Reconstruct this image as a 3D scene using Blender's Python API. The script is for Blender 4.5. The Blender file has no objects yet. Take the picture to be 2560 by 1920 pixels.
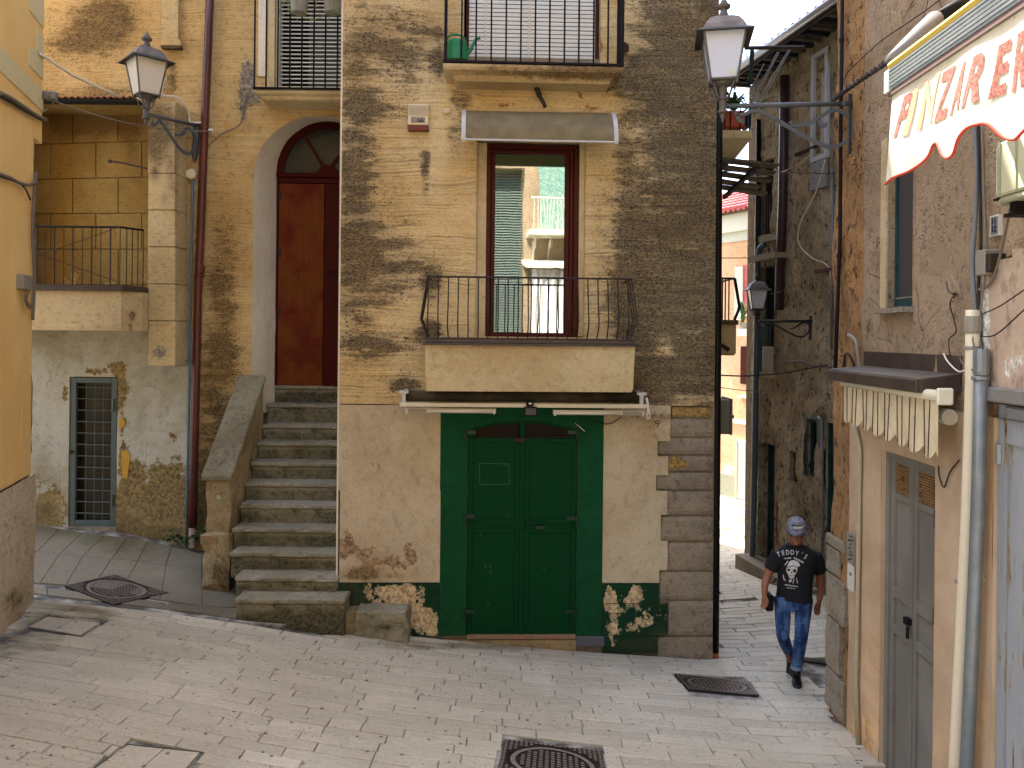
import bpy, bmesh, math, random
import numpy as np
from mathutils import Vector, Matrix, noise as mn
from mathutils.bvhtree import BVHTree
random.seed(7)
SC = bpy.context.scene
# ---------------------------------------------------------------- camera
F = 1950.; HX = 1280.; HY = 840.; ROLL = .010      # focal length, vanishing height and roll measured on a 2560 px wide frame
RV = Vector((math.cos(ROLL), 0, math.sin(ROLL))); UV = Vector((-math.sin(ROLL), 0, math.cos(ROLL)))
cam = bpy.data.cameras.new('camera'); cam_o = bpy.data.objects.new('camera', cam); SC.collection.objects.link(cam_o)
cam.sensor_width = 36; cam.lens = 36*F/2560; cam.shift_y = -(960-HY)/2560; cam.clip_end = 500; cam.clip_start = .05
cam_o.matrix_world = Matrix((( RV.x, UV.x, 0, 0), (0, 0, -1, 0), (RV.z, UV.z, 0, 0), (0, 0, 0, 1)))
SC.camera = cam_o
# ---------------------------------------------------------------- daylight
SUN = Vector((-.6*math.cos(math.radians(58)), .8*math.cos(math.radians(58)), math.sin(math.radians(58)))).normalized()
w = bpy.data.worlds.new('World'); SC.world = w; w.use_nodes = True
wn = w.node_tree; bg = wn.nodes['Background']; sky = wn.nodes.new('ShaderNodeTexSky'); sky.sky_type = 'NISHITA'; sky.sun_disc = False
sky.sun_elevation = math.asin(SUN.z); sky.sun_rotation = math.atan2(SUN.x, SUN.y)
sky.air_density = 1.0; sky.dust_density = 2.2; sky.ozone_density = 1.0
wn.links.new(sky.outputs[0], bg.inputs[0]); bg.inputs[1].default_value = .15
sl = bpy.data.lights.new('sun', 'SUN'); sl.energy = 4.2; sl.angle = math.radians(.5); sl.color = (1, .95, .86)
so = bpy.data.objects.new('sun', sl); SC.collection.objects.link(so); so.rotation_euler = SUN.to_track_quat('Z', 'Y').to_euler()
SC.view_settings.view_transform = 'Standard'; SC.view_settings.look = 'None'; SC.view_settings.gamma = 1
SC.view_settings.use_curve_mapping = False; SC.view_settings.exposure = 2.75
SC.cycles.max_bounces = 8; SC.cycles.diffuse_bounces = 5; SC.cycles.glossy_bounces = 4; SC.cycles.transparent_max_bounces = 8
SC.cycles.sample_clamp_indirect = 6
try: SC.cycles.use_denoising = True
except Exception: pass

# ---------------------------------------------------------------- helpers
def ray(px, py): return Vector((0, 1, 0)) + RV*((px-HX)/F) + UV*((HY-py)/F)
def at(px, py, Y): return ray(px, py)*Y
def proj(P):
    a = P @ np.array([[RV.x, UV.x], [0, 0], [RV.z, UV.z]]); return HX+F*a[:, 0]/P[:, 1], HY-F*a[:, 1]/P[:, 1]
class Fr:                                            # a vertical wall plane: s runs along it, z up, d out of it
    def __init__(f, o, s):
        f.o = Vector((o[0], o[1], 0)); f.s = Vector((s[0], s[1], 0)).normalized(); f.n = Vector((f.s.y, -f.s.x, 0))
    def P(f, s, z, d=0): return f.o + f.s*s + f.n*d + Vector((0, 0, z))
    def H(f, px, py, d=0):
        r = ray(px, py); o = f.o + f.n*d; p = r*(f.n.dot(o)/f.n.dot(r)); return (p-f.o).dot(f.s), p.z
    def W(f, px, py, d=0): return f.P(*f.H(px, py, d), d)
    def off(f, d): return Fr(f.P(0, 0, d), f.s)
FM = Fr((-1.93, 8.75), (1, .035)); FL = Fr((-6.6, 10.4), (1, 0)); FO = Fr((-4.75, 7.25), (-.29, .957))
FR = Fr((3.07, 7.45), (-.023, -1)); FA = Fr((4.2, 13.9), (.187, -.98)); FD = Fr((-6.6, 10.9), (1, 0))

GX = [-9, -6.3, -5.12, -4.19, -3.33, -2.96, -1.77, -.82, .58, 1.67, 2.34, 3.1, 4.2, 7]
GZ = [-2.6, -2.78, -2.87, -2.95, -3.05, -3.10, -3.28, -3.39, -3.52, -3.59, -3.63, -3.64, -3.57, -3.45]
def gz(x, y):
    t = np.clip(y, -40, 15); return float(np.interp(x, GX, GZ)) - .078*(t-8.6)
def gza(x, y):                                       # the raised forecourt of the left house
    a = np.interp(x, [-7, -5.12, -3.3, -2.5], [-2.75, -2.87, -3.05, -3.12]); b = np.interp(x, [-7, -6.3, -5.3, -4.67, -4.29, -3.4, -2.5], [-2.5, -2.57, -2.64, -2.74, -2.86, -2.97, -3.05])
    t = (y-8.4)/2.0; return float(a*(1-t)+b*t)

def tag(o, label=None, cat=None, group=None, kind=None):
    if label: o['label'] = label
    if cat: o['category'] = cat
    if group: o['group'] = group
    if kind: o['kind'] = kind
    return o
LOC = {}
def thing(name, label, cat, loc, group=None):
    o = bpy.data.objects.new(name, None); SC.collection.objects.link(o); o.location = loc; o.empty_display_size = .1
    LOC[o.name] = Vector(loc); return tag(o, label, cat, group)
def place(name, verts, faces, mat, parent=None, loc=None, smooth=False, bevel=0):
    base = LOC[parent.name] if parent else Vector(loc or (0, 0, 0))
    me = bpy.data.meshes.new(name); me.from_pydata([tuple(Vector(v)-base) for v in verts], [], faces); me.validate(); me.update()
    o = bpy.data.objects.new(name, me); SC.collection.objects.link(o)
    if mat: me.materials.append(mat)
    if smooth: me.polygons.foreach_set('use_smooth', [True]*len(me.polygons))
    if parent: o.parent = parent
    else: o.location = base
    LOC[o.name] = base
    if bevel:
        b = o.modifiers.new('bevel', 'BEVEL'); b.width = bevel; b.segments = 1; b.limit_method = 'ANGLE'; b.angle_limit = .7
    return o
class MB:
    def __init__(m): m.v = []; m.f = []
    def add(m, v, f): k = len(m.v); m.v += [Vector(a) for a in v]; m.f += [tuple(i+k for i in q) for q in f]; return m
    def box(m, fr, s0, s1, z0, z1, d0, d1):
        c = [(s0, z0, d0), (s1, z0, d0), (s1, z1, d0), (s0, z1, d0), (s0, z0, d1), (s1, z0, d1), (s1, z1, d1), (s0, z1, d1)]
        return m.add([fr.P(*q) for q in c], [(3, 2, 1, 0), (4, 5, 6, 7), (0, 1, 5, 4), (1, 2, 6, 5), (2, 3, 7, 6), (3, 0, 4, 7)])
    def pbox(m, fr, x0, y0, x1, y1, d0, d1):         # a box whose front face spans the measured corner positions on the wall
        s0, z1 = fr.H(x0, y0, d1); s1, _ = fr.H(x1, y0, d1); _, z0 = fr.H((x0+x1)/2, y1, d1)
        _, z1 = fr.H((x0+x1)/2, y0, d1); sa = (s0+fr.H(x0, y1, d1)[0])/2; sb = (s1+fr.H(x1, y1, d1)[0])/2
        return m.box(fr, sa, sb, z0, z1, d0, d1)
    def qbox(m, fr, pts, d0, d1):                    # quad/polygon given by pixels, extruded
        return m.poly(fr, [fr.H(x, y, d1) for x, y in pts], d0, d1)
    def poly(m, fr, pts, d0, d1):                    # pts (s,z) counter-clockwise seen from the front, or any order
        ar = sum(pts[i][0]*pts[(i+1) % len(pts)][1]-pts[(i+1) % len(pts)][0]*pts[i][1] for i in range(len(pts)))
        if ar < 0: pts = pts[::-1]
        n = len(pts); v = [fr.P(s, z, d1) for s, z in pts]+[fr.P(s, z, d0) for s, z in pts]
        return m.add(v, [tuple(range(n)), tuple(range(2*n-1, n-1, -1))]+[(i, i+n, (i+1) % n+n, (i+1) % n) for i in range(n)])
    def hexa(m, a, b):                               # two quads of 4 points each (matching order)
        return m.add(list(a)+list(b), [(3, 2, 1, 0), (4, 5, 6, 7), (0, 1, 5, 4), (1, 2, 6, 5), (2, 3, 7, 6), (3, 0, 4, 7)])
    def tube(m, pts, r, n=8, cap=True, flat=1):
        pts = [Vector(p) for p in pts]; rs = r if isinstance(r, (list, tuple)) else [r]*len(pts); k = len(m.v); up = None
        for i, p in enumerate(pts):
            t = (pts[min(i+1, len(pts)-1)]-pts[max(i-1, 0)]).normalized()
            if up is None: up = t.orthogonal().normalized() if abs(t.z) > .9 else Vector((0, 0, 1))
            x = t.cross(up); x = x.normalized() if x.length > 1e-5 else t.orthogonal().normalized(); up = x.cross(t).normalized()
            for j in range(n):
                a = 2*math.pi*j/n; m.v.append(p+(x*math.cos(a)*flat+up*math.sin(a))*rs[i])
        for i in range(len(pts)-1):
            for j in range(n): m.f.append((k+i*n+j, k+i*n+(j+1) % n, k+(i+1)*n+(j+1) % n, k+(i+1)*n+j))
        if cap: m.f.append(tuple(k+j for j in range(n-1, -1, -1))); m.f.append(tuple(k+(len(pts)-1)*n+j for j in range(n)))
        return m
    def lathe(m, c, prof, n=16, sx=1, sy=1):
        c = Vector(c); k = len(m.v)
        for r, z in prof:
            for j in range(n): a = 2*math.pi*j/n; m.v.append(c+Vector((r*math.cos(a)*sx, r*math.sin(a)*sy, z)))
        for i in range(len(prof)-1):
            for j in range(n): m.f.append((k+i*n+j, k+i*n+(j+1) % n, k+(i+1)*n+(j+1) % n, k+(i+1)*n+j))
        m.f.append(tuple(k+j for j in range(n-1, -1, -1))); m.f.append(tuple(k+(len(prof)-1)*n+j for j in range(n)))
        return m
    def mould(m, fr, s0, s1, prof):                  # mitred cornice: prof (d, z), returns round both ends
        k = len(m.v); d0 = prof[0][0]
        for d, z in prof:
            e = d-d0
            for s, dd in ((s0-e, 0), (s0-e, d), (s1+e, d), (s1+e, 0)): m.v.append(fr.P(s, z, dd))
        for i in range(len(prof)-1):
            for j in range(3): a = k+i*4+j; m.f.append((a, a+1, a+5, a+4))
        m.f.append((k+3, k+2, k+1, k)); e = k+(len(prof)-1)*4; m.f.append((e, e+1, e+2, e+3)); return m
    def wob(m, a, sc=3., seed=0):
        for i, p in enumerate(m.v): m.v[i] = p + mn.noise_vector(p*sc+Vector((seed, 0, 0)))*a
        return m
    def build(m, name, mat, parent=None, **k): return place(name, m.v, m.f, mat, parent, **k)
def blobs(x, y, L):
    t = np.zeros_like(x)
    for b in L: t = t + b[4]*np.exp(-(((x-b[0])/b[2])**2+((y-b[1])/b[3])**2))
    return t
def band(v, a, b, e): return 1/(1+np.exp(-(v-a)/e)) * 1/(1+np.exp((v-b)/e))
def grid_mesh(fr, S, Z, keep, d, att, wob=.0, arch=None):
    S = np.array(S); Z = np.array(Z); ns = len(S); V = []; 
    for z in Z:
        for s in S: V.append(fr.P(s, z, d))
    if wob:
        V = [p+fr.n*(wob*mn.noise(p*1.3)+wob*.4*mn.noise(p*5)) for p in V]
    Fc = []
    for i in range(len(Z)-1):
        for j in range(ns-1):
            if keep(.5*(S[j]+S[j+1]), .5*(Z[i]+Z[i+1])): Fc.append((i*ns+j, i*ns+j+1, (i+1)*ns+j+1, (i+1)*ns+j))
    return V, Fc
def lines(a, b, step, cuts):
    L = sorted([a, b]+[c for c in cuts if a < c < b]); out = [L[0]]
    for p, q in zip(L, L[1:]):
        if q-p < 1e-4: continue
        k = max(1, int(math.ceil((q-p)/step))); out += [p+(q-p)*i/k for i in range(1, k+1)]
    return out
def set_att(o, att, base):
    me = o.data; n = len(me.vertices); co = np.empty(n*3); me.vertices.foreach_get('co', co); co = co.reshape(-1, 3)+np.array(base)
    co[:, 1] = np.maximum(co[:, 1], .5); x, y = proj(co)
    for k, fn in att.items():
        a = me.attributes.new(k, 'FLOAT', 'POINT'); a.data.foreach_set('value', np.clip(fn(x, y), 0, 2).astype(np.float32))
def wall(name, fr, s0, s1, z0, z1, holes, mat, parent, step=.1, d=0, att=None, wob=.008, reveal=.2, rmat=None, smooth=True):
    cs = [h[0] for h in holes]+[h[1] for h in holes]; cz = [h[2] for h in holes]+[h[3] for h in holes]
    S = lines(s0, s1, step, cs); Z = lines(z0, z1, step, cz)
    V, Fc = grid_mesh(fr, S, Z, lambda s, z: not any(h[0] < s < h[1] and h[2] < z < h[3] for h in holes), d, att, wob)
    m = MB(); m.v = V; m.f = Fc
    for h in holes:
        if len(h) > 4 and h[4] == 0: continue
        r = h[4] if len(h) > 4 else reveal; a, b, c, e = h[:4]
        q = [fr.P(a, c, d+.002), fr.P(b, c, d+.002), fr.P(b, e, d+.002), fr.P(a, e, d+.002), fr.P(a, c, d-r), fr.P(b, c, d-r), fr.P(b, e, d-r), fr.P(a, e, d-r)]
        m.add(q, [(0, 1, 5, 4), (1, 2, 6, 5), (2, 3, 7, 6), (3, 0, 4, 7)])
    o = m.build(name, mat, parent)
    if att: set_att(o, att, LOC[o.name])
    return o
def hole(fr, x0, y0, x1, y1, r=None):
    s0, z1 = fr.H(x0, y0); s1, _ = fr.H(x1, y0); _, z0 = fr.H(x0, y1); _, z1 = fr.H((x0+x1)/2, y0); _, z0 = fr.H((x0+x1)/2, y1)
    s0 = (s0+fr.H(x0, y1)[0])/2; s1 = (s1+fr.H(x1, y1)[0])/2
    return (s0, s1, z0, z1) + ((r,) if r is not None else ())
def catm(pts, k=6):
    P = [Vector(p) for p in pts]; out = []
    for i in range(len(P)-1):
        a = P[max(i-1, 0)]; b = P[i]; c = P[i+1]; d = P[min(i+2, len(P)-1)]
        for j in range(k):
            t = j/k; out.append(.5*((2*b)+(c-a)*t+(2*a-5*b+4*c-d)*t*t+(3*b-a-3*c+d)*t**3))
    return out+[P[-1]]
def sag(a, b, s, k=14): a = Vector(a); b = Vector(b); return [a.lerp(b, i/k)-Vector((0, 0, s*4*(i/k)*(1-i/k))) for i in range(k+1)]

# ---------------------------------------------------------------- materials
CAL = .80
def lin(c): return tuple((((v/255+.055)/1.055)**2.4 if v > 10 else v/255/12.92)*CAL for v in c)
class NT:
    def __init__(s, name, rough=.85, spec=.3, metal=0):
        s.m = bpy.data.materials.new(name); s.m.use_nodes = True; s.t = s.m.node_tree; s.b = s.t.nodes['Principled BSDF']
        s.b.inputs['Roughness'].default_value = rough; s.b.inputs['Specular IOR Level'].default_value = spec; s.b.inputs['Metallic'].default_value = metal
        s.pos = s.n('ShaderNodeNewGeometry').outputs['Position']
    def n(s, t, **k):
        o = s.t.nodes.new(t)
        for a, b in k.items(): setattr(o, a, b)
        return o
    def L(s, a, b):
        if isinstance(a, (int, float)): b.default_value = a
        elif isinstance(a, tuple): b.default_value = a if len(a) == 4 else (*a, 1)
        else: s.t.links.new(a, b)
    def M(s, op, a, b=0.0, c=0.0, clamp=False):
        o = s.n('ShaderNodeMath', operation=op, use_clamp=clamp); s.L(a, o.inputs[0]); s.L(b, o.inputs[1]); s.L(c, o.inputs[2]); return o.outputs[0]
    def map(s, v, a, b, c=0., d=1., smooth=True):
        o = s.n('ShaderNodeMapRange', interpolation_type='SMOOTHSTEP' if smooth else 'LINEAR'); s.L(v, o.inputs[0])
        for i, q in enumerate((a, b, c, d)): s.L(q, o.inputs[i+1])
        return o.outputs[0]
    def mix(s, f, a, b, mode='MIX'):
        o = s.n('ShaderNodeMix', data_type='RGBA', blend_type=mode); s.L(f, o.inputs[0]); s.L(a, o.inputs[6]); s.L(b, o.inputs[7]); return o.outputs[2]
    def sc(s, v, sx, sy, sz):
        o = s.n('ShaderNodeVectorMath', operation='MULTIPLY'); s.t.links.new(v, o.inputs[0]); o.inputs[1].default_value = (sx, sy, sz); return o.outputs[0]
    def addv(s, v, a):
        o = s.n('ShaderNodeVectorMath', operation='ADD'); s.t.links.new(v, o.inputs[0]); s.L(a, o.inputs[1]) if not isinstance(a, tuple) else setattr(o.inputs[1], 'default_value', a); return o.outputs[0]
    def noise(s, sc=5., det=5., rough=.6, v=None, dist=0.):
        o = s.n('ShaderNodeTexNoise'); s.t.links.new(v or s.pos, o.inputs['Vector']); o.inputs['Scale'].default_value = sc; o.inputs['Detail'].default_value = det
        o.inputs['Roughness'].default_value = rough; o.inputs['Distortion'].default_value = dist; return o.outputs['Fac']
    def vor(s, sc=5., v=None, f='F1', rand=1.):
        o = s.n('ShaderNodeTexVoronoi', feature=f); s.t.links.new(v or s.pos, o.inputs['Vector']); o.inputs['Scale'].default_value = sc; o.inputs['Randomness'].default_value = rand; return o.outputs['Distance']
    def att(s, name): o = s.n('ShaderNodeAttribute'); o.attribute_name = name; return o.outputs['Fac']
    def rnd(s): return s.n('ShaderNodeObjectInfo').outputs['Random']
    def bump(s, h, st=.4, dist=.02):
        o = s.n('ShaderNodeBump'); o.inputs['Strength'].default_value = st; o.inputs['Distance'].default_value = dist; s.L(h, o.inputs['Height']); s.t.links.new(o.outputs[0], s.b.inputs['Normal'])
    def col(s, c): s.L(c, s.b.inputs['Base Color']); return s
def plaster(name, c1, c2, dirt=(52, 42, 26), peel=(140, 110, 70), dlo=.45, dhi=.85, var=.35, groove=0., pits=0., ang=(1, 1, 1), bump=.35, bscale=30, rough=.9, big=.9, crack=0., fine=.25, base_d=0., pitrow=0., cav_shade=.45, streak=0., cloud=0.):
    t = NT(name, rough, .25); n1 = t.noise(big, 4, .6); n2 = t.noise(4.5, 6, .65); n3 = t.noise(38, 4, .75); na = t.noise(14, 5, .7, t.sc(t.pos, *ang))
    c = t.mix(t.map(t.M('ADD', n1, t.M('MULTIPLY', t.M('SUBTRACT', n2, .5), .5)), .38, .64), lin(c1), lin(c2))
    f = t.M('ADD', t.M('MULTIPLY', t.M('SUBTRACT', n2, .5), var*1.6), t.M('ADD', t.M('MULTIPLY', t.M('SUBTRACT', n3, .5), fine*1.6), 1.0))
    f = t.M('ADD', f, t.M('MULTIPLY', t.map(na, .30, .50, -1., 0.), cav_shade))  # shade in the hollows painted into the colour, where the bump hardly shows
    if streak: f = t.M('ADD', f, t.M('MULTIPLY', t.M('SUBTRACT', t.noise(1., 4, .7, t.sc(t.pos, 1.2, 1.2, 34)), .5), streak*1.8))
    h = t.M('ADD', t.M('MULTIPLY', na, .6), t.M('MULTIPLY', n3, .35))
    d = t.M('ADD', t.att('dirt'), base_d)
    dd_ = t.M('ADD', d, t.M('MULTIPLY', t.M('MULTIPLY', t.M('SUBTRACT', t.noise(1., 5, .65, t.sc(t.pos, 1.8, 1.8, 8)), .5), cloud*2.4), t.map(d, .02, .4))) if cloud else d
    dm = t.map(t.M('ADD', dd_, t.M('ADD', t.M('MULTIPLY', t.M('SUBTRACT', na, .5), 1.5), t.M('MULTIPLY', t.M('SUBTRACT', n2, .5), 1.1))), dlo, dhi)
    p = t.M('ADD', t.att('peel'), t.M('ADD', t.M('MULTIPLY', t.M('SUBTRACT', n2, .5), 1.3), t.M('MULTIPLY', t.M('SUBTRACT', na, .5), 1.3))); pm = t.map(p, .47, .53)
    zz = None
    if groove:
        sp = t.n('ShaderNodeSeparateXYZ'); t.t.links.new(t.pos, sp.inputs[0]); xy = t.M('ADD', sp.outputs[0], sp.outputs[1])
        zz = t.M('ADD', t.M('MULTIPLY', sp.outputs[2], 8.2), t.M('MULTIPLY', t.noise(1., 3, .5, t.sc(t.pos, .55, .55, .9)), 2.6)); zz = t.M('ADD', zz, t.M('MULTIPLY', t.noise(1., 2, .5, t.sc(t.pos, 3, 3, 1)), .22))
        g = t.map(t.M('ABSOLUTE', t.M('SUBTRACT', t.M('FRACT', zz), .5)), .01, .13, .8, 0.); g = t.M('MAXIMUM', g, t.map(t.M('ABSOLUTE', t.M('SUBTRACT', t.M('FRACT', t.M('MULTIPLY', zz, 3.3)), .5)), .0, .22, .42, 0.))
        cv = t.n('ShaderNodeCombineXYZ'); t.L(t.M('MULTIPLY', xy, .9), cv.inputs[0]); t.L(t.M('FLOOR', zz), cv.inputs[2])
        gm = t.M('MULTIPLY', g, t.map(t.noise(1., 2, .6, cv.outputs[0]), .40, .62)); f = t.M('SUBTRACT', f, t.M('MULTIPLY', gm, groove)); h = t.M('SUBTRACT', h, t.M('MULTIPLY', gm, .9))
    if pits:
        if zz is not None:
            cv2 = t.n('ShaderNodeCombineXYZ'); t.L(t.M('MULTIPLY', xy, 26.), cv2.inputs[0]); t.L(t.M('MULTIPLY', zz, 4.6), cv2.inputs[2]); v = t.vor(1., cv2.outputs[0], rand=.75)
        else: v = t.vor(1., t.sc(t.pos, 22, 22, 40))
        pk = t.map(t.M('ADD', v, t.M('MULTIPLY', t.noise(6, 3, .6), .5)), .30, .72, 1., 0.)
        row = 1.0
        pk = t.M('MULTIPLY', pk, row); am = t.map(t.M('ADD', t.M('MULTIPLY', t.noise(2.2, 4, .6, t.addv(t.pos, (3, 9, 2))), 1.0), t.M('MULTIPLY', d, .8)), .42, .85)
        pk = t.M('MULTIPLY', pk, t.M('MULTIPLY', am, pits), clamp=True); h = t.M('SUBTRACT', h, t.M('MULTIPLY', pk, .8))
        c = t.mix(pk, c, t.mix(t.map(d, .05, .5), lin(tuple((a*.62+b*.38) for a, b in zip(c2, dirt))), lin(dirt)))
    if crack:
        v = t.vor(1.6, t.addv(t.pos, t.sc(t.n('ShaderNodeTexNoise').outputs['Color'], .5, .5, .5)), 'DISTANCE_TO_EDGE'); ck = t.M('MULTIPLY', t.map(v, .0, .006, 1., 0.), t.map(t.noise(.9, 2, .5, t.addv(t.pos, (1, 5, 8))), .52, .6))
        f = t.M('SUBTRACT', f, t.M('MULTIPLY', ck, crack)); h = t.M('SUBTRACT', h, ck)
    c = t.mix(1., c, t.mix(1., (1, 1, 1), f, 'MULTIPLY'), 'MULTIPLY')
    pc = t.mix(t.map(t.noise(22, 5, .75, t.addv(t.pos, (3, 1, 4))), .36, .64), lin(tuple(v*.8 for v in peel)), lin(tuple(min(255, v*1.35) for v in peel)))
    c = t.mix(pm, c, pc); c = t.mix(t.M('MULTIPLY', t.map(t.M('ABSOLUTE', t.M('SUBTRACT', p, .485)), .0, .03, 1., 0.), .45), c, lin(tuple(min(255, v*1.5+20) for v in peel))); h = t.M('SUBTRACT', h, t.M('MULTIPLY', pm, 1.1))  # pale rim along the peel edge is a painted highlight
    c = t.mix(t.M('MULTIPLY', t.map(t.M('ADD', d, t.M('MULTIPLY', t.M('SUBTRACT', n1, .5), .5)), .0, .9), t.map(t.noise(1., 5, .7, t.sc(t.pos, 1.6, 1.6, 9)), .30, .66, .12, .62)), c, lin(tuple(v*2.3+24 for v in dirt)))
    dc = t.mix(t.noise(70, 3, .7), lin(dirt), lin(tuple(v*1.65+8 for v in dirt)))
    sk = t.map(t.noise(1., 5, .75, t.sc(t.pos, 34*ang[0], 34*ang[1], 34*ang[2])), .36, .60, 1., .50)
    c = t.mix(t.M('MULTIPLY', t.M('MULTIPLY', dm, .95), sk), c, dc)
    t.col(c); t.bump(h, bump, .03); return t.m
def simple(name, c, rough=.5, metal=0, var=.12, bump=.0, sc=12, c2=None, wear=None, spec=.4, wl=.62, rnd=0.):
    t = NT(name, rough, spec, metal); n = t.noise(sc, 5, .65); f = t.M('ADD', t.M('MULTIPLY', t.M('SUBTRACT', n, .5), var*2), 1.)
    if rnd: f = t.M('ADD', f, t.M('MULTIPLY', t.M('SUBTRACT', t.rnd(), .5), rnd))
    cc = t.mix(t.map(t.noise(sc*.4, 4, .6, t.addv(t.pos, (4, 2, 9))), .4, .65), lin(c), lin(c2)) if c2 else lin(c)
    cc = t.mix(1., cc, t.mix(1., (1, 1, 1), f, 'MULTIPLY'), 'MULTIPLY')
    if wear: cc = t.mix(t.map(t.noise(sc*1.7, 6, .75, t.addv(t.pos, (1, 7, 3))), wl, wl+.04), cc, lin(wear))
    t.col(cc)
    if bump: t.bump(t.noise(sc*3, 5, .7), bump, .02)
    return t.m
# ================================================================ materials used
M = {}
M['main'] = plaster('ochre_plaster', (224, 201, 152), (210, 180, 124), dirt=(34, 29, 22), cav_shade=.3, groove=.42, streak=.36, cloud=1.5, fine=.38, pits=.9, pitrow=1, ang=(1, 1, 2.6), bump=.5, var=.28, crack=.3, dlo=.20, dhi=.76)
M['left'] = plaster('left_ochre', (202, 174, 120), (184, 152, 96), dirt=(50, 38, 18), groove=.16, streak=.3, cloud=.9, fine=.38, pits=.8, ang=(1, 1, 1.4), bump=.45, var=.25, crack=.3, dlo=.28, dhi=.85, cav_shade=.35, peel=(120, 112, 98))
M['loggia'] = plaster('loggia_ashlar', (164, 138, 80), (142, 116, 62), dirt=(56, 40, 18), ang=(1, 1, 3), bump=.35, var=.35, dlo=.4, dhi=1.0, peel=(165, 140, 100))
M['pil'] = plaster('pilaster_stone', (208, 188, 142), (190, 166, 118), dirt=(52, 42, 28), ang=(1, 1, 2), bump=.45, dlo=.35, dhi=.95, peel=(128, 120, 100))
M['cellar'] = plaster('old_white_plaster', (200, 196, 178), (172, 166, 142), dirt=(70, 58, 34), peel=(124, 106, 68), bump=.55, var=.2, cav_shade=.25, crack=.5, pits=.25, dlo=.35, dhi=.95)
M['lower'] = plaster('cream_plaster', (206, 192, 162), (188, 171, 138), dirt=(64, 50, 28), peel=(140, 118, 92), bump=.4, var=.3, cav_shade=.2, fine=.4, crack=.35, ang=(1, 1, .6), dlo=.4, dhi=.9)
M['slab'] = plaster('balcony_plaster', (210, 192, 150), (192, 170, 126), dirt=(58, 44, 24), peel=(150, 120, 70), bump=.4, var=.35, cav_shade=.25, fine=.4, crack=.4, dlo=.45, dhi=.9)
M['dado'] = plaster('green_dado', (8, 62, 34), (24, 50, 30), dirt=(28, 30, 18), peel=(176, 156, 122), bump=.5, var=.35, dlo=.45, dhi=.9)
M['gsurr'] = plaster('green_surround', (6, 74, 40), (9, 80, 44), dirt=(20, 24, 14), peel=(130, 130, 110), bump=.5, var=.22, ang=(1, 1, 4), dlo=.6, dhi=1.1)
M['orange'] = plaster('orange_paint', (255, 214, 138), (248, 204, 126), dirt=(120, 84, 44), bump=.12, var=.12, cav_shade=.04, fine=.06, dlo=.55, dhi=1.2, ang=(1, 1, .3), base_d=-.1)
M['creamband'] = plaster('cream_band', (232, 218, 168), (224, 208, 156), dirt=(120, 104, 70), bump=.12, var=.1, cav_shade=.04, fine=.06, dlo=.6, dhi=1.2, base_d=-.1)
M['pebble'] = plaster('pebbledash', (220, 202, 172), (200, 178, 146), dirt=(60, 50, 30), bump=.9, var=.2, fine=.9, dlo=.5, dhi=.9)
M['white'] = plaster('white_reveal', (236, 226, 204), (220, 208, 186), dirt=(96, 80, 56), peel=(150, 140, 118), cav_shade=.15, bump=.4, var=.18, ang=(1, 1, .3), dlo=.55, dhi=1.0)
M['step'] = plaster('step_stone', (160, 154, 132), (136, 130, 106), dirt=(34, 32, 16), peel=(166, 160, 138), bump=.6, var=.4, pits=.4, fine=.4, dlo=.42, dhi=.95, base_d=.12)
M['coping'] = plaster('coping_stone', (140, 132, 106), (118, 108, 82), dirt=(34, 28, 16), bump=.6, pits=1., var=.3, fine=.4, dlo=.5, dhi=.9, base_d=.1)
M['newel'] = plaster('rubble_plaster', (178, 158, 118), (140, 122, 84), dirt=(50, 40, 22), peel=(205, 190, 158), bump=1.0, bscale=20, var=.6, crack=.6, dlo=.45, dhi=.8, base_d=.1)
M['quoin'] = plaster('quoin_stone', (160, 148, 126), (140, 129, 110), dirt=(44, 36, 24), peel=(150, 120, 66), bump=.8, var=.35, fine=.5, pits=.5, dlo=.5, dhi=1.0, base_d=.02)
M['rough'] = plaster('rough_render', (182, 138, 88), (156, 118, 76), dirt=(56, 38, 20), peel=(150, 130, 98), bump=1.4, var=.8, fine=.7, pits=.9, cav_shade=1., ang=(1, 1, .6), dlo=.5, dhi=.9)
M['tan'] = plaster('tan_render', (178, 154, 124), (152, 130, 102), dirt=(62, 48, 32), peel=(122, 106, 84), bump=1.1, var=.55, fine=.4, cav_shade=.45, ang=(1, 1, .8), pits=.7, dlo=.5, dhi=.95, crack=.5)
M['peach'] = plaster('peach_plaster', (210, 182, 150), (192, 162, 128), dirt=(120, 92, 58), peel=(190, 160, 120), bump=.25, var=.2, cav_shade=.08, ang=(1, 1, .3), dlo=.5, dhi=1.0, fine=.1)
M['pink'] = plaster('pink_plaster', (204, 180, 156), (188, 162, 138), dirt=(96, 76, 56), peel=(206, 198, 178), bump=.4, var=.3, ang=(1, 1, .4), dlo=.5, dhi=1.0)
M['tuff'] = plaster('alley_rubble', (198, 182, 152), (164, 148, 120), dirt=(40, 33, 24), peel=(150, 96, 62), cav_shade=1., bump=1.6, var=1.0, fine=.7, pits=1., ang=(1, 1, .6), dlo=.45, dhi=.85, big=1.4)
M['far'] = plaster('far_plaster', (238, 190, 150), (228, 178, 136), dirt=(150, 120, 90), peel=(236, 214, 200), bump=.2, var=.1, dlo=.6, dhi=1.1)
M['wbox'] = simple('white_paint', (222, 216, 196), .5, var=.08)
M['cream_metal'] = simple('cream_metal', (216, 206, 176), .45, var=.08)
M['green'] = simple('green_enamel', (4, 62, 30), .6, spec=.08, var=.10, sc=5, wear=(120, 135, 112), wl=.765, bump=.03)
M['green2'] = simple('green_iron', (14, 50, 30), .5, var=.3, sc=9, wear=(96, 30, 18), wl=.70)
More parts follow.
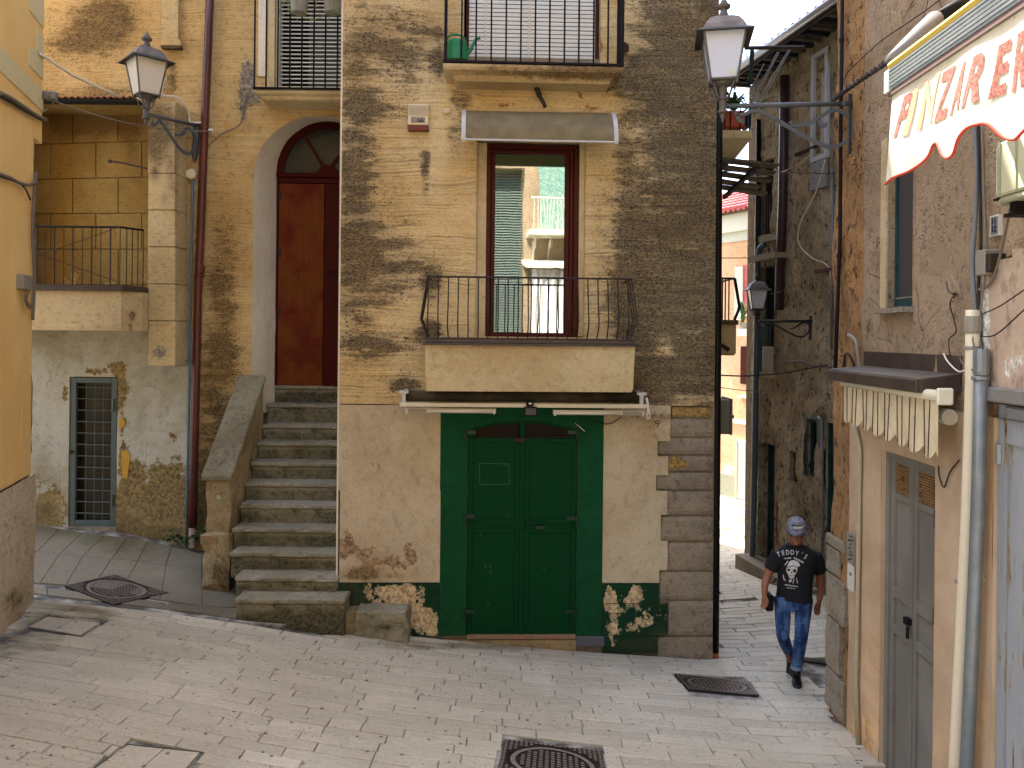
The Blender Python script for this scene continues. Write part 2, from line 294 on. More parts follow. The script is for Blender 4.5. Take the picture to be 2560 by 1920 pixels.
M['black'] = simple('black_iron', (24, 18, 20), .65, spec=.15, var=.3, sc=30)
M['blackgap'] = simple('dark_interior', (10, 9, 8), .9)
M['iron'] = simple('weathered_iron', (46, 42, 38), .6, spec=.2, var=.3, sc=20, c2=(64, 50, 38))
M['rust'] = simple('rusted_iron', (62, 38, 26), .8, var=.4, sc=40, bump=.3)
M['ggrey'] = simple('grey_green_steel', (84, 96, 92), .5, var=.15, sc=10)
M['brown'] = simple('brown_metal', (76, 62, 54), .45, var=.14, c2=(62, 50, 44))
M['pipe'] = simple('brown_downpipe', (94, 42, 34), .35, var=.15, sc=3, c2=(76, 36, 28))
M['dpipe'] = simple('dark_downpipe', (20, 15, 15), .5, spec=.15, var=.15)
M['redcast'] = simple('terracotta_pipe', (168, 86, 48), .6)
M['greypipe'] = simple('grey_pvc', (112, 122, 128), .45, var=.12)
M['galv'] = simple('galvanised_steel', (124, 130, 132), .42, .4, var=.14, sc=9, c2=(140, 144, 144))
M['creampipe'] = simple('cream_pipe', (226, 212, 180), .42, var=.08)
M['cable'] = simple('grey_cable', (120, 108, 94), .6, var=.2)
M['wcable'] = simple('white_cable', (232, 224, 204), .5)
M['bcable'] = simple('black_cable', (36, 32, 30), .6)
M['lampm'] = simple('lamp_iron', (86, 84, 80), .5, var=.3, sc=25, c2=(104, 98, 88))
M['lampd'] = simple('lamp_dark_iron', (46, 44, 44), .5, var=.2, sc=25)
M['lampb'] = simple('lamp_bluegrey', (84, 88, 92), .5, var=.18, sc=20)
M['lroof'] = simple('lamp_roof_metal', (104, 96, 90), .6, var=.45, sc=18, c2=(132, 122, 112))
t = NT('opal_glass', .3, .5); t.col(t.mix(t.noise(3, 2), lin((214, 206, 190)), lin((226, 220, 206)))); t.b.inputs['Transmission Weight'].default_value = 0; t.b.inputs['Subsurface Weight'].default_value = 0
M['opal'] = t.m
t = NT('opal_glass_blue', .3, .5); t.col(t.mix(t.noise(3, 2), lin((206, 214, 232)), lin((216, 222, 238)))); M['opalb'] = t.m
# stained wooden door
t = NT('old_wood_door', .6, .12); n = t.noise(1., 5, .6, t.sc(t.pos, 26, 26, 1.6)); n2 = t.noise(2.3, 4, .6)
c = t.mix(n, lin((84, 38, 10)), lin((134, 74, 24))); c = t.mix(t.map(n2, .38, .68), c, lin((96, 30, 8)))
c = t.mix(t.map(t.noise(30, 4, .7), .74, .78), c, lin((120, 92, 60))); t.col(c); t.bump(n, .12, .01); M['wood'] = t.m
M['darkred'] = simple('dark_red_paint', (68, 14, 6), .6, spec=.1, var=.15, sc=8)
M['mahog'] = simple('mahogany_frame', (74, 24, 14), .5, spec=.15, var=.15, sc=9)
t = NT('blue_grey_door_paint', .6, .3); n = t.noise(1., 6, .7, t.sc(t.pos, 22, 22, 2.2)); c = t.mix(t.noise(2., 4), lin((150, 153, 156)), lin((168, 169, 168)))
c = t.mix(t.map(n, .57, .61), c, lin((150, 130, 96))); c = t.mix(t.map(n, .65, .67), c, lin((44, 38, 36))); t.col(c); t.bump(n, .4, .02); M['bluedoor'] = t.m
M['greydoor'] = simple('grey_door_paint', (136, 131, 120), .55, spec=.2, var=.14, sc=3, c2=(120, 115, 105))
M['darkshut'] = simple('dark_grey_shutter', (66, 64, 64), .5, var=.15, sc=4)
# French window glass: a mirror-like pane with part of the interior showing
def glass(name, refl, tint=(1, 1, 1), rough=.01):
    m = bpy.data.materials.new(name); m.use_nodes = True; t = m.node_tree; t.nodes.clear()
    o = t.nodes.new('ShaderNodeOutputMaterial'); mx = t.nodes.new('ShaderNodeMixShader'); g = t.nodes.new('ShaderNodeBsdfGlossy'); tr = t.nodes.new('ShaderNodeBsdfTransparent')
    g.inputs['Roughness'].default_value = rough; tr.inputs[0].default_value = (*tint, 1); mx.inputs[0].default_value = refl
    bn = t.nodes.new('ShaderNodeBump'); nz = t.nodes.new('ShaderNodeTexNoise'); nz.inputs['Scale'].default_value = 1.6; bn.inputs['Strength'].default_value = .06; bn.inputs['Distance'].default_value = .02
    t.links.new(nz.outputs[0], bn.inputs['Height']); t.links.new(bn.outputs[0], g.inputs['Normal'])
    t.links.new(tr.outputs[0], mx.inputs[1]); t.links.new(g.outputs[0], mx.inputs[2]); t.links.new(mx.outputs[0], o.inputs[0]); return m
M['glass'] = glass('window_glass', .46, (.75, .85, .8)); M['glass2'] = glass('thin_glass', .18, (.8, .85, .85))
M['blind'] = simple('grey_green_blind', (120, 136, 124), .6)
M['slatw'] = simple('white_shutter_slat', (226, 228, 220), .45, var=.05)
M['slatg'] = simple('grey_shutter_slat', (150, 148, 140), .5, var=.1)
M['can'] = simple('green_plastic', (8, 120, 66), .35, var=.06)
M['canopy'] = simple('smoked_polycarbonate', (168, 152, 112), .6, var=.12, spec=.2)
t = NT('smoked_canopy', .5, .2); c = t.mix(t.map(t.noise(6, 4, .6), .35, .65), lin((172, 156, 116)), lin((152, 138, 104))); t.col(c); tl_ = t.n('ShaderNodeBsdfTranslucent'); t.t.links.new(c, tl_.inputs[0]); mx = t.n('ShaderNodeMixShader'); mx.inputs[0].default_value = .45; t.t.links.new(t.b.outputs[0], mx.inputs[1]); t.t.links.new(tl_.outputs[0], mx.inputs[2]); t.t.links.new(mx.outputs[0], t.t.nodes['Material Output'].inputs[0]); M['canopy'] = t.m
M['wmetal'] = simple('dirty_white_metal', (196, 194, 190), .4, var=.15, wear=(90, 84, 74), wl=.68)
M['alarm'] = simple('cream_plastic', (226, 212, 176), .4, var=.05); M['redlens'] = simple('dark_red_lens', (104, 18, 10), .25)
M['ink'] = simple('black_ink', (20, 20, 24), .6); M['label'] = simple('white_label', (220, 216, 200), .5)
M['brick'] = simple('pale_brick', (150, 126, 100), .85, bump=.5, sc=20, c2=(150, 110, 80))
M['cast'] = simple('cast_iron', (36, 30, 28), .5, .2, var=.4, sc=30, c2=(66, 52, 46), bump=.3)
M['cast2'] = simple('cast_iron_worn', (150, 140, 128), .45, .3, var=.4, sc=30, bump=.3)
M['leaf'] = simple('leaf_green', (52, 96, 36), .5, var=.5, sc=10, c2=(30, 66, 24), rnd=.5)
M['leafy'] = simple('pale_leaf', (150, 160, 90), .5, var=.3, c2=(96, 124, 60))
M['terra'] = simple('terracotta_pot', (178, 74, 34), .7, var=.1); M['greypot'] = simple('grey_plastic_pot', (146, 138, 124), .5)
M['tile'] = simple('clay_roof_tile', (176, 120, 88), .85, var=.4, sc=6, c2=(150, 104, 80), bump=.3)
M['redtile'] = simple('red_roof_tile', (196, 92, 92), .7, var=.25, sc=4, c2=(214, 120, 110))
M['oldwood'] = simple('rotten_wood', (96, 82, 56), .9, var=.5, sc=14, c2=(66, 54, 36), bump=.5)
M['meter'] = simple('olive_grey_plastic', (112, 110, 94), .5, var=.08)
M['tealw'] = simple('teal_paint', (30, 72, 72), .5, var=.3, sc=6, c2=(22, 54, 56))
M['ac'] = simple('ac_enamel', (206, 208, 178), .4, var=.06, sc=3); M['acd'] = simple('ac_shadow_plastic', (168, 172, 146), .45)
M['awn'] = None
def paving_mat(name, c1, c2, spots=1., warm=0.):
    t = NT(name, .75, .35); r = t.rnd(); at_ = t.att('cellr')
    k = t.M('FRACT', t.M('ADD', r, at_)); c = t.mix(k, lin(c1), lin(c2)); c = t.mix(t.map(t.noise(.45, 3, .5), .38, .62), c, t.mix(.5, c, lin((176, 166, 142))))
    f = t.M('ADD', t.M('MULTIPLY', t.M('SUBTRACT', t.noise(9, 6, .75, t.sc(t.pos, 1, 2.4, 1)), .5), .55), t.M('ADD', t.M('MULTIPLY', t.M('SUBTRACT', t.noise(42, 4, .8), .5), .75), 1.))
    c = t.mix(1., c, t.mix(1., (1, 1, 1), f, 'MULTIPLY'), 'MULTIPLY')
    sp = t.map(t.vor(7.5), .09, .14, 1., 0.); sp = t.M('MULTIPLY', sp, t.map(t.noise(1.3, 3, .5, t.addv(t.pos, (5, 5, 5))), .36, .50)); c = t.mix(t.M('MULTIPLY', sp, .85*spots), c, lin((70, 66, 60)))
    sp = t.map(t.vor(19., t.addv(t.pos, (2, 1, 0))), .12, .18, 1., 0.); sp = t.M('MULTIPLY', sp, t.map(t.noise(1.1, 3, .5, t.addv(t.pos, (8, 1, 3))), .42, .54)); c = t.mix(t.M('MULTIPLY', sp, .75*spots), c, lin((84, 80, 74)))
    d = t.att('dirt'); m_ = t.map(t.M('ADD', d, t.M('MULTIPLY', t.M('SUBTRACT', t.noise(3.5, 5, .7), .5), 1.2)), .35, .9); c = t.mix(t.M('MULTIPLY', m_, .7), c, lin((98, 94, 52)))
    t.col(c); t.bump(t.M('ADD', t.noise(60, 4, .75), t.M('MULTIPLY', t.noise(8, 3, .6), .8)), .35, .012); return t.m
M['pave'] = paving_mat('grey_paving_stone', (196, 188, 168), (221, 212, 190))
M['joint'] = simple('joint_mortar', (92, 88, 78), .95, var=.5, sc=8, c2=(188, 184, 172), bump=.4)
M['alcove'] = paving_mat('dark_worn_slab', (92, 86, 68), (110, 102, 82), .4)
# ================================================================ ground
XF = Fr((0, 0), (1, 0))
def ground_hit(px, py, f):
    r = ray(px, py); t = 3.0
    for _ in range(4000):
        p = r*t
        if p.z < f(p.x, p.y): break
        t += .004
    return p
def warp(a, b): return a, b + (.02-.11*(8.8-b)/3.8 if b < 8.8 else .02)*a
m = MB(); xs = list(np.arange(-9, 8.01, .5)); ys = list(np.arange(-8, 15.01, .5))
xs = [-60]+xs+[60]; ys = [-40]+ys+[70]
V = [Vector((x, y, gz(x, y)-.022)) for y in ys for x in xs]; n = len(xs)
m.v = V; m.f = [(j*n+i, j*n+i+1, (j+1)*n+i+1, (j+1)*n+i) for j in range(len(ys)-1) for i in range(n-1)]
street = tag(m.build('street', M['joint'], loc=(0, 5, -3.4)), kind='structure')
MH = [[(1263, 1849), (1503, 1879), (1524, 1982), (1240, 1940)], [(1686, 1685), (1869, 1703), (1896, 1739), (1721, 1724)], [(162, 1465), (283, 1513), (421, 1482), (290, 1437)]]
INS = [[(116, 1540), (257, 1557), (202, 1591), (69, 1568)], [(316, 1860), (508, 1880), (448, 1948), (226, 1924)]]
QX = []
for px in MH[:2]+INS:
    P = [ground_hit(x, y, gz) for x, y in px]; c = sum(P, Vector())/4; QX.append([(p.x+(p.x-c.x)*.04, p.y+(p.y-c.y)*.05) for p in P])
def in_q(x, y):
    for q in QX:
        if sum(((a[1] > y) != (b[1] > y)) and (x < (b[0]-a[0])*(y-a[1])/(b[1]-a[1]+1e-12)+a[0]) for a, b in zip(q, q[1:]+q[:1])) % 2: return True
    return False
def ylim(x):
    if x < -1.93: return 8.36
    if x < 2.34: return 8.70+.035*(x+1.93)
    return 99
def stone(a0, a1, b0, b1, g, thick=.03, f=gz, wf=warp, dz=0, clamp=True):
    q = [wf(a0+g, b0+g), wf(a1-g, b0+g), wf(a1-g, b1-g), wf(a0+g, b1-g)]; q = [(x, min(y, ylim(x)) if clamp else y) for x, y in q]
    cx = sum(p[0] for p in q)/4; cy = sum(p[1] for p in q)/4; i = .006
    top = [Vector((x+(cx-x)/abs(cx-x+1e-9)*i, y+(cy-y)/abs(cy-y+1e-9)*i, f(x, y)+dz)) for x, y in q]
    mid = [Vector((x, y, f(x, y)-.005+dz)) for x, y in q]; low = [Vector((x, y, f(x, y)-thick)) for x, y in q]
    V = top+mid+low; Fs = [(0, 1, 2, 3)]
    for k in (0, 4):
        for j in range(4): Fs.append((k+j, k+4+j, k+4+(j+1) % 4, k+(j+1) % 4))
    return V, Fs, cx, cy
moss = lambda x, y: blobs(x, y, [(180, 1530, 130, 30, .9), (60, 1640, 110, 60, .6), (20, 1600, 60, 40, .5), (150, 1565, 90, 30, .8), (950, 1610, 260, 14, .35), (300, 1900, 90, 40, .45), (1300, 1622, 340, 12, .6), (1100, 1612, 200, 8, .4), (1760, 1655, 60, 8, .4)])
rng = random.Random(11); SS = []
b = 4.3
while b < 8.8:
    a = -5.6+rng.random()*.4
    while a < 3.15:
        L = rng.uniform(.42, .78) if rng.random() < .85 else rng.uniform(.24, .36); L = min(L, 3.2-a+.3)
        x, y = warp(a+L/2, b+.077)
        inb = (y > ylim(x)) or (x < -4.75-.303*(y-7.25)-.12) or x > 3.2
        cut = False
        for k in range(21):
            for e in (.01, .5, .99):
                xx, yy = warp(a+L*k/20, b+.155*e)
                if in_q(xx, yy): cut = True
        if not inb: SS.append((a, a+L, b, b+.155, cut, x, y))
        a += L
    b += .155
pieces = []
for a0, a1, b0, b1, cut, x, y in SS:
    if cut:                                          # shorten stones against covers instead of dropping them
        subs = []; st = .02; k = a0
        while k < a1:
            e = min(k+st, a1); ok = not any(in_q(*warp((k+e)/2, b0+(b1-b0)*u)) for u in (.08, .5, .92))
            if ok:
                if subs and abs(subs[-1][1]-k) < 1e-6: subs[-1][1] = e
                else: subs.append([k, e])
            k = e
        for s in subs:
            if s[1]-s[0] > .05: pieces.append((s[0], s[1], b0, b1))
    else: pieces.append((a0, a1, b0, b1))
vis = []
for p in pieces:
    g = .0028+rng.random()*.0022; V, Fs, cx, cy = stone(*p, g, dz=rng.uniform(-.003, .003)); P = np.array([tuple(v) for v in V[:4]]); X, Y = proj(P)
    on = X.max() > 0 and X.min() < 2150 and Y.min() < 1925 and cy > 4
    vis.append((on, (X.max()-X.min())*(Y.max()-Y.min()), V, Fs))
vis.sort(key=lambda t: (not t[0], -t[1]))
LOC['street'] = Vector((0, 5, -3.4))
for i, (on, ar, V, Fs) in enumerate(vis[:300]):
    o = place('paving_stone', V, Fs, M['pave'], street)
    a = o.data.attributes.new('dirt', 'FLOAT', 'POINT'); P = np.array([tuple(v) for v in V]); X, Y = proj(P); a.data.foreach_set('value', np.clip(moss(X, Y), 0, 1).astype(np.float32))
def joined(name, L, mat, parent=None, loc=None, dirtf=None):
    m = MB(); cr = []
    for V, Fs in L: m.add(V, Fs); r = rng.random(); cr += [r]*len(V)
    o = m.build(name, mat, parent, loc=loc); o['kind'] = 'stuff'
    o.data.attributes.new('cellr', 'FLOAT', 'POINT').data.foreach_set('value', cr)
    if dirtf: set_att(o, {'dirt': dirtf}, LOC[o.name])
    return o
rest = [(V, Fs) for on, ar, V, Fs in vis[300:]]
if rest: joined('paving_stone_remainder', rest, M['pave'], street, dirtf=moss)
# alley paving, narrow setts laid across the lane, two diagonal drainage courses
AL = []; b = 8.80
while b < 15.2:
    a = 1.9+rng.random()*.3; hi = 4.62 if b < 11 else 4.9
    while a < 7.5:
        L = rng.uniform(.35, .7); x, y = a+L/2, b+.08
        main_in = x < 2.30
        right_in = x > 4.9-.19*(y-11) + (2.5 if y < 0 else 0)
        if not main_in and not (x > 5.2 and y < 14):
            dline = abs((x-2.45)-.62*(y-14.2)*-1) if False else abs((x-2.7)-.55*(12.6-y)*.9)
            g = .005
            if dline > .10 or y < 9: V, Fs, cx, cy = stone(a, a+L, b, b+.155, g, wf=lambda p, q: (max(p, 2.2), q+.10*(p-2.4)), clamp=False); AL.append((V, Fs))
        a += L
    b += .155
joined('alley_paving', AL, M['pave'], loc=(3.4, 11, -3.8)); bpy.data.objects['alley_paving'].name = 'alley_paving'
# strip of long kerb-like flags along the diagonal
# left forecourt: large worn slabs
V = []; xs = list(np.linspace(-7.2, -2.4, 25)); ys = list(np.linspace(8.38, 11.2, 12))
m = MB(); m.v = [Vector((x, y, gza(x, y)-.016)) for y in ys for x in xs]; n = len(xs); m.f = [(j*n+i, j*n+i+1, (j+1)*n+i+1, (j+1)*n+i) for j in range(len(ys)-1) for i in range(n-1)]
k = len(m.v); m.v += [Vector((x, 8.38, gza(x, 8.38)-.2)) for x in xs]; m.f += [(i, k+i, k+i+1, i+1) for i in range(n-1)]
fore = tag(m.build('forecourt', M['joint'], loc=(-4.8, 9.4, -2.9)), kind='structure')
def slabq(px, name='paving_slab', dz=0, mat=None, par=None, f=gza):
    P = [ground_hit(x, y, f) for x, y in px]; c = sum(P, Vector())/len(P)
    P = [p+(c-p).normalized()*.006 for p in P]; n = len(P)
    top = [Vector((p.x, p.y, f(p.x, p.y)+dz)) for p in P]; low = [Vector((p.x, p.y, f(p.x, p.y)-.03)) for p in P]
    tin = [t+(c-t).normalized()*.008+Vector((0, 0, .004)) for t in top]
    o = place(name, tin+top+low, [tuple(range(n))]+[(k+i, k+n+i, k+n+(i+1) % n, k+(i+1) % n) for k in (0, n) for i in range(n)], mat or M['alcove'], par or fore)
    set_att(o, {'dirt': lambda x, y: blobs(x, y, [(330, 1370, 90, 40, .9), (200, 1350, 120, 30, .8), (120, 1330, 60, 25, .7), (450, 1400, 80, 30, .4)])}, LOC[o.name]); return o
edge = lambda x: 1484+(x-85)*.117
top_ = [(92, 1312), (150, 1322), (207, 1331), (262, 1338), (318, 1345), (370, 1352), (430, 1366), (505, 1385)]
mid_ = [(30, 1362), (94, 1378), (150, 1384), (208, 1390), (280, 1397), (345, 1403), (415, 1414), (505, 1425)]
bot_ = [(-60, 1425), (18, 1452), (100, 1458), (165, 1462), (232, 1468), (300, 1480), (400, 1500), (505, 1515)]
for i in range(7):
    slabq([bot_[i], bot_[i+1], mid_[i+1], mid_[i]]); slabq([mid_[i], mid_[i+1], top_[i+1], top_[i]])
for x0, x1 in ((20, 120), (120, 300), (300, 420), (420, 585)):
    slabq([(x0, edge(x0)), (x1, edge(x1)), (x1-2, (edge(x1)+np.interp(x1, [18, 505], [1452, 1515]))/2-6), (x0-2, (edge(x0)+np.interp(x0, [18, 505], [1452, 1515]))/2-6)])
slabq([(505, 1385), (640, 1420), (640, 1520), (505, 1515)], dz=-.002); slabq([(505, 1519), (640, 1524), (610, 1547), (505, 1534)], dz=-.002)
# ================================================================ corner house (centre)
H1 = thing('corner_house', 'ochre corner house in the middle with green double door and soot stained corner', 'house', (-1.93, 8.75, -3.5))
soot = [(1700, 60, 110, 260, .75), (1740, 420, 110, 260, 1.0), (1690, 760, 130, 130, .95), (1640, 230, 60, 120, .35), (1600, 640, 60, 160, .6), (1700, 930, 110, 70, 1.1), (1775, 500, 30, 700, .5),
        (1600, 980, 60, 50, .6), (950, 90, 110, 90, .38), (1040, 110, 60, 60, .3), (880, 420, 38, 260, .5), (1000, 690, 120, 60, .45), (880, 720, 50, 160, .35), (960, 860, 120, 34, .55), (1080, 712, 20, 34, 1.1), (1072, 830, 26, 22, 1.1),
        (1568, 715, 26, 46, 1.0), (1566, 800, 24, 50, .8), (1010, 960, 34, 28, .9), (1062, 400, 10, 34, .8), (1094, 150, 16, 60, .65), (1150, 245, 30, 26, .5), (1500, 212, 60, 22, .5), (1580, 190, 30, 50, .6), (1300, 205, 160, 8, .3),
        (1140, 340, 20, 60, .3), (930, 270, 60, 40, .3), (1010, 230, 50, 60, .25), (1650, 845, 60, 20, -.4), (1662, 878, 30, 22, -.9), (1065, 470, 8, 40, .35)]
mdirt = lambda x, y: 1.25*blobs(x, y, soot+[(905, 430, 50, 330, .35), (960, 620, 90, 60, .3), (1500, 560, 30, 200, .12), (1560, 460, 30, 200, .3), (1000, 480, 40, 160, .15), (1620, 760, 60, 80, .5)])
mpeel = lambda x, y: blobs(x, y, [(1260, 262, 30, 14, .5), (1475, 268, 40, 16, .6), (1445, 235, 14, 22, .5), (1655, 880, 26, 18, .4), (1500, 110, 10, 60, .5)])
hw = hole(FM, 1190, 352, 1462, 842, .14); hu = hole(FM, 1160, -160, 1502, 160, .2)
sR = FM.H(1787, 800)[0]; zb = FM.H(1300, 1012)[1]; TOP = 9.5
wall('wall', FM, 0, sR, zb, 4.6, [hw, hu], M['main'], H1, .07, 0, {'dirt': mdirt, 'peel': mpeel}, .010)
MB().box(FM, 0, sR, 4.6, TOP, -.4, 0).build('upper_wall', M['main'], H1)
MB().box(FM, 0, sR, -3.9, zb, -.4, -.05).build('inner_wall', M['quoin'], H1)
# flanks and rear
MB().box(FM, -.02, .0, -3.7, 4.6, -1.7, 0).build('side_wall', M['white'], H1)
MB().box(FM, 0, sR, -4.2, 12., -9.5, -2.2).build('rear_wing', M['tuff'], H1)  # unseen volume, its height and depth set to keep the lane wall shaded
MB().box(FM, sR-.3, sR, -4.2, TOP, -2.2, -.4).build('side_wall', M['tan'], H1)
MB().box(FM, -.2, sR+.2, TOP, TOP+.12, -2.2, .25).build('roof', M['tile'], H1)
# reveal plaster strips beside the french window
for a, b in ((1190, 1215), (1447, 1464)):
    o = MB().pbox(FM, a, 357, b, 841, -.13, -.055).build('reveal', M['slab'], H1)
# ---- french window
s0, s1, z0, z1 = hole(FM, 1215, 357, 1447, 843)
def frame(fr, s0, s1, z0, z1, w, d0, d1, m=None, bot=True):
    m = m or MB(); m.box(fr, s0, s0+w, z0, z1, d0, d1).box(fr, s1-w, s1, z0, z1, d0, d1).box(fr, s0+w, s1-w, z1-w, z1, d0, d1)
    if bot: m.box(fr, s0+w, s1-w, z0, z0+w, d0, d1)
    return m
wf = frame(FM, s0, s1, z0, z1, .052, -.15, -.075); frame(FM, s0+.055, s1-.055, z0, z1-.055, .042, -.16, -.10, wf); wf.box(FM, s1-.15, s1-.10, z0, z1-.1, -.16, -.115)
win = wf.build('french_window', M['mahog'], H1, bevel=.006)
gs0 = s0+.10; gs1 = s1-.155; gz1 = z1-.105
MB().box(FM, gs0, gs1, z0, gz1, -.142, -.136).build('pane', M['glass'], win)
m = MB(); z = z0
while z < gz1-.25: m.box(FM, gs0, gs0+(gs1-gs0)*.5, z, z+.022, -.30, -.28); z += .028
o = m.build('blind', M['blind'], win); tag(o, kind='stuff')
MB().box(FM, gs0, gs1, gz1-.21, gz1, -.150, -.146).build('roller_shade', simple('pale_shade', (210, 222, 190), .7), win)
MB().box(FM, s0-.3, s1+.3, z0-.05, z1+.2, -2.0, -1.95).build('interior', simple('dim_room', (60, 68, 64), .9), win)
# ---- upper window with white slatted shutter
s0, s1, z0, z1 = hu[:4]; a0, a1 = FM.H(1166, 60, -.1)[0], FM.H(1495, 60, -.1)[0]; zl = FM.H(1300, 146, -.1)[1]
up = frame(FM, a0, a1, zl-.02, z1, .03, -.16, -.10).build('upper_window', M['mahog'], H1)
z = zl+.01
for k in range(30):
    if z > 4.7: break
    m = MB().add([FM.P(a0+.03, z, -.125), FM.P(a1-.03, z, -.125), FM.P(a1-.03, z+.034, -.135), FM.P(a0+.03, z+.034, -.135), FM.P(a0+.03, z+.038, -.118), FM.P(a1-.03, z+.038, -.118), FM.P(a0+.03, z, -.118), FM.P(a1-.03, z, -.118)], [(6, 7, 5, 4), (0, 1, 7, 6), (4, 5, 2, 3)])
    m.build('shutter_slat', M['slatw'], up); z += .0475
for x, w in ((1212, .02), (1322, .018)):
    s, zz = FM.H(x, 60, -.1); MB().box(FM, s, s+w, zl, z1, -.112, -.108).build('lift_strap', M['creampipe'], up)
MB().box(FM, s0, s1, z0, zl-.01, -.2, -.04).build('sill', M['quoin'], up)
MB().box(FM, s0-.1, s1+.1, z0, z1+.2, -.5, -.45).build('interior', M['blackgap'], up)
MB().poly(FM, [FM.H(x, y, .012) for x, y in ((1549, 110), (1560, 104), (1572, 112), (1572, 128), (1560, 132), (1548, 124))], -.02, .016).build('broken_hole', simple('broken_brown_hole', (60, 36, 20), .95, var=.5, bump=.8), H1)
# ---- upper balcony
def railing(fr, xs, ytop, ybot, d, par, mat, r=.009, name='baluster', rail=True, flat=False):
    for x in xs:
        s, zb_ = fr.H(x, ybot, d); _, zt = fr.H(x, ytop, d); MB().box(fr, s-r, s+r, zb_, zt, d-r, d+r).build(name, mat, par)
DU = .42; s0, z1 = FM.H(1110, 155, DU); s1, _ = FM.H(1558, 165, DU); z1 = (z1+_)/2
k = [(.24, z1-.155), (.28, z1-.155), (.30, z1-.135), (.315, z1-.10), (.345, z1-.092), (.35, z1-.088), (.37, z1-.083), (.405, z1-.07), (.42, z1-.042), (.415, z1-.01), (.39, z1)]
o = MB().mould(FM, s0+.17, s1-.17, k).build('balcony_slab', M['slab'], H1); ub = o
set_att(o, {'dirt': lambda x, y: blobs(x, y, [(1480, 180, 90, 26, .9), (1555, 185, 30, 40, .9), (1120, 178, 30, 30, .4), (1300, 198, 200, 6, .4)])}, LOC[o.name])
m = MB().box(FM, s0-.01, s1+.01, z1, z1+.022, DU-.03, DU+.008).box(FM, s0-.01, s0+.02, z1, z1+.022, 0, DU-.03).box(FM, s1-.02, s1+.01, z1, z1+.022, 0, DU-.03).build('base_rail', M['black'], ub)
for i, x in enumerate((1114, 1154, 1190, 1228, 1265, 1302, 1338, 1374, 1411, 1447, 1484, 1520, 1556)):
    r = .016 if i in (0, 12) else .009; s, zz = FM.H(x, 120, DU-.01); MB().box(FM, s-r, s+r, z1+.02, z1+1.02, DU-.01-r, DU-.01+r).build('baluster', M['black'], ub)
MB().box(FM, s0-.01, s1+.01, z1+1.02, z1+1.06, DU-.03, DU+.02).build('top_rail', M['black'], ub)
for sd in (s0+.01, s1-.01):
    for dd in (.1, .2, .3): MB().box(FM, sd-.008, sd+.008, z1+.02, z1+1.02, dd-.008, dd+.008).build('baluster', M['black'], ub)
# ---- lower balcony (solid plaster parapet box)
DB = .46; m = MB(); a = [FM.H(x, y, DB) for x, y in ((1064, 978), (1583, 981), (1588, 862), (1062, 860))]
zt = a[2][1]; m.poly(FM, [(a[0][0], a[0][1]), (a[1][0]-.02, a[1][1]), (a[1][0], a[1][1]+.03), (a[2][0], zt), (a[3][0], zt), (a[0][0], a[0][1]+.05)], 0, DB)
lb = m.build('balcony', M['slab'], H1, bevel=.01)
bm_ = bmesh.new(); bm_.from_mesh(lb.data); bmesh.ops.subdivide_edges(bm_, edges=bm_.edges[:], cuts=14, use_grid_fill=True); bm_.to_mesh(lb.data); bm_.free()
set_att(lb, {'dirt': lambda x, y: blobs(x, y, [(1200, 868, 240, 9, .6), (1450, 866, 160, 8, .5), (1400, 900, 70, 60, .12), (1560, 880, 30, 20, .3)]), 'peel': lambda x, y: blobs(x, y, [(1120, 905, 40, 34, .5), (1090, 950, 30, 30, .35)])}, LOC[lb.name])
s0, z0 = FM.H(1054, 862, DB+.05); s1, _ = FM.H(1594, 864, DB+.05)
m = MB().poly(FM, [(s0+.02, z0+.022), (s1-.02, z0+.022), (s1, z0), (s0, z0)], .0, DB+.045).box(FM, s0+.03, s1-.03, z0+.024, z0+.07, 0, DB+.012).box(FM, s0+.015, s1-.015, z0+.071, z0+.082, 0, DB+.022)
m.build('drip_edge', M['brown'], lb, bevel=.004)
zr = FM.H(1320, 694, DB)[1]; zb2 = z0+.085
for i in range(21):
    s, _ = FM.H(1071+i*24.9, 780, DB); h = zr-zb2; j = rng.uniform(-.006, .006)
    MB().tube([FM.P(s, zb2, DB-.04), FM.P(s+j, zb2+h*.18, DB+.06), FM.P(s+j*.5, zb2+h*.32, DB+.09), FM.P(s, zb2+h*.48, DB+.06), FM.P(s, zr, DB-.02)], .0075, 5).build('baluster', M['iron'], lb)
for x, sg in ((1069, -1), (1577, 1)):
    s, _ = FM.H(x, 780, DB)
    for dd in (0, -.13, -.26):
        MB().tube([FM.P(s, zb2, DB-.02+dd), FM.P(s+sg*.075, zb2+h*.30, DB-.01+dd), FM.P(s+sg*.055, zb2+h*.5, DB-.01+dd), FM.P(s+sg*.005, zr, DB-.02+dd)], .008, 5).build('baluster', M['iron'], lb)
sa = FM.H(1067, 690, DB)[0]; sb = FM.H(1581, 697, DB)[0]
MB().tube([FM.P(sa, zr, .0), FM.P(sa, zr, DB-.02), FM.P(sb, zr, DB-.02), FM.P(sb, zr, 0)], .012, 6).build('hand_rail', M['iron'], lb)
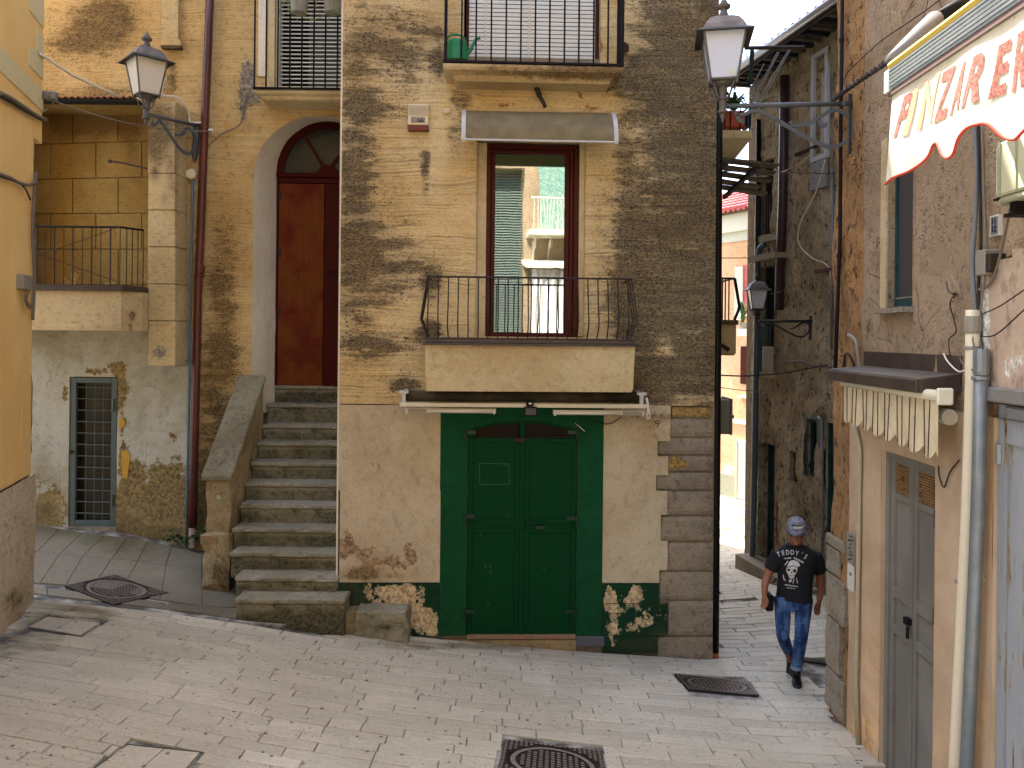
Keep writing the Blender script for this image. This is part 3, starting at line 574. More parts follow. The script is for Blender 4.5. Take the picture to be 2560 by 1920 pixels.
# ---- lower storey: plaster sheets, green paint, quoins
dl = lambda x, y: blobs(x, y, [(1000, 960+480/3.456+370, 10, 10, 0), (900, 1432, 60, 16, .9), (980, 1447, 130, 8, .7), (905, 1400, 40, 30, .4), (1480, 1040, 300, 14, .35), (1640, 1060, 60, 90, .55), (1080, 1100, 30, 100, .15), (1600, 1440, 40, 8, .5), (1560, 1120, 30, 60, .2), (1010, 1030, 60, 30, .35)])
pl = lambda x, y: blobs(x, y, [(900, 1380, 40, 40, .45), (960, 1400, 60, 30, .5), (1030, 1390, 16, 26, .8), (1020, 1365, 10, 8, .7), (860, 1350, 20, 60, .4), (1080, 1452, 10, 4, .6), (1560, 1250, 30, 60, .12), (1625, 1060, 40, 60, .25)])
def sheet(name, px, d, mat, att, par=H1, fr=FM, step=.07, d0=-.05):
    pts = [fr.H(x, y, d) for x, y in px]; s_ = [p[0] for p in pts]; z_ = [p[1] for p in pts]
    inside = lambda s, z: sum(((a[1] > z) != (b[1] > z)) and (s < (b[0]-a[0])*(z-a[1])/(b[1]-a[1]+1e-12)+a[0]) for a, b in zip(pts, pts[1:]+pts[:1])) % 2 == 1
    S = lines(min(s_), max(s_), step, s_); Z = lines(min(z_), max(z_), step, z_); V, Fc = grid_mesh(fr, S, Z, inside, d, None, .006)
    m = MB(); m.v = V; m.f = Fc
    for a, b in zip(pts, pts[1:]+pts[:1]): m.add([fr.P(*a, d), fr.P(*b, d), fr.P(*b, d0), fr.P(*a, d0)], [(0, 1, 2, 3)])
    o = m.build(name, mat, par); set_att(o, att, LOC[o.name]); return o
sheet('plaster_panel', [(848, 1012), (1102, 1012), (1102, 1456), (848, 1456)], .012, M['lower'], {'dirt': dl, 'peel': pl})
st = [(1506, 1014), (1787, 1014), (1787, 1016), (1681, 1016), (1681, 1032), (1674, 1103), (1644, 1103), (1644, 1140), (1671, 1141), (1671, 1188), (1640, 1188), (1640, 1226), (1668, 1227), (1668, 1287), (1652, 1287), (1652, 1352), (1668, 1353), (1668, 1425), (1648, 1425), (1648, 1457), (1506, 1457)]
# the stepped outline is split into rectangles so every edge keeps its own depth
edges_ = [(1014, 1103, 1676), (1103, 1141, 1644), (1141, 1188, 1671), (1188, 1227, 1640), (1227, 1287, 1668), (1287, 1352, 1652), (1352, 1425, 1669), (1425, 1457, 1648)]
px = [(1506, 1014)]
for y0, y1, x in edges_: px += [(x, y0), (x, y1)]
px += [(1506, 1457)]
def stepped(name, px, d, mat, att):
    sL = FM.H(px[0][0], px[0][1], d)[0]; m = MB(); rows = [(px[1+2*i], px[2+2*i]) for i in range((len(px)-2)//2)]
    for (xa, ya), (xb, yb) in rows:
        s1 = FM.H(xa, (ya+yb)/2, d)[0]; z1 = FM.H(xa, ya, d)[1]; z0 = FM.H(xb, yb, d)[1]
        S = lines(sL, s1, .06, []); Z = lines(z0, z1, .06, []); V, Fc = grid_mesh(FM, S, Z, lambda a, b: True, d, None, .0); m.add(V, Fc)
        m.add([FM.P(s1, z0, d), FM.P(s1, z1, d), FM.P(s1, z1, -.05), FM.P(s1, z0, -.05)], [(0, 1, 2, 3)])
        m.add([FM.P(sL, z0, d), FM.P(s1, z0, d), FM.P(s1, z0, -.05), FM.P(sL, z0, -.05)], [(3, 2, 1, 0)])
    o = m.build(name, mat, H1); set_att(o, att, LOC[o.name])
stepped('plaster_panel', px, .012, M['lower'], {'dirt': dl, 'peel': pl})
dpeel = lambda x, y: blobs(x, y, [(960, 1490, 50, 30, .55), (1030, 1505, 50, 45, .55), (1060, 1560, 34, 40, .6), (1000, 1540, 60, 30, .3), (1085, 1580, 14, 30, .5), (985, 1475, 60, 14, .5), (1525, 1500, 14, 34, 1.3), (1530, 1565, 18, 16, .6), (1536, 1600, 8, 26, .8), (1590, 1490, 20, 24, .45), (1600, 1550, 60, 40, .38), (1580, 1490, 60, 40, .3), (1662, 1530, 6, 30, .9), (1560, 1575, 30, 10, .3)])
ddirt = lambda x, y: blobs(x, y, [(880, 1500, 50, 60, .6), (920, 1530, 60, 12, .7), (1600, 1610, 60, 20, .5), (1650, 1590, 20, 30, .6), (870, 1470, 20, 40, .5)])
sheet('painted_dado', [(846, 1458), (1096, 1458), (1096, 1590), (846, 1560)], .014, M['dado'], {'dirt': ddirt, 'peel': dpeel})
stepped('painted_dado', [(1508, 1459), (1648, 1459), (1648, 1508), (1668, 1510), (1668, 1588), (1643, 1590), (1643, 1632), (1508, 1632)], .014, M['dado'], {'dirt': ddirt, 'peel': dpeel})
# quoin stones
q = [(1017, 1043, 1680, 'b'), (1047, 1092, 1676, 'd'), (1095, 1137, 1645, 'd'), (1140, 1178, 1672, 'y'), (1181, 1225, 1640, 'd'), (1228, 1288, 1668, 'd'), (1291, 1353, 1652, 'd'), (1357, 1427, 1670, 'd'), (1430, 1500, 1648, 'd'), (1503, 1590, 1671, 'd'), (1593, 1660, 1644, 'd')]
for i, (y0, y1, x0, k) in enumerate(q):
    s0, z1 = FM.H(x0, y0, 0); s1 = FM.H(1783 if i else 1776, y0, 0)[0]; z0 = FM.H(1720, y1, 0)[1]; z1 = FM.H(1720, y0, 0)[1]
    g = .006; S = lines(s0+g, s1, .05, []); Z = lines(z0+g, z1-g, .05, []); dd = -.004-rng.random()*.012; ns = len(S)
    V = []
    for z in Z:
        for s in S:
            e = min(s-s0, s1-s+.02, z-z0, z1-z); V.append(FM.P(s, z, dd+.012*mn.noise(Vector((s*9, i*3.1, z*9)))-(.012 if e < .02 else 0)))
    Fc = [(a*ns+b, a*ns+b+1, (a+1)*ns+b+1, (a+1)*ns+b) for a in range(len(Z)-1) for b in range(ns-1)]
    m = MB().add(V, Fc)
    c = [FM.P(s0+g, z0+g, dd-.012), FM.P(s1, z0+g, dd-.012), FM.P(s1, z1-g, dd-.012), FM.P(s0+g, z1-g, dd-.012), FM.P(s0+g, z0+g, -.06), FM.P(s1, z0+g, -.06), FM.P(s1, z1-g, -.06), FM.P(s0+g, z1-g, -.06)]
    m.add(c, [(0, 4, 5, 1), (1, 5, 6, 2), (2, 6, 7, 3), (3, 7, 4, 0)])
    o = m.build('stone', M['quoin'], H1, smooth=False)
    set_att(o, {'peel': (lambda x, y: .62+0*x) if k == 'b' else (lambda x, y: blobs(x, y, [(1690, 1155, 26, 22, .8), (1740, 1062, 40, 16, .5)])), 'dirt': lambda x, y: blobs(x, y, [(1700, 1020, 90, 40, .5), (1775, 1300, 12, 400, .4)])}, LOC[o.name])
# render coat edge over the top of the quoins, left of the corner
# ---- green surround and door
zk = FM.H(1300, 1040)[1]; ds0, ds1, dz0, dz1 = hole(FM, 1167, 1060, 1441, 1588)
zp0, zp1 = FM.H(1100, 1590, .02)[1], zb-.02; a0, a1 = FM.H(1101, 1300, .02)[0], FM.H(1507, 1300, .02)[0]
cx = (ds0+ds1)/2; hw_ = (ds1-ds0)/2
def arch_z(s): return dz1-.16+.20*math.sqrt(max(0, 1-((s-cx)/(hw_+.02))**2*.9))
m = MB()
for u0, u1 in ((a0, ds0), (ds1, a1)):
    S = lines(u0, u1, .06, []); Z = lines(zp0, zp1, .06, []); V, Fc = grid_mesh(FM, S, Z, lambda a, b: True, .018, None, .008); m.add(V, Fc)
S = lines(ds0, ds1, .05, [])
for p, q_ in zip(S, S[1:]):
    m.add([FM.P(p, arch_z(p), .018), FM.P(q_, arch_z(q_), .018), FM.P(q_, zp1, .018), FM.P(p, zp1, .018)], [(0, 1, 2, 3)])
    m.add([FM.P(p, arch_z(p), .018), FM.P(q_, arch_z(q_), .018), FM.P(q_, arch_z(q_), -.1), FM.P(p, arch_z(p), -.1)], [(3, 2, 1, 0)])
for s_, f_ in ((ds0, 1), (ds1, 0)): m.add([FM.P(s_, zp0, .018), FM.P(s_, arch_z(s_), .018), FM.P(s_, arch_z(s_), -.1), FM.P(s_, zp0, -.1)], [(0, 1, 2, 3)])
for s_ in (a0, a1): m.add([FM.P(s_, zp0, .018), FM.P(s_, zp1, .018), FM.P(s_, zp1, -.06), FM.P(s_, zp0, -.06)], [(0, 1, 2, 3)])
o = m.build('door_surround', M['gsurr'], H1); set_att(o, {'dirt': lambda x, y: blobs(x, y, [(1130, 1585, 60, 10, .6), (1300, 1040, 200, 12, .3)])}, LOC[o.name])
yv = 1096; zmid = FM.H(1300, yv)[1]; door = None; w2 = FM.H(1303, 1300)[0]
dr = MB().box(FM, ds0+.008, w2-.004, dz0, zmid, -.055, -.030).build('door_leaf', M['green'], H1)
dr2 = MB().box(FM, w2+.004, ds1-.008, dz0, zmid, -.055, -.030).build('door_leaf', M['green'], H1)
MB().box(FM, w2-.02, w2+.035, dz0, dz1+.1, -.05, -.006).build('meeting_strip', M['green'], dr2, bevel=.004)
for leaf, L, R_ in ((dr, ds0+.008, w2-.02), (dr2, w2+.036, ds1-.008)):
    zz = [dz0, FM.H(1300, 1322)[1], FM.H(1300, 1312)[1], zmid]
    for z0_, z1_ in ((dz0, zz[1]-.004), (zz[2]+.004, zmid)):
        MB().pbox if 0 else None
        frame(FM, L, R_, z0_, z1_, .055, -.030, -.016).build('leaf_frame', M['green'], leaf, bevel=.004)
        MB().box(FM, L+.058, R_-.058, z0_+.058, z1_-.058, -.030, -.026).build('leaf_panel', M['green'], leaf, bevel=.002)
vent = frame(FM, ds0, ds1, zmid, zmid+.001, .0001, -.05, -.04).build('transom', M['green'], H1)
MB().box(FM, ds0-.01, ds1+.01, zmid+.003, dz1+.1, -.0495, -.0465).build('vent_backing', M['blackgap'], vent)
for L, R_ in ((FM.H(1186, 1090)[0], FM.H(1296, 1090)[0]), (FM.H(1318, 1090)[0], FM.H(1425, 1090)[0])):
    m = MB(); s_ = L
    while s_ <= R_: m.box(FM, s_-.002, s_+.002, zmid+.004, arch_z(s_)-.03, -.044, -.040); s_ += .028
    z_ = zmid+.02
    while z_ < dz1: 
        ok = [s for s in np.linspace(L, R_, 40) if arch_z(s)-.03 > z_]
        if ok: m.box(FM, min(ok), max(ok), z_-.002, z_+.002, -.040, -.036)
        z_ += .028
    tag(m.build('wire_mesh', M['rust'], vent), kind='stuff')
m = MB().box(FM, ds0+.0, FM.H(1184, 1090)[0], zmid+.003, dz1-.12, -.05, -.02).box(FM, FM.H(1427, 1090)[0], ds1, zmid+.003, dz1-.12, -.05, -.02)
S = lines(ds0, ds1, .05, [])
for p, q_ in zip(S, S[1:]): m.hexa([FM.P(p, arch_z(p)-.035, -.02), FM.P(q_, arch_z(q_)-.035, -.02), FM.P(q_, arch_z(q_)+.0, -.02), FM.P(p, arch_z(p), -.02)], [FM.P(p, arch_z(p)-.035, -.06), FM.P(q_, arch_z(q_)-.035, -.06), FM.P(q_, arch_z(q_), -.06), FM.P(p, arch_z(p), -.06)])
m.build('vent_frame', M['green'], vent)
for x, y in ((1164, 1087), (1163, 1298), (1161, 1536), (1444, 1087), (1442, 1302), (1440, 1536)):
    s, z = FM.H(x, y, .03); sg = 1 if x < 1300 else -1
    MB().tube([FM.P(s, z-.05, .03), FM.P(s, z+.06, .03)], .017, 8).box(FM, min(s, s+sg*.11), max(s, s+sg*.11), z+.005, z+.05, .012, .026).build('hinge', M['green2'], dr if x < 1300 else dr2)
s, z = FM.H(1298, 1100, 0); MB().box(FM, s-.06, s+.07, z-.02, z+.025, -.008, .02).build('latch', M['rust'], dr, bevel=.006)
s, z = FM.H(1350, 1318, 0); MB().box(FM, s-.055, s+.06, z-.018, z+.02, -.012, .03).build('handle', M['green2'], dr2, bevel=.004)
s, z = FM.H(1320, 1308, 0); MB().lathe(FM.P(s, z, .0), [(.001, 0), (.02, 0), (.018, .01)], 8).build('lock', M['rust'], dr2)
s0, z1 = FM.H(1168, 1098, 0); 
# scratched outline of a removed notice
m = MB(); pts = [FM.H(x, y, -.025) for x, y in ((1198, 1158), (1272, 1160), (1274, 1210), (1200, 1212))]
for a, b in zip(pts, pts[1:]+pts[:1]): m.tube([FM.P(*a, -.0245), FM.P(*b, -.0245)], .0022, 4)
for x, y in ((1298, 1220), (1299, 1232), (1298, 1245), (1202, 1336), (1213, 1416), (1226, 1418), (1226, 1432), (1220, 1512), (1360, 1422), (1268, 1288)):
    s, z = FM.H(x, y, -.02); m.box(FM, s-.004, s+.005, z-.01, z+.012, -.027, -.0235)
m.build('paint_chips', simple('chip_pale', (92, 122, 92), .8), dr)
# sill, footing stones
MB().pbox(FM, 1167, 1589, 1440, 1599, -.1, .03).build('door_sill', M['brick'], H1, bevel=.006)
m = MB().pbox(FM, 1060, 1600, 1440, 1640, -.1, .012).wob(.01, 6); m.build('footing', M['newel'], H1)
MB().pbox(FM, 1441, 1592, 1512, 1618, -.05, .035).build('footing_stone', simple('blue_grey_stone', (92, 98, 104), .85, bump=.6, sc=18), H1, bevel=.01)
# number painted beside the door
def text3d(s, size, name, mat, parent, origin, ex, ey, ext=.002, bold=0., shear=0., spacing=1., align='CENTER', res=3):
    cu = bpy.data.curves.new(name, 'FONT'); cu.body = s; cu.size = size; cu.extrude = ext; cu.offset = bold; cu.shear = shear; cu.space_character = spacing; cu.align_x = align; cu.resolution_u = res
    o = bpy.data.objects.new('t', cu); SC.collection.objects.link(o); bpy.context.view_layer.update()
    me = bpy.data.meshes.new_from_object(o.evaluated_get(bpy.context.evaluated_depsgraph_get())); bpy.data.objects.remove(o)
    ex = Vector(ex).normalized(); ey = Vector(ey).normalized(); ez = ex.cross(ey); V = [Vector(origin)+ex*v.co.x+ey*v.co.y+ez*v.co.z for v in me.vertices]; Fs = [tuple(p.vertices) for p in me.polygons]
    bpy.data.meshes.remove(me); return place(name, V, Fs, mat, parent)
s, z = FM.H(1643, 1068, .014); text3d('9', .115, 'house_number', M['ink'], H1, FM.P(s, z, .014), FM.s, (0, 0, 1), .001)
# ================================================================ left house
H2 = thing('ochre_house', 'ochre rendered house at the back left with arched portal, walled balcony and barred cellar door', 'house', (-5, 10.4, -2.9))
hl = hole(FL, 40, 256, 371, 722, 0); hc = hole(FL, 172, 942, 292, 1318, .22)
XC = -2.6; RO = .86; RI = .71; sx = lambda X: X+6.6
zdoor = at(760, 964, 10.9).z; zsp = at(640, 440, 10.4).z; ztop = at(800, 290, 10.4).z; zspi = at(700, 430, 10.9).z; ztopi = at(815, 303, 10.9).z
ha = (sx(XC-RO), sx(-1.90), zdoor-.02, ztop+.05, 0)
huw = (sx(at(688, 100, 10.4).x), sx(-1.90), at(700, 218, 10.4).z, 4.55, .22)
zc = at(300, 826, 10.4).z
ld = lambda x, y: 1.2*blobs(x, y, [(255, 60, 70, 60, .9), (200, 90, 90, 50, .5), (300, 40, 40, 50, .5), (150, 130, 60, 40, .4), (230, 235, 130, 16, .75), (420, 200, 30, 40, .3), (556, 700, 46, 90, .62), (560, 860, 46, 90, .75), (560, 560, 40, 60, .3), (600, 240, 20, 60, .3), (545, 1050, 60, 140, .7), (540, 1250, 60, 100, .9), (500, 1300, 30, 80, .5), (640, 260, 30, 10, .5), (430, 500, 12, 400, .4)])
lp = lambda x, y: blobs(x, y, [(612, 215, 16, 50, 1.1), (628, 180, 12, 40, .9), (608, 280, 14, 26, .8), (590, 905, 26, 24, .8), (636, 320, 6, 30, .6), (640, 250, 14, 20, .7)])
wall('wall', FL, sx(-7.6), sx(-1.90), zc, 4.7, [hl[:4]+(0,), ha, huw], M['left'], H2, .08, 0, {'dirt': ld, 'peel': lp}, .012)
# spandrels of the arch
m = MB(); K = 24
def arc(t, R, zs, zt): a = math.pi*t; return XC-R*math.cos(a), zs+(zt-zs)*math.sin(a)
for i in range(K):
    (xa, za), (xb, zb_) = arc(i/K, RO, zsp, ztop), arc((i+1)/K, RO, zsp, ztop)
    if xa > -1.9: break
    xb = min(xb, -1.9)
    for j in range(4):
        f = lambda x, z, t: FL.P(sx(x), z+(ztop+.05-z)*t, 0)
        m.add([f(xa, za, j/4), f(xb, zb_, j/4), f(xb, zb_, (j+1)/4), f(xa, za, (j+1)/4)], [(0, 1, 2, 3)])
o = m.build('arch_surround', M['left'], H2); set_att(o, {'dirt': ld}, LOC[o.name])
m = MB(); ring = [(XC-RO, zdoor-.35)]+[(XC-RO, z) for z in np.linspace(zdoor, zsp, 8)[:-1]]+[arc(i/K, RO, zsp, ztop) for i in range(K+1)]
rin = [(XC-RI, zdoor-.35)]+[(XC-RI, z) for z in np.linspace(zdoor, zspi, 8)[:-1]]+[arc(i/K, RI, zspi, ztopi) for i in range(K+1)]
V = []; D = 5
for (xa, za), (xb, zb_) in zip(ring, rin):
    for j in range(D+1):
        t = j/D; p = Vector((xa+(xb-xa)*t, 10.4-.012+t*.52, za+(zb_-za)*t)); V.append(p+mn.noise_vector(p*4)*.012)
Fc = [(i*(D+1)+j, i*(D+1)+j+1, (i+1)*(D+1)+j+1, (i+1)*(D+1)+j) for i in range(len(ring)-1) for j in range(D)]
o = place('portal_reveal', V, Fc, M['white'], H2, smooth=True); set_att(o, {'dirt': lambda x, y: blobs(x, y, [(640, 1000, 60, 60, .6), (640, 640, 6, 300, .3), (700, 320, 60, 30, .2)])}, LOC[o.name])
# cellar storey
cp = lambda x, y: blobs(x, y, [(302, 960, 22, 60, .85), (300, 1100, 5, 140, .6), (165, 980, 8, 40, .9), (230, 925, 90, 12, .6), (430, 1190, 60, 60, .45), (380, 1250, 100, 80, .8), (440, 1300, 60, 80, .7), (320, 1300, 40, 50, .6), (335, 1180, 16, 40, .8), (120, 1260, 50, 60, .8), (100, 1310, 60, 40, .8), (430, 1090, 24, 16, .6), (310, 1060, 10, 16, .7), (310, 1150, 12, 50, .6), (405, 1340, 120, 20, .6)])
cd = lambda x, y: 1.4*blobs(x, y, [(120, 1200, 60, 60, .35), (110, 1290, 50, 50, .6), (400, 1330, 100, 26, .8), (320, 1310, 30, 40, .7), (430, 1250, 30, 60, .2), (230, 850, 160, 30, .25), (300, 930, 30, 20, .3), (150, 1000, 14, 60, .3), (420, 1380, 60, 20, .7)])
sm = sx(at(486, 1100, 10.4).x)
wall('cellar_wall', FL, sx(-7.6), sm, -3.6, zc, [hc[:4]+(.2,)], M['cellar'], H2, .07, 0, {'dirt': cd, 'peel': cp}, .02)
wall('cellar_wall', FL, sm, sx(XC-RO), -3.6, zc, [], M['left'], H2, .07, -.002, {'dirt': ld, 'peel': lambda x, y: blobs(x, y, [(540, 980, 30, 60, .5), (550, 1090, 40, 60, .4), (520, 1300, 40, 80, .7)])}, .03)
# yellow patches of older paint
for px in ([(298, 1045), (307, 1046), (313, 1056), (311, 1066), (301, 1074), (297, 1068)], [(303, 1130), (316, 1124), (325, 1140), (318, 1200), (306, 1190)]):
    sheetm = MB().poly(FL, [FL.H(x, y, .012) for x, y in px], -.01, .014); sheetm.build('paint_patch', simple('old_yellow_paint', (200, 156, 52), .8, bump=.2, var=.3), H2)
MB().box(FL, sx(-12), sx(-1.9), 4.7, 11., -.4, 0).build('upper_wall', M['left'], H2)
MB().box(FL, sx(-12), sx(-1.9), -4, 11, -5, -1.9).build('rear_wing', M['tuff'], H2)
MB().box(FL, sx(-12), sx(-7.6), -4, 4.7, -.4, 0).build('side_wall', M['left'], H2)
# ---- loggia with ashlar lining
hs0, hs1, hz0, hz1 = hl[:4]
MB().box(FL, hs0-.4, hs1, hz1, hz1+.05, -.62, -.004).box(FL, hs0-.4, hs1, hz0-.1, hz0, -.62, 0).box(FL, hs1, hs1+.02, hz0, hz1, -.62, -.004).box(FL, hs0-.4, hs1, hz0, hz1, -.66, -.62).build('loggia', M['loggia'], H2)
LG = FL.off(-.60); yb_ = [(262, 268), (361, 353), (449, 443), (535, 533), (623, 623), (712, 712), (760, 760)]
jx = [[182, 296], [127, 240, 355], [182, 296], [127, 240, 355], [182, 296], [127, 240, 355]]
for r in range(6):
    xs_ = [40]+jx[r]+[385]
    for a, b in zip(xs_, xs_[1:]):
        fy = lambda q, x: q[0]+(q[1]-q[0])*(x-90)/280
        c = [LG.H(a, fy(yb_[r+1], a)), LG.H(b, fy(yb_[r+1], b)), LG.H(b, fy(yb_[r], b)), LG.H(a, fy(yb_[r], a))]; g = .006
        c = [(c[0][0]+g, c[0][1]+g), (c[1][0]-g, c[1][1]+g), (c[2][0]-g, c[2][1]-g), (c[3][0]+g, c[3][1]-g)]
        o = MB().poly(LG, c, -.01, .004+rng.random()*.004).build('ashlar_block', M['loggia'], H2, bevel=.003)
        bb = bmesh.new(); bb.from_mesh(o.data); bmesh.ops.subdivide_edges(bb, edges=bb.edges[:], cuts=3, use_grid_fill=True); bb.to_mesh(o.data); bb.free()
        set_att(o, {'dirt': lambda x, y: blobs(x, y, [(160, 290, 70, 70, .9), (240, 285, 80, 70, 1.), (330, 300, 40, 80, .8), (340, 440, 30, 100, .5), (200, 560, 80, 60, .2)]), 'peel': lambda x, y: blobs(x, y, [(180, 700, 26, 16, .9), (355, 695, 14, 24, .8), (270, 712, 40, 6, .5)])}, LOC[o.name])
# tile course over the loggia
tl = MB().box(FL, hs0-.3, sx(at(345, 250, 10.3).x), hz1-.02, hz1+.012, -.03, .13).build('eave_board', M['blackgap'], H2)
for i in range(30):
    s = sx(-6.75)+i*.085
    if s > sx(at(338, 250, 10.3).x): break
    m = MB(); V = []; a0 = FL.P(s, hz1+.012+i*.0015, 0)
    for dd in (-.02, .155):
        for k in range(5): an = math.pi*k/4; V.append(FL.P(s+.038*math.cos(an), hz1+.014+.03*math.sin(an)+i*.0012-(dd*.1), dd))
        for k in range(5): an = math.pi*(4-k)/4; V.append(FL.P(s+.028*math.cos(an), hz1+.014+.02*math.sin(an)+i*.0012-(dd*.1), dd))
    m.v = V; m.f = [(k, (k+1) % 10, 10+(k+1) % 10, 10+k) for k in range(10)]+[tuple(range(10, 20))]
    m.build('roof_tile', M['tile'], tl)
m = MB(); V = []; 
# ---- pilaster of stacked blocks
PY = [(250, 433), (433, 525), (525, 617), (617, 710), (710, 802), (802, 916)]
for i, (y0, y1) in enumerate(PY):
    s0 = FL.H(371, y0, .4)[0]; s1 = FL.H(438, y0, .4)[0]; z1 = FL.H(400, y0, .4)[1]; z0 = FL.H(400, y1, .4)[1]
    S = [s0, s1]; m = MB().box(FL, s0, s1, z0+.004, z1-.004, -.0, .4-rng.random()*.006)
    o = m.build('pilaster_block', M['pil'], H2, bevel=.006)
    bb = bmesh.new(); bb.from_mesh(o.data); bmesh.ops.subdivide_edges(bb, edges=bb.edges[:], cuts=7, use_grid_fill=True); bb.to_mesh(o.data); bb.free()
    set_att(o, {'dirt': lambda x, y: blobs(x, y, [(400, 300, 60, 60, .95), (390, 370, 40, 60, .8), (430, 440, 16, 60, .5), (385, 440, 14, 26, .5), (440, 560, 10, 160, .35), (410, 500, 14, 30, .5)]), 'peel': lambda x, y: blobs(x, y, [(400, 880, 26, 22, .8), (375, 905, 10, 16, .5), (460, 830, 8, 60, .4)])}, LOC[o.name])
MB().pbox(FL, 404, -120, 446, 106, 0, .07).build('pilaster_shaft', M['pil'], H2, bevel=.004)
MB().pbox(FL, 401, 98, 452, 113, 0, .10).build('pilaster_cap', M['pil'], H2, bevel=.006)
MB().pbox(FL, 402, 114, 451, 120, 0, .085).build('pilaster_cap', M['brown'], H2)
# ---- walled balcony
DL = .8; sA = sx(-7.4); sB = FL.H(303, 780, DL)[0]; zt = FL.H(200, 727, DL)[1]; zb3 = FL.H(200, 826, DL)[1]; sP = FL.H(370, 780, .4)[0]
m = MB().box(FL, sA, sB, zb3, zt, -.02, DL).box(FL, sB+.001, sP, zb3, zt, -.02, .41)
m.hexa([FL.P(sB, zb3, DL), FL.P(sP, zb3, .55), FL.P(sP, zt, .55), FL.P(sB, zt, DL)], [FL.P(sB, zb3, .42), FL.P(sP, zb3, .42), FL.P(sP, zt, .42), FL.P(sB, zt, .42)])
bl = m.build('balcony', M['slab'], H2)
bb = bmesh.new(); bb.from_mesh(bl.data); bmesh.ops.subdivide_edges(bb, edges=bb.edges[:], cuts=14, use_grid_fill=True); bb.to_mesh(bl.data); bb.free()
set_att(bl, {'dirt': lambda x, y: blobs(x, y, [(180, 735, 120, 12, .4), (331, 790, 10, 14, 1.2), (250, 786, 150, 3, .4), (180, 822, 130, 5, .5)]), 'peel': lambda x, y: blobs(x, y, [(190, 806, 60, 8, .5), (326, 815, 6, 12, .9), (300, 760, 6, 20, .4)])}, LOC[bl.name])
def prism_edge(z0, z1, e): return MB().hexa([FL.P(sA, z0, DL+e), FL.P(sB+e, z0, DL+e), FL.P(sB+e, z1, DL+e), FL.P(sA, z1, DL+e)], [FL.P(sA, z0, 0), FL.P(sB+e, z0, 0), FL.P(sB+e, z1, 0), FL.P(sA, z1, 0)]).hexa([FL.P(sB+e, z0, DL+e), FL.P(sP, z0, .55+e), FL.P(sP, z1, .55+e), FL.P(sB+e, z1, DL+e)], [FL.P(sB+e, z0, .42), FL.P(sP, z0, .42), FL.P(sP, z1, .42), FL.P(sB+e, z1, .42)])
prism_edge(zt+.002, zt+.045, .03).build('drip_edge', M['brown'], bl); prism_edge(zt+.046, zt+.075, .012).build('drip_edge', M['brown'], bl)
zr = FL.H(200, 566, DL)[1]; zz = zt+.075
for i, x in enumerate((92, 113, 136, 159, 182, 206, 229, 252, 276, 300)):
    s, _ = FL.H(x, 640, DL-.04); r = .006 if i % 2 else .010; MB().tube([FL.P(s, zz, DL-.04), FL.P(s, zr, DL-.04)], r, 5).build('baluster', M['iron'], bl)
for k in range(1, 5):
    p = FL.P(sB-.03, 0, DL-.04).lerp(FL.P(sP-.02, 0, .50), k/4); MB().tube([p+Vector((0, 0, zz)), p+Vector((0, 0, zr))], .007, 5).build('baluster', M['iron'], bl)
m = MB(); a = FL.P(sB-.03, zr, DL-.04); b = FL.P(sP-.02, zr, .50); m.tube([FL.P(sA, zr, DL-.04), a, b], .014, 6); m.build('hand_rail', M['black'], bl)
MB().tube([FL.P(*FL.H(92, 640, DL), DL), FL.P(sB-.03, zr, DL)], .005, 4).tube([FL.P(*FL.H(92, 634, DL), DL), FL.P(sB-.02, zz+.03, DL)], .005, 4).build('stay_wire', M['rust'], bl)
# ---- barred cellar door
cs0, cs1, cz0, cz1 = hc[:4]
gd = frame(FL, cs0+.01, cs1-.01, cz0+.01, cz1-.01, .075, -.06, -.01).build('cellar_door', M['ggrey'], H2, bevel=.005)
m = MB().box(FL, cs0+.115, cs0+.13, cz0+.1, cz1-.1, -.05, -.03).box(FL, cs0-.005, cs1+.005, cz0-.06, cz0+.01, -.1, .02)
MB().box(FL, cs0-.01, cs1+.01, cz0-.09, cz0+.008, -.1, .02).build('threshold', M['quoin'], gd)
w_ = cs1-cs0; 
for i in range(3):
    s = cs0+.09+(w_-.18)*(i+1)/4+.0; MB().tube([FL.P(s, cz0+.08, -.045), FL.P(s, cz1-.08, -.045)], .0075, 6).build('bar', M['ggrey'], gd)
z = cz0+.09; n_ = 12
for i in range(n_): zq = cz0+.085+(cz1-cz0-.17)*(i+.6)/n_; MB().tube([FL.P(cs0+.08, zq+.004, -.034), FL.P(cs1-.08, zq-.004, -.034)], .0075, 6).build('bar', M['ggrey'], gd)
for z in (cz0+.28, cz1-.45): MB().tube([FL.P(cs1-.055, z, .0), FL.P(cs1-.055, z+.16, .0)], .016, 8).build('hinge', M['ggrey'], gd)
MB().lathe(FL.P(cs0+.03, (cz0+cz1)/2, .0), [(.02, -.02), (.024, 0), (.02, .02)], 8).build('lock', M['rust'], gd)
t = NT('dirty_louvre_glass', .3, .5); wv = t.n('ShaderNodeTexWave', wave_type='BANDS', bands_direction='Z'); wv.inputs['Scale'].default_value = 16; t.t.links.new(t.pos, wv.inputs[0])
t.col(t.mix(t.M('MULTIPLY', wv.outputs['Fac'], t.map(t.noise(1.6, 2), .35, .6)), lin((28, 26, 20)), lin((74, 66, 46)))); M['louvre'] = t.m
MB().box(FL, cs0, cs1, cz0, cz1, -.14, -.13).build('pane', M['louvre'], gd)
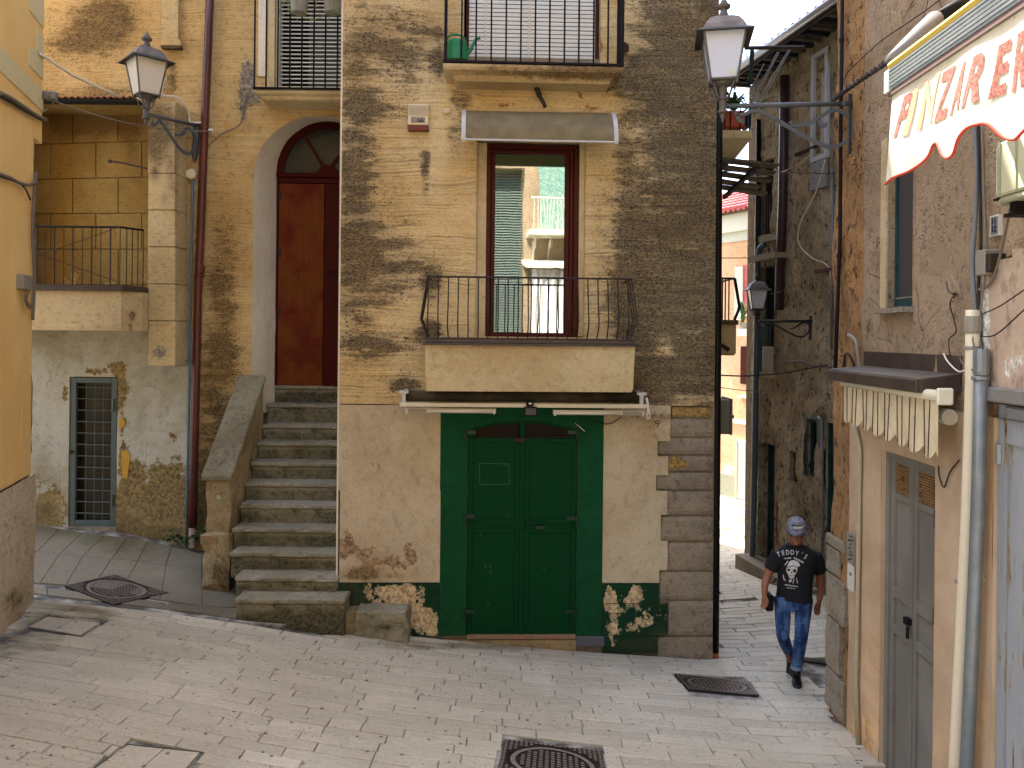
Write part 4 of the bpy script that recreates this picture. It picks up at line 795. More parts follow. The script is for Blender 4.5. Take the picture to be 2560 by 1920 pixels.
# ---- portal door and fanlight
DY = .0; FDs = lambda X: X+6.6
FDo = Fr((-6.6, 10.9), (1, 0)); ztr = at(760, 440, 10.9).z; xl = XC-RI
pd = MB().box(FDo, FDs(xl), FDs(-1.9), ztr-.02, ztr+.04, -.06, .03).box(FDo, FDs(xl), FDs(-1.9), ztr-.10, ztr-.03, -.06, .015).build('portal_door', M['darkred'], H2, bevel=.006)
x1 = at(808, 700, 10.9).x; x2 = at(814, 700, 10.9).x
MB().box(FDo, FDs(xl+.035), FDs(x1), zdoor, ztr-.105, -.05, -.005).build('door_leaf', M['wood'], pd, bevel=.004)
MB().box(FDo, FDs(x1+.012), FDs(-1.9), zdoor, ztr-.105, -.05, .008).build('door_leaf', M['darkred'], pd, bevel=.004)
MB().box(FDo, FDs(xl), FDs(xl+.033), zdoor, ztr-.1, -.08, .0).build('door_post', M['darkred'], pd)
for y in (490, 632, 780): z = at(690, y, 10.9).z; MB().box(FDo, FDs(xl+.03), FDs(xl+.075), z-.06, z+.06, -.004, .004).build('hinge', M['rust'], pd)
p = at(829, 684, 10.88); m = MB(); m.tube([p+Vector((.045*math.sin(a), -.015, .05*math.cos(a)-.01)) for a in np.linspace(0, 2*math.pi, 17)], .006, 6, cap=False); m.lathe(p+Vector((0, 0, .04)), [(.012, -.01), (.014, 0), (.01, .01)], 8); m.build('knocker', M['black'], pd)
p = at(825, 753, 10.88); MB().box(FDo, FDs(p.x-.006), FDs(p.x+.006), p.z-.02, p.z+.02, .007, .02).build('lock', M['iron'], pd)
m = MB(); hubz = ztr+.04
for i in range(K):
    (xa, za), (xb, zb_) = arc(i/K, RI, zspi, ztopi), arc((i+1)/K, RI, zspi, ztopi)
    k_ = .86; xa2, za2, xb2, zb2_ = XC+(xa-XC)*k_, hubz+(za-hubz)*k_, XC+(xb-XC)*k_, hubz+(zb_-hubz)*k_
    m.hexa([(xa, 10.89, za), (xb, 10.89, zb_), (xb2, 10.89, zb2_), (xa2, 10.89, za2)], [(xa, 10.94, za), (xb, 10.94, zb_), (xb2, 10.94, zb2_), (xa2, 10.94, za2)])
for an in (122, 58):
    a = math.radians(an); d = Vector((math.cos(a), 0, math.sin(a))); o_ = Vector((XC, 10.9, hubz)); q_ = Vector((d.z, 0, -d.x))*.022
    m.hexa([o_+d*.1-q_, o_+d*.1+q_, o_+d*.60+q_*.8, o_+d*.60-q_*.8], [v+Vector((0, .04, 0)) for v in (o_+d*.1-q_, o_+d*.1+q_, o_+d*.60+q_*.8, o_+d*.60-q_*.8)])
pts = [(FDs(XC+.145*math.cos(a)), hubz+.125*math.sin(a)) for a in np.linspace(0, math.pi, 9)]; m.poly(FDo, pts, -.05, .012)
fl = m.build('fanlight', M['darkred'], H2)
m = MB(); 
for i in range(K):
    (xa, za), (xb, zb_) = arc(i/K, RI*.9, zspi, ztopi-.05), arc((i+1)/K, RI*.9, zspi, ztopi-.05)
    m.add([(xa, 10.925, hubz), (xb, 10.925, hubz), (xb, 10.925, max(zb_, hubz)), (xa, 10.925, max(za, hubz))], [(0, 1, 2, 3)])
m.build('pane', simple('dusty_dark_glass', (50, 52, 46), .25, var=.3, sc=2, c2=(30, 32, 30), spec=.4), fl)
# ---- upper window with open slats, balcony slab and bars
us0, us1, uz0, uz1 = huw[:4]
uwn = MB().box(FL, us0, us0+.04, uz0, uz1, -.2, -.05).box(FL, us0+.04, us1, uz0, uz0+.03, -.2, -.05).build('upper_window', M['wbox'], H2)
MB().box(FL, us0-.1, us1+.2, uz0-.1, uz1+.2, -.6, -.55).build('interior', M['blackgap'], uwn)
MB().box(FL, us0+.35, us0+.85, uz0, uz1, -.40, -.38).build('curtain', simple('grey_curtain', (96, 98, 94), .8, var=.3), uwn)
z = uz0+.09
while z < uz1: MB().box(FL, us0+.045, us1, z, z+.015, -.125, -.11).build('shutter_slat', M['slatw'], uwn); z += .055
MB().pbox(FL, 646, -120, 668, 190, 0, .02).build('window_trim', M['white'], H2)
MB().pbox(FL, 668, -120, 687, 218, 0, .012).build('window_trim', M['slab'], H2)
s0, z1 = FL.H(634, 222, .5); z2 = z1
k = [(.36, z1-.115), (.40, z1-.11), (.42, z1-.095), (.43, z1-.07), (.45, z1-.065), (.485, z1-.05), (.5, z1-.03), (.48, z1)]
s1_ = sx(-1.7)
MB().mould(FL, s0+.13, s1_, k).build('balcony_slab', M['slab'], H2)
ub2 = MB().box(FL, s0-.01, s1_, z1+.001, z1+.02, .44, .52).box(FL, s0-.01, s0+.02, z1+.001, z1+.02, 0, .44).build('balcony_railing', M['black'], H2)
for x in (637, 666, 695, 725, 755, 785, 814, 844): s, _ = FL.H(x, 100, .5); MB().box(FL, s-.009, s+.009, z1+.02, z1+1.2, .49, .508).build('baluster', M['black'], ub2)
MB().box(FL, s0-.01, s1_, z1+1.2, z1+1.24, .46, .52).build('hand_rail', M['black'], ub2)
# ================================================================ staircase
ST = thing('stone_staircase', 'worn stone staircase climbing to the arched portal between low wall and corner house', 'staircase', (-2.5, 8.4, -3.1))
ys_ = [1497, 1442, 1381, 1320, 1261, 1206, 1155, 1105, 1061, 1009, 963]; xs_ = [585, 586, 573, 580, 598, 610, 625, 640, 653, 665, 683]
def rbox(x0, x1, y0, y1, z0, z1, nx, ny, nz, wob, seed, chip=0.):
    bb = bmesh.new(); bmesh.ops.create_cube(bb, size=1); bmesh.ops.subdivide_edges(bb, edges=[e for e in bb.edges if abs(e.verts[0].co.x-e.verts[1].co.x) > .5], cuts=nx)
    bmesh.ops.subdivide_edges(bb, edges=[e for e in bb.edges if abs(e.verts[0].co.z-e.verts[1].co.z) > .5], cuts=nz); bmesh.ops.subdivide_edges(bb, edges=[e for e in bb.edges if abs(e.verts[0].co.y-e.verts[1].co.y) > .5], cuts=ny)
    V = []
    for v in bb.verts:
        p = Vector((x0+(v.co.x+.5)*(x1-x0), y0+(v.co.y+.5)*(y1-y0), z0+(v.co.z+.5)*(z1-z0))); q_ = p+mn.noise_vector(p*7+Vector((seed*3, 0, 0)))*wob
        if chip and v.co.y < -.49 and v.co.z > .49: c_ = max(0, mn.noise(Vector((p.x*6, seed*5.3, 0)))-.12)*chip; q_.y += c_; q_.z -= c_*.6
        V.append(q_)
    Fs = [tuple(v.index for v in f.verts) for f in bb.faces]; bb.free(); return V, Fs
for i in range(11):
    Y = 8.4+.25*i; P = at(xs_[i], ys_[i], Y); x1 = at(862, 1500, 8.4).x if i == 0 else (-1.905 if i < 2 else -1.935); z = P.z; zlo = z-.30 if i else -3.5
    if i == 10: Y1 = 11.0
    else: Y1 = Y+.30
    nose = .055 if i != 4 else .05
    m = MB(); V, Fs = rbox(P.x+.01, x1-.01, Y+.028, Y1, zlo, z-nose, 9, 1, 3, .012, i); m.add(V, Fs); V, Fs = rbox(P.x, x1, Y, Y1, z-nose+.001, z, 26, 2, 1, .006, i+20, .16); m.add(V, Fs)
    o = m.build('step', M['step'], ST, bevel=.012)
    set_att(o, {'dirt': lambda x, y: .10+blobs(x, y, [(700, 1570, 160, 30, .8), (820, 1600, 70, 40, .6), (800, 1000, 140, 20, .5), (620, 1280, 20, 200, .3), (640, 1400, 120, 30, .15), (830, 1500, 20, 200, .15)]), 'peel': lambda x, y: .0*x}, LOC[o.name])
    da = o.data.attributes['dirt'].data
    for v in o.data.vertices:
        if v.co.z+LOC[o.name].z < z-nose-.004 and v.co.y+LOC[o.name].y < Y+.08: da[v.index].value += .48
px0 = -3.64; px1 = -3.27; zA = at(560, 1181, 9.2).z; zB = at(620, 938, 10.38).z
V0, Fs = rbox(px0, px1, 9.17, 10.39, -.075, 0, 3, 14, 1, .006, 3); V1 = [Vector((v.x, v.y, v.z+zA+(zB-zA)*(v.y-9.2)/1.18)) for v in V0]
o = place('coping', V1, Fs, M['coping'], ST, bevel=.015)
V, Fs = rbox(-3.58, -3.31, 9.215, 10.4, 0, 1, 3, 12, 14, .0, 5); V = [Vector((v.x, v.y, -3.3+v.z*((zA+(zB-zA)*(v.y-9.2)/1.18-.075)+3.3))) for v in V]; V = [v+mn.noise_vector(v*5)*.028 for v in V]
o = place('parapet', V, Fs, M['newel'], ST); set_att(o, {'dirt': lambda x, y: blobs(x, y, [(560, 1450, 60, 50, .8), (600, 1300, 14, 200, .35), (550, 1320, 20, 40, .4)]), 'peel': lambda x, y: blobs(x, y, [(545, 1250, 20, 60, .5), (540, 1340, 16, 20, .6)])}, LOC[o.name])
V, Fs = rbox(-3.59, -3.27, 9.08, 9.4, -3.4, at(550, 1335, 9.1).z, 6, 5, 8, .06, 8); o = place('parapet_foot', V, Fs, M['newel'], ST, smooth=False); set_att(o, {'dirt': lambda x, y: blobs(x, y, [(560, 1440, 60, 60, .8)])}, LOC[o.name])
# mounting step against the wall
A = at(885, 1530, 8.45); B = at(1018, 1530, 8.45); V, Fs = rbox(A.x, B.x, 8.47, 8.85, -3.6, A.z, 14, 4, 7, .035, 12, .25)
kb = thing('mounting_block', 'low worn stone block against the wall beside the bottom stair', 'stone block', ((A.x+B.x)/2, 8.6, -3.4)); o = place('block', V, Fs, M['step'], kb, bevel=.015)
set_att(o, {'dirt': lambda x, y: blobs(x, y, [(950, 1568, 60, 12, .6), (1015, 1590, 10, 30, .4)]), 'peel': lambda x, y: blobs(x, y, [(950, 1590, 60, 14, .4)])}, LOC[o.name])
A2 = at(862, 1532, 8.5); V, Fs = rbox(A2.x-.02, A.x+.01, 8.52, 8.8, -3.6, A2.z-.01, 3, 2, 4, .03, 14); place('mortar', V, Fs, M['newel'], kb)
# ================================================================ orange house (left edge)
H3 = thing('orange_house', 'orange painted house at the left edge with cream bands and pebbledash base', 'house', (-5, 8, -2.9))
s1u = FO.H(107, 150)[0]; s1l = FO.H(80, 800)[0]; zs = FO.H(95, 352)[1]; zp = FO.H(78, 1183)[1]
wall('wall', FO, -4, s1l, zp, zs, [], M['orange'], H3, .2, 0, {'dirt': lambda x, y: blobs(x, y, [(30, 1130, 14, 16, .7), (70, 760, 8, 60, .5), (60, 1170, 60, 20, .35), (20, 900, 10, 160, .3), (50, 500, 20, 60, .3)])}, .012)
wall('wall', FO, -4, s1u, zs, 9, [], M['orange'], H3, .2, 0, {}, .006)
wall('pebbledash_base', FO, -4, s1l+.02, -3.6, zp, [], M['pebble'], H3, .12, .035, {'dirt': lambda x, y: blobs(x, y, [(40, 1500, 60, 30, .9), (60, 1440, 40, 20, .3)])}, .02)
MB().box(FO, s1l-.3, s1l+.005, zp-.0, zs, -.4, -.002).box(FO, s1u-.3, s1u+.001, zs, 9, -.4, -.002).build('end_wall', M['orange'], H3)
t0 = FO.H(94, 800)[0]; V, Fs = rbox(0, 1, 0, 1, 0, 1, 3, 2, 40, 0, 1)
V = [FO.P(s1l-.1+v.x*(t0-s1l+.1), -3.6+v.z*(zs+3.6), -.25+v.y*.2) for v in V]; V = [v+mn.noise_vector(v*6)*.03 for v in V]
o = place('rubble_edge', V, Fs, M['quoin'], H3); set_att(o, {'dirt': lambda x, y: blobs(x, y, [(88, 1400, 20, 160, .5)])}, LOC[o.name])
zb0 = FO.H(52, 228)[1]; zb1 = FO.H(52, 172)[1]
MB().box(FO, -4, s1u+.004, zb0, zb1, .0, .010).build('band', M['creamband'], H3)
for (xa, y0, y1) in ((72, -60, 48), (90, 72, 128), (72, 131, 182)):
    sa = FO.H(xa, 100)[0]; z1 = FO.H(90, y0)[1]; z0 = FO.H(90, y1)[1]; z0 = max(z0, zb1+.001); MB().box(FO, sa, s1u+.004, z0, z1, .0, .008).build('quoin_band', M['creamband'], H3)
MB().box(FO, -4, s1u, 9, 9.15, -3, .3).build('roof', M['tile'], H3)
MB().box(FO, -4, s1l-.3, -3.6, 9, -4, -.41).build('rear_wing', M['orange'], H3)
# ================================================================ right house
H4 = thing('right_house', 'rough tan rendered house on the right with grey louvred door and blue wooden door', 'house', (3.07, 6, -3.6))
s_r = FR.H(2160, 500)[0]; s_r2 = FR.H(2126, 1300)[0]; zpe = FR.H(2300, 1010)[1]; hwn = hole(FR, 2222, 330, 2284, 768, .16)
rd = lambda x, y: blobs(x, y, [(2140, 420, 16, 60, .5), (2130, 150, 20, 60, .35), (2330, 420, 40, 60, .1), (2200, 300, 40, 100, .15), (2400, 740, 12, 30, .5), (2110, 900, 12, 60, .3)])
wall('wall', FR, 0, s_r, zpe, 5, [], M['rough'], H4, .08, .0, {'dirt': rd}, .05)
wall('wall', FR, s_r, 11, zpe, 5, [hwn, hole(FR, 2487, 1004, 2700, 1030, 0)[:2]+(zpe, FR.H(2490, 1004)[1], .1)], M['tan'], H4, .10, .004, {'dirt': rd, 'peel': lambda x, y: blobs(x, y, [(2190, 620, 12, 120, .45), (2175, 800, 16, 100, .4)])}, .03)
MB().box(FR, -.0, 11, 5, 9, -.4, 0).build('upper_wall', M['tan'], H4)
MB().box(FR, 0, 11, -4, 9, -4, -.5).build('rear_wing', M['tan'], H4)
MB().box(FR, 0, .02, -4, 5, -.5, -.02).build('side_wall', M['rough'], H4)
wall('wall', FR, 0, s_r2, -4, zpe, [], M['rough'], H4, .07, .0, {'dirt': lambda x, y: blobs(x, y, [(2090, 1600, 20, 60, .4)])}, .04)
gdz = FR.H(2213, 1125)[1]; gs0 = FR.H(2206, 1400)[0]; gs1 = FR.H(2341, 1400)[0]; hb0 = FR.H(2488, 1400)[0]; zbt = FR.H(2490, 1008)[1]
wall('plaster_panel', FR, s_r2, 8, -4, zpe, [(gs0, gs1, -3.9, gdz, .12), (hb0, 7.9, -3.9, zpe+.0, .1)], M['peach'], H4, .1, .012, {'dirt': lambda x, y: blobs(x, y, [(2180, 1700, 40, 160, .5), (2160, 1850, 50, 60, .5), (2350, 1850, 30, 60, .35), (2465, 1800, 20, 120, .4), (2300, 1110, 100, 12, .35)]), 'peel': lambda x, y: blobs(x, y, [(2465, 1500, 20, 300, .4), (2350, 1650, 20, 60, .2)])}, .014)
# quoins at the base of the corner
for i, (y0, y1, x1) in enumerate(((1345, 1372, 2118), (1376, 1440, 2104), (1444, 1552, 2118), (1556, 1685, 2106), (1689, 1790, 2117))):
    s1 = FR.H(x1, 1500)[0]; z1 = FR.H(2098, y0)[1]; z0 = FR.H(2098, y1)[1]
    V, Fs = rbox(0, 1, 0, 1, 0, 1, 4, 2, 5, 0, i); V = [FR.P(-.03+v.x*(s1+.03), z0+v.z*(z1-z0), -.2+v.y*.24) for v in V]; V = [v+mn.noise_vector(v*8)*.014 for v in V]
    place('stone', V, Fs, M['quoin'], H4, bevel=.012)
# pink plaster patch with pale border, near the frame edge
o = sheet('plaster_patch', [(2456, 700), (2474, 672), (2640, 560), (2640, 990), (2454, 968)], .05, M['pink'], {'peel': lambda x, y: blobs(x, y, [(2462, 800, 12, 200, 1.), (2490, 940, 60, 16, .5), (2540, 900, 30, 40, .4)])}, H4, FR, .06, 0)
# side window
ws0, ws1, wz0, wz1 = hwn[:4]
wn_ = frame(FR, ws0, ws1, wz0, wz1, .025, -.1, -.05).build('window', M['tealw'], H4)
MB().box(FR, ws0+.025, ws1-.025, wz0+.025, wz0+.07, -.09, -.055).build('sill_rail', M['tealw'], wn_)
MB().box(FR, ws0+.026, ws1-.026, wz0+.071, wz0+.085, -.09, -.05).build('sill_rail', M['greydoor'], wn_)
MB().box(FR, ws0+.026, ws1-.026, wz0+.086, wz1, -.09, -.07).build('shutter', M['darkshut'], wn_)
V, Fs = rbox(0, 1, 0, 1, 0, 1, 6, 1, 1, 0, 4); V = [FR.P(ws0-.08+v.x*(ws1-ws0+.1), wz0-.045+v.z*.04, 0+v.y*.09) for v in V]; V = [v+mn.noise_vector(v*9)*.01 for v in V]; place('sill', V, Fs, M['quoin'], wn_)
MB().box(FR, ws0-.10, ws0-.002, wz0, wz1, 0, .022).build('window_trim', M['slab'], H4)
# ---- grey louvred double door
zt_ = gdz; zb_ = -3.56; mid = FR.H(2267, 1400)[0]
dm = frame(FR, gs0, gs1, zb_, zt_, .05, -.11, -.02, bot=False).build('louvred_door', M['greydoor'], H4, bevel=.004)
zL = [FR.H(2214, y)[1] for y in (1153, 1226, 1243, 1458, 1487, 1553, 1577)]+[zb_+.12]
for a, b in ((gs0+.052, mid-.004), (mid+.004, gs1-.052)):
    lf = MB(); w_ = .055
    lf.box(FR, a, a+w_, zb_, zt_-.052, -.09, -.04).box(FR, b-w_, b, zb_, zt_-.052, -.09, -.04)
    for z1, z0 in ((zt_-.052, zL[0]), (zL[1], zL[2]), (zL[3], zL[4]), (zL[5], zL[6]), (zL[7], zb_)): lf.box(FR, a+w_, b-w_, z0, z1, -.088, -.045)
    lf = lf.build('door_leaf', M['greydoor'], dm, bevel=.004)
    for z1, z0 in ((zL[2], zL[3]), (zL[4], zL[5]), (zL[6], zL[7])): MB().box(FR, a+w_, b-w_, z0, z1, -.085, -.066).build('panel', M['greydoor'], dm)
    MB().box(FR, a+w_, b-w_, zL[1], zL[0], -.10, -.092).build('louvre_backing', simple('ochre_board', (150, 116, 66), .8, var=.3), dm)
    for k in range(12):
        z = zL[1]+(zL[0]-zL[1])*(k+.3)/12; MB().hexa([FR.P(a+w_, z, -.052), FR.P(b-w_, z, -.052), FR.P(b-w_, z+.008, -.052), FR.P(a+w_, z+.008, -.052)], [FR.P(a+w_, z+.010, -.085), FR.P(b-w_, z+.010, -.085), FR.P(b-w_, z+.018, -.085), FR.P(a+w_, z+.018, -.085)]).build('louvre', simple('rusty_slat', (158, 124, 78), .7, wear=(90, 44, 20), wl=.55) if k == 0 else bpy.data.materials['rusty_slat'], dm)
MB().box(FR, mid-.02, mid+.03, zb_, zt_-.052, -.045, -.03).build('meeting_strip', M['greydoor'], dm)
zl = FR.H(2266, 1555)[1]; MB().box(FR, mid-.03, mid+.03, zl-.02, zl+.03, -.03, .01).tube([FR.P(mid+.02, zl-.03, 0), FR.P(mid+.02, zl-.12, 0)], .012, 6).build('padlock', M['black'], dm)
for z in (FR.H(2330, 1540)[1], FR.H(2335, 1300)[1]): MB().tube([FR.P(gs1-.03, z-.05, -.01), FR.P(gs1-.03, z+.07, -.01)], .016, 8).build('hinge', M['iron'], dm)
# ---- blue wooden door with lintel
bd = MB().box(FR, hb0+.005, hb0+.07, -3.6, zbt-.005, -.08, -.01).build('blue_door', M['bluedoor'], H4)
for k in range(4): a = hb0+.072+k*.24; MB().box(FR, a, a+.236, -3.6, zbt-.01, -.08, -.03-.004*(k % 2)).build('plank', M['bluedoor'], bd, bevel=.004)
MB().box(FR, hb0+.05, hb0+1., zbt-.24, zbt-.02, -.028, -.012).build('head_rail', M['bluedoor'], bd)
z = FR.H(2500, 1140)[1]; MB().tube([FR.P(hb0+.03, z-.05, .0), FR.P(hb0+.03, z+.07, .0)], .015, 8).build('hinge', M['bluedoor'], bd)
s0 = FR.H(2456, 980)[0]; MB().box(FR, s0, s0+2, FR.H(2500, 1003)[1]-.0, FR.H(2500, 966)[1], -.02, .09).build('lintel', simple('grey_lintel', (128, 124, 118), .8, bump=.3, var=.2), H4, bevel=.01)
# ================================================================ small metal canopy and its shop blind
CN = thing('metal_canopy', 'small brown sheet metal canopy over the grey louvred door', 'canopy', tuple(FR.P(1.4, -.3, 0)))
c0 = FR.H(2165, 900, 0)[0]; c1 = FR.H(2409, 910, 0)[0]; zf = FR.H(2290, 884)[1]; zc0 = FR.H(2290, 925)[1]; dC = .31; zf0 = FR.H(2200, 940, dC)[1]
m = MB().box(FR, c0, c1, zc0-.02, zf, .005, .02); m.build('flashing', M['brown'], CN)
m = MB().hexa([FR.P(c0-.02, zf0, dC), FR.P(c1, zf0, dC), FR.P(c1, zf0+.012, dC), FR.P(c0-.02, zf0+.012, dC)], [FR.P(c0, zc0-.012, .02), FR.P(c1, zc0-.012, .02), FR.P(c1, zc0, .02), FR.P(c0, zc0, .02)]); m.build('roof_sheet', simple('weathered_sheet', (116, 110, 98), .5, .1, var=.3, sc=5, c2=(88, 82, 74)), CN)
MB().box(FR, c0-.021, c1+.001, zf0-.085, zf0-.001, dC-.012, dC+.003).build('fascia', M['brown'], CN, bevel=.003)
MB().hexa([FR.P(c1+.002, zf0-.085, dC-.013), FR.P(c1+.002, zf0, dC-.013), FR.P(c1+.002, zc0, .02), FR.P(c1+.002, zf0-.085, .02)], [FR.P(c1-.01, zf0-.085, dC-.013), FR.P(c1-.01, zf0, dC-.013), FR.P(c1-.01, zc0-.01, .02), FR.P(c1-.01, zf0-.085, .02)]).build('fascia', M['brown'], CN)
BL = thing('shop_blind', 'cream scalloped shop blind rolled up beneath the brown metal canopy', 'blind', tuple(FR.P(1.4, -.45, .2)))
b0 = FR.H(2108, 965, .24)[0]; b1 = FR.H(2352, 1000, .24)[0]; zv = FR.H(2230, 985, .24)[1]
m = MB().tube([FR.P(b0, zv+.035, .235), FR.P(b1, zv+.035, .235)], .038, 10); m.build('front_bar', M['cream_metal'], BL, smooth=True)
MB().box(FR, b1+.001, b1+.03, zv-.02, zv+.09, .17, .275).build('end_cap', M['wbox'], BL, bevel=.01)
for dd, zz_, r in ((.12, zv+.04, .055), (.07, zv-.12, .055)): MB().tube([FR.P(c1-.10, zz_, dd), FR.P(c1-.03, zz_, dd)], r, 16).build('roller_end', M['wbox'], BL)
MB().tube([FR.P(b0, zv+.04, .12), FR.P(c1-.105, zv+.04, .12)], .045, 10).build('roller', M['black'], BL)
nS = 128; nZ = 8; V = []; sc_n = 8
zf_b = lambda t: -.21-.10*t-.085*abs(math.sin(math.pi*(t*sc_n+.15)))**.6
def vpt(t, u, e=0):
    s = b0+.02+(b1-b0-.03)*t; fo = .007*math.cos(2*math.pi*(t*sc_n-.35))*u+.008*math.sin(31*t+3)*u; return FR.P(s, zv+zf_b(t)*u, .25+fo+e)
for i in range(nS+1):
    for j in range(nZ+1): V.append(vpt(i/nS, j/nZ))
t = NT('cream_canvas', .9, .1); n = t.noise(9, 5, .7, t.sc(t.pos, 1, 1, .5)); c = t.mix(t.map(n, .35, .65), lin((226, 208, 170)), lin((206, 188, 150))); c = t.mix(t.map(t.noise(16, 4, .7), .60, .78), c, lin((150, 136, 108)))
t.col(c); M['canvas'] = t.m
va = place('valance', V, [(i*(nZ+1)+j, i*(nZ+1)+j+1, (i+1)*(nZ+1)+j+1, (i+1)*(nZ+1)+j) for i in range(nS) for j in range(nZ)], M['canvas'], BL, smooth=True)
m = MB()
for k in range(sc_n):
    for o_ in (.02, .42):
        tt = (k+o_+.05)/sc_n
        if tt < .99: m.tube([vpt(tt, u, .003) for u in np.linspace(0, 1, 7)], .0035, 4)
m.build('stripe', simple('dark_brown_stripe', (60, 40, 26), .9), va)
# ================================================================ pipes and cables on the right house
def pipe(name, label, pts, r, mat, fr, cat='pipe', collars=(), cm=None, group=None, n=12, extra=None):
    P = [fr.W(*p) for p in pts]; root = thing(name, label, cat, tuple(P[-1]), group)
    MB().tube(P, r, n).build('tube', mat, root, smooth=True)
    for (px, py, d, h, rr) in collars:
        c = fr.W(px, py, d); MB().lathe(c, [(rr*.92, -h), (rr, -h*.7), (rr, h*.7), (rr*.92, h)], n).build('collar', cm or mat, root)
    if extra: extra(root)
    return root
pipe('drainpipe', 'cream plastic drainpipe right of the grey louvred door', [(2432, 775, .10), (2431, 960, .10), (2420, 1300, .10), (2405, 1600, .10), (2390, 1900, .10), (2385, 2000, .10)], .043, M['creampipe'], FR, collars=[(2432, 812, .10, .055, .05), (2430, 870, .10, .012, .052), (2407, 1455, .10, .01, .047)], cm=M['greypot'])
pipe('drainpipe', 'galvanised steel pipe between cream drainpipe and blue door', [(2454, 872, .11), (2447, 1200, .11), (2436, 1500, .11), (2418, 1900, .11), (2412, 2010, .11)], .041, M['galv'], FR, collars=[(2454, 905, .11, .08, .047), (2452, 945, .11, .012, .052)])
pipe('drainpipe', 'beige gas pipe running up left of the grey louvred door', [(2136, 1060, .05), (2150, 1120, .04), (2146, 1400, .04), (2140, 1700, .04), (2146, 1880, .04)], .020, simple('beige_pipe', (178, 164, 134), .5, var=.2), FR)
pipe('conduit', 'black iron pipe running up the edge of the right house', [(2106, -20, .06), (2102, 300, .06), (2100, 600, .06), (2094, 760, .06), (2088, 935, .06)], .017, M['black'], FR, 'pipe', collars=[(2104, 100, .06, .02, .024), (2098, 640, .06, .02, .024)])
for i, (lab, pts, r, mt) in enumerate((('thick grey cable left side of the bundle beside the air conditioner', [(2436, 300), (2442, 420), (2438, 560), (2432, 660), (2440, 780), (2450, 870)], .012, 'greypipe'),
    ('dark cable in the middle of the bundle beside the air conditioner', [(2446, 300), (2450, 480), (2452, 620), (2446, 720), (2450, 800), (2452, 875)], .010, 'iron'),
    ('thin brown cable right side of the bundle beside the air conditioner', [(2456, 310), (2460, 480), (2466, 640), (2456, 740), (2448, 820), (2455, 878)], .007, 'cable'))):
    P = catm([FR.W(x, y, .05+.01*i) for x, y in pts]); tag(MB().tube(P, r, 6).build('cable', M[mt], loc=tuple(P[0]), smooth=True), lab, 'cable', 'cables on the right house wall')
def cable(lab, P, r=.006, mat='cable', grp='cables strung along the walls', nm='cable'):
    return tag(MB().tube(P, r, 5).build(nm, M[mat], loc=tuple(P[0]), smooth=True), lab, 'cable', grp)
cable('grey cable sweeping from the air conditioner down to the pipe top', catm([FR.W(2525, 520, .2), FR.W(2505, 620, .09), (FR.W(2480, 700, .07)), FR.W(2450, 725, .06), FR.W(2440, 690, .06)]), .008)
cable('thin loose cable hanging over the brown canopy flashing', catm([FR.W(2400, 880, .04), FR.W(2404, 905, .05), FR.W(2425, 925, .12), FR.W(2450, 905, .13), FR.W(2432, 850, .12), FR.W(2440, 780, .1)]), .005)
cable('white cable end drooping over the brown canopy flashing', catm([FR.W(2359, 884, .04), FR.W(2370, 905, .06), FR.W(2395, 928, .10), FR.W(2412, 926, .12)]), .006, 'wcable')
cable('dark wire crossing the pink plaster patch, upper one', catm([FR.W(2455, 785, .08), FR.W(2500, 765, .08), FR.W(2560, 725, .08), FR.W(2600, 700, .08)]), .0045, 'bcable')
cable('dark wire crossing the pink plaster patch, lower one', catm([FR.W(2450, 840, .1), FR.W(2490, 836, .08), FR.W(2560, 775, .08), FR.W(2600, 740, .08)]), .0045, 'bcable')
cable('twisted black wire dangling from an iron hook above the canopy', catm([FR.W(2366, 705, .03), FR.W(2372, 730, .05), FR.W(2385, 735, .08), FR.W(2375, 760, .05), FR.W(2385, 800, .04), FR.W(2390, 830, .04), FR.W(2372, 850, .04), FR.W(2376, 890, .05)]), .0045, 'bcable')
hk = FR.W(2388, 735, .0); tag(MB().tube([hk, FR.W(2386, 736, .12), FR.W(2384, 745, .12)], .012, 6).build('wall_hook', M['rust'], loc=tuple(hk)), 'rusty iron hook stuck in the tan wall above the canopy', 'hook')
cable('brown wire forming a V beside the grey louvred door', catm([FR.W(2346, 1165, .02), FR.W(2348, 1190, .03), FR.W(2360, 1218, .03), FR.W(2375, 1180, .03), FR.W(2398, 1150, .04)]), .005, 'bcable')
hose = catm([FR.W(2120, 840, .03), FR.W(2124, 838, .08), FR.W(2140, 855, .08), FR.W(2147, 900, .05), FR.W(2150, 925, .04)]); tag(MB().tube(hose, .016, 8).build('hose', M['greypot'], loc=tuple(hose[0]), smooth=True), 'grey flexible tube arching at the left end of the canopy', 'hose')
hose = catm([FR.W(2110, 925, .03), FR.W(2113, 888, .06), FR.W(2122, 886, .08), FR.W(2136, 915, .05)]); tag(MB().tube(hose, .012, 8).build('hose', M['bcable'], loc=tuple(hose[0]), smooth=True), 'black flexible tube arching below the grey one at the canopy', 'hose')
jb = FR.W(2452, 655, .05); J = thing('junction_box', 'grey junction box in the cable bundle below the air conditioner', 'junction box', tuple(jb)); MB().pbox(FR, 2438, 625, 2460, 688, .0, .11).build('casing', M['greypot'], J, bevel=.006); MB().pbox(FR, 2461, 634, 2474, 680, .0, .10).build('casing', M['iron'], J, bevel=.006)
P_ = thing('number_plate', 'small grey plaque below the air conditioner', 'plaque', tuple(FR.W(2485, 565, .0))); MB().pbox(FR, 2474, 538, 2496, 590, .0, .03).build('rim', M['wbox'], P_); MB().pbox(FR, 2477, 542, 2493, 586, .03, .034).build('plate', simple('plaque_grey', (120, 122, 126), .5), P_)
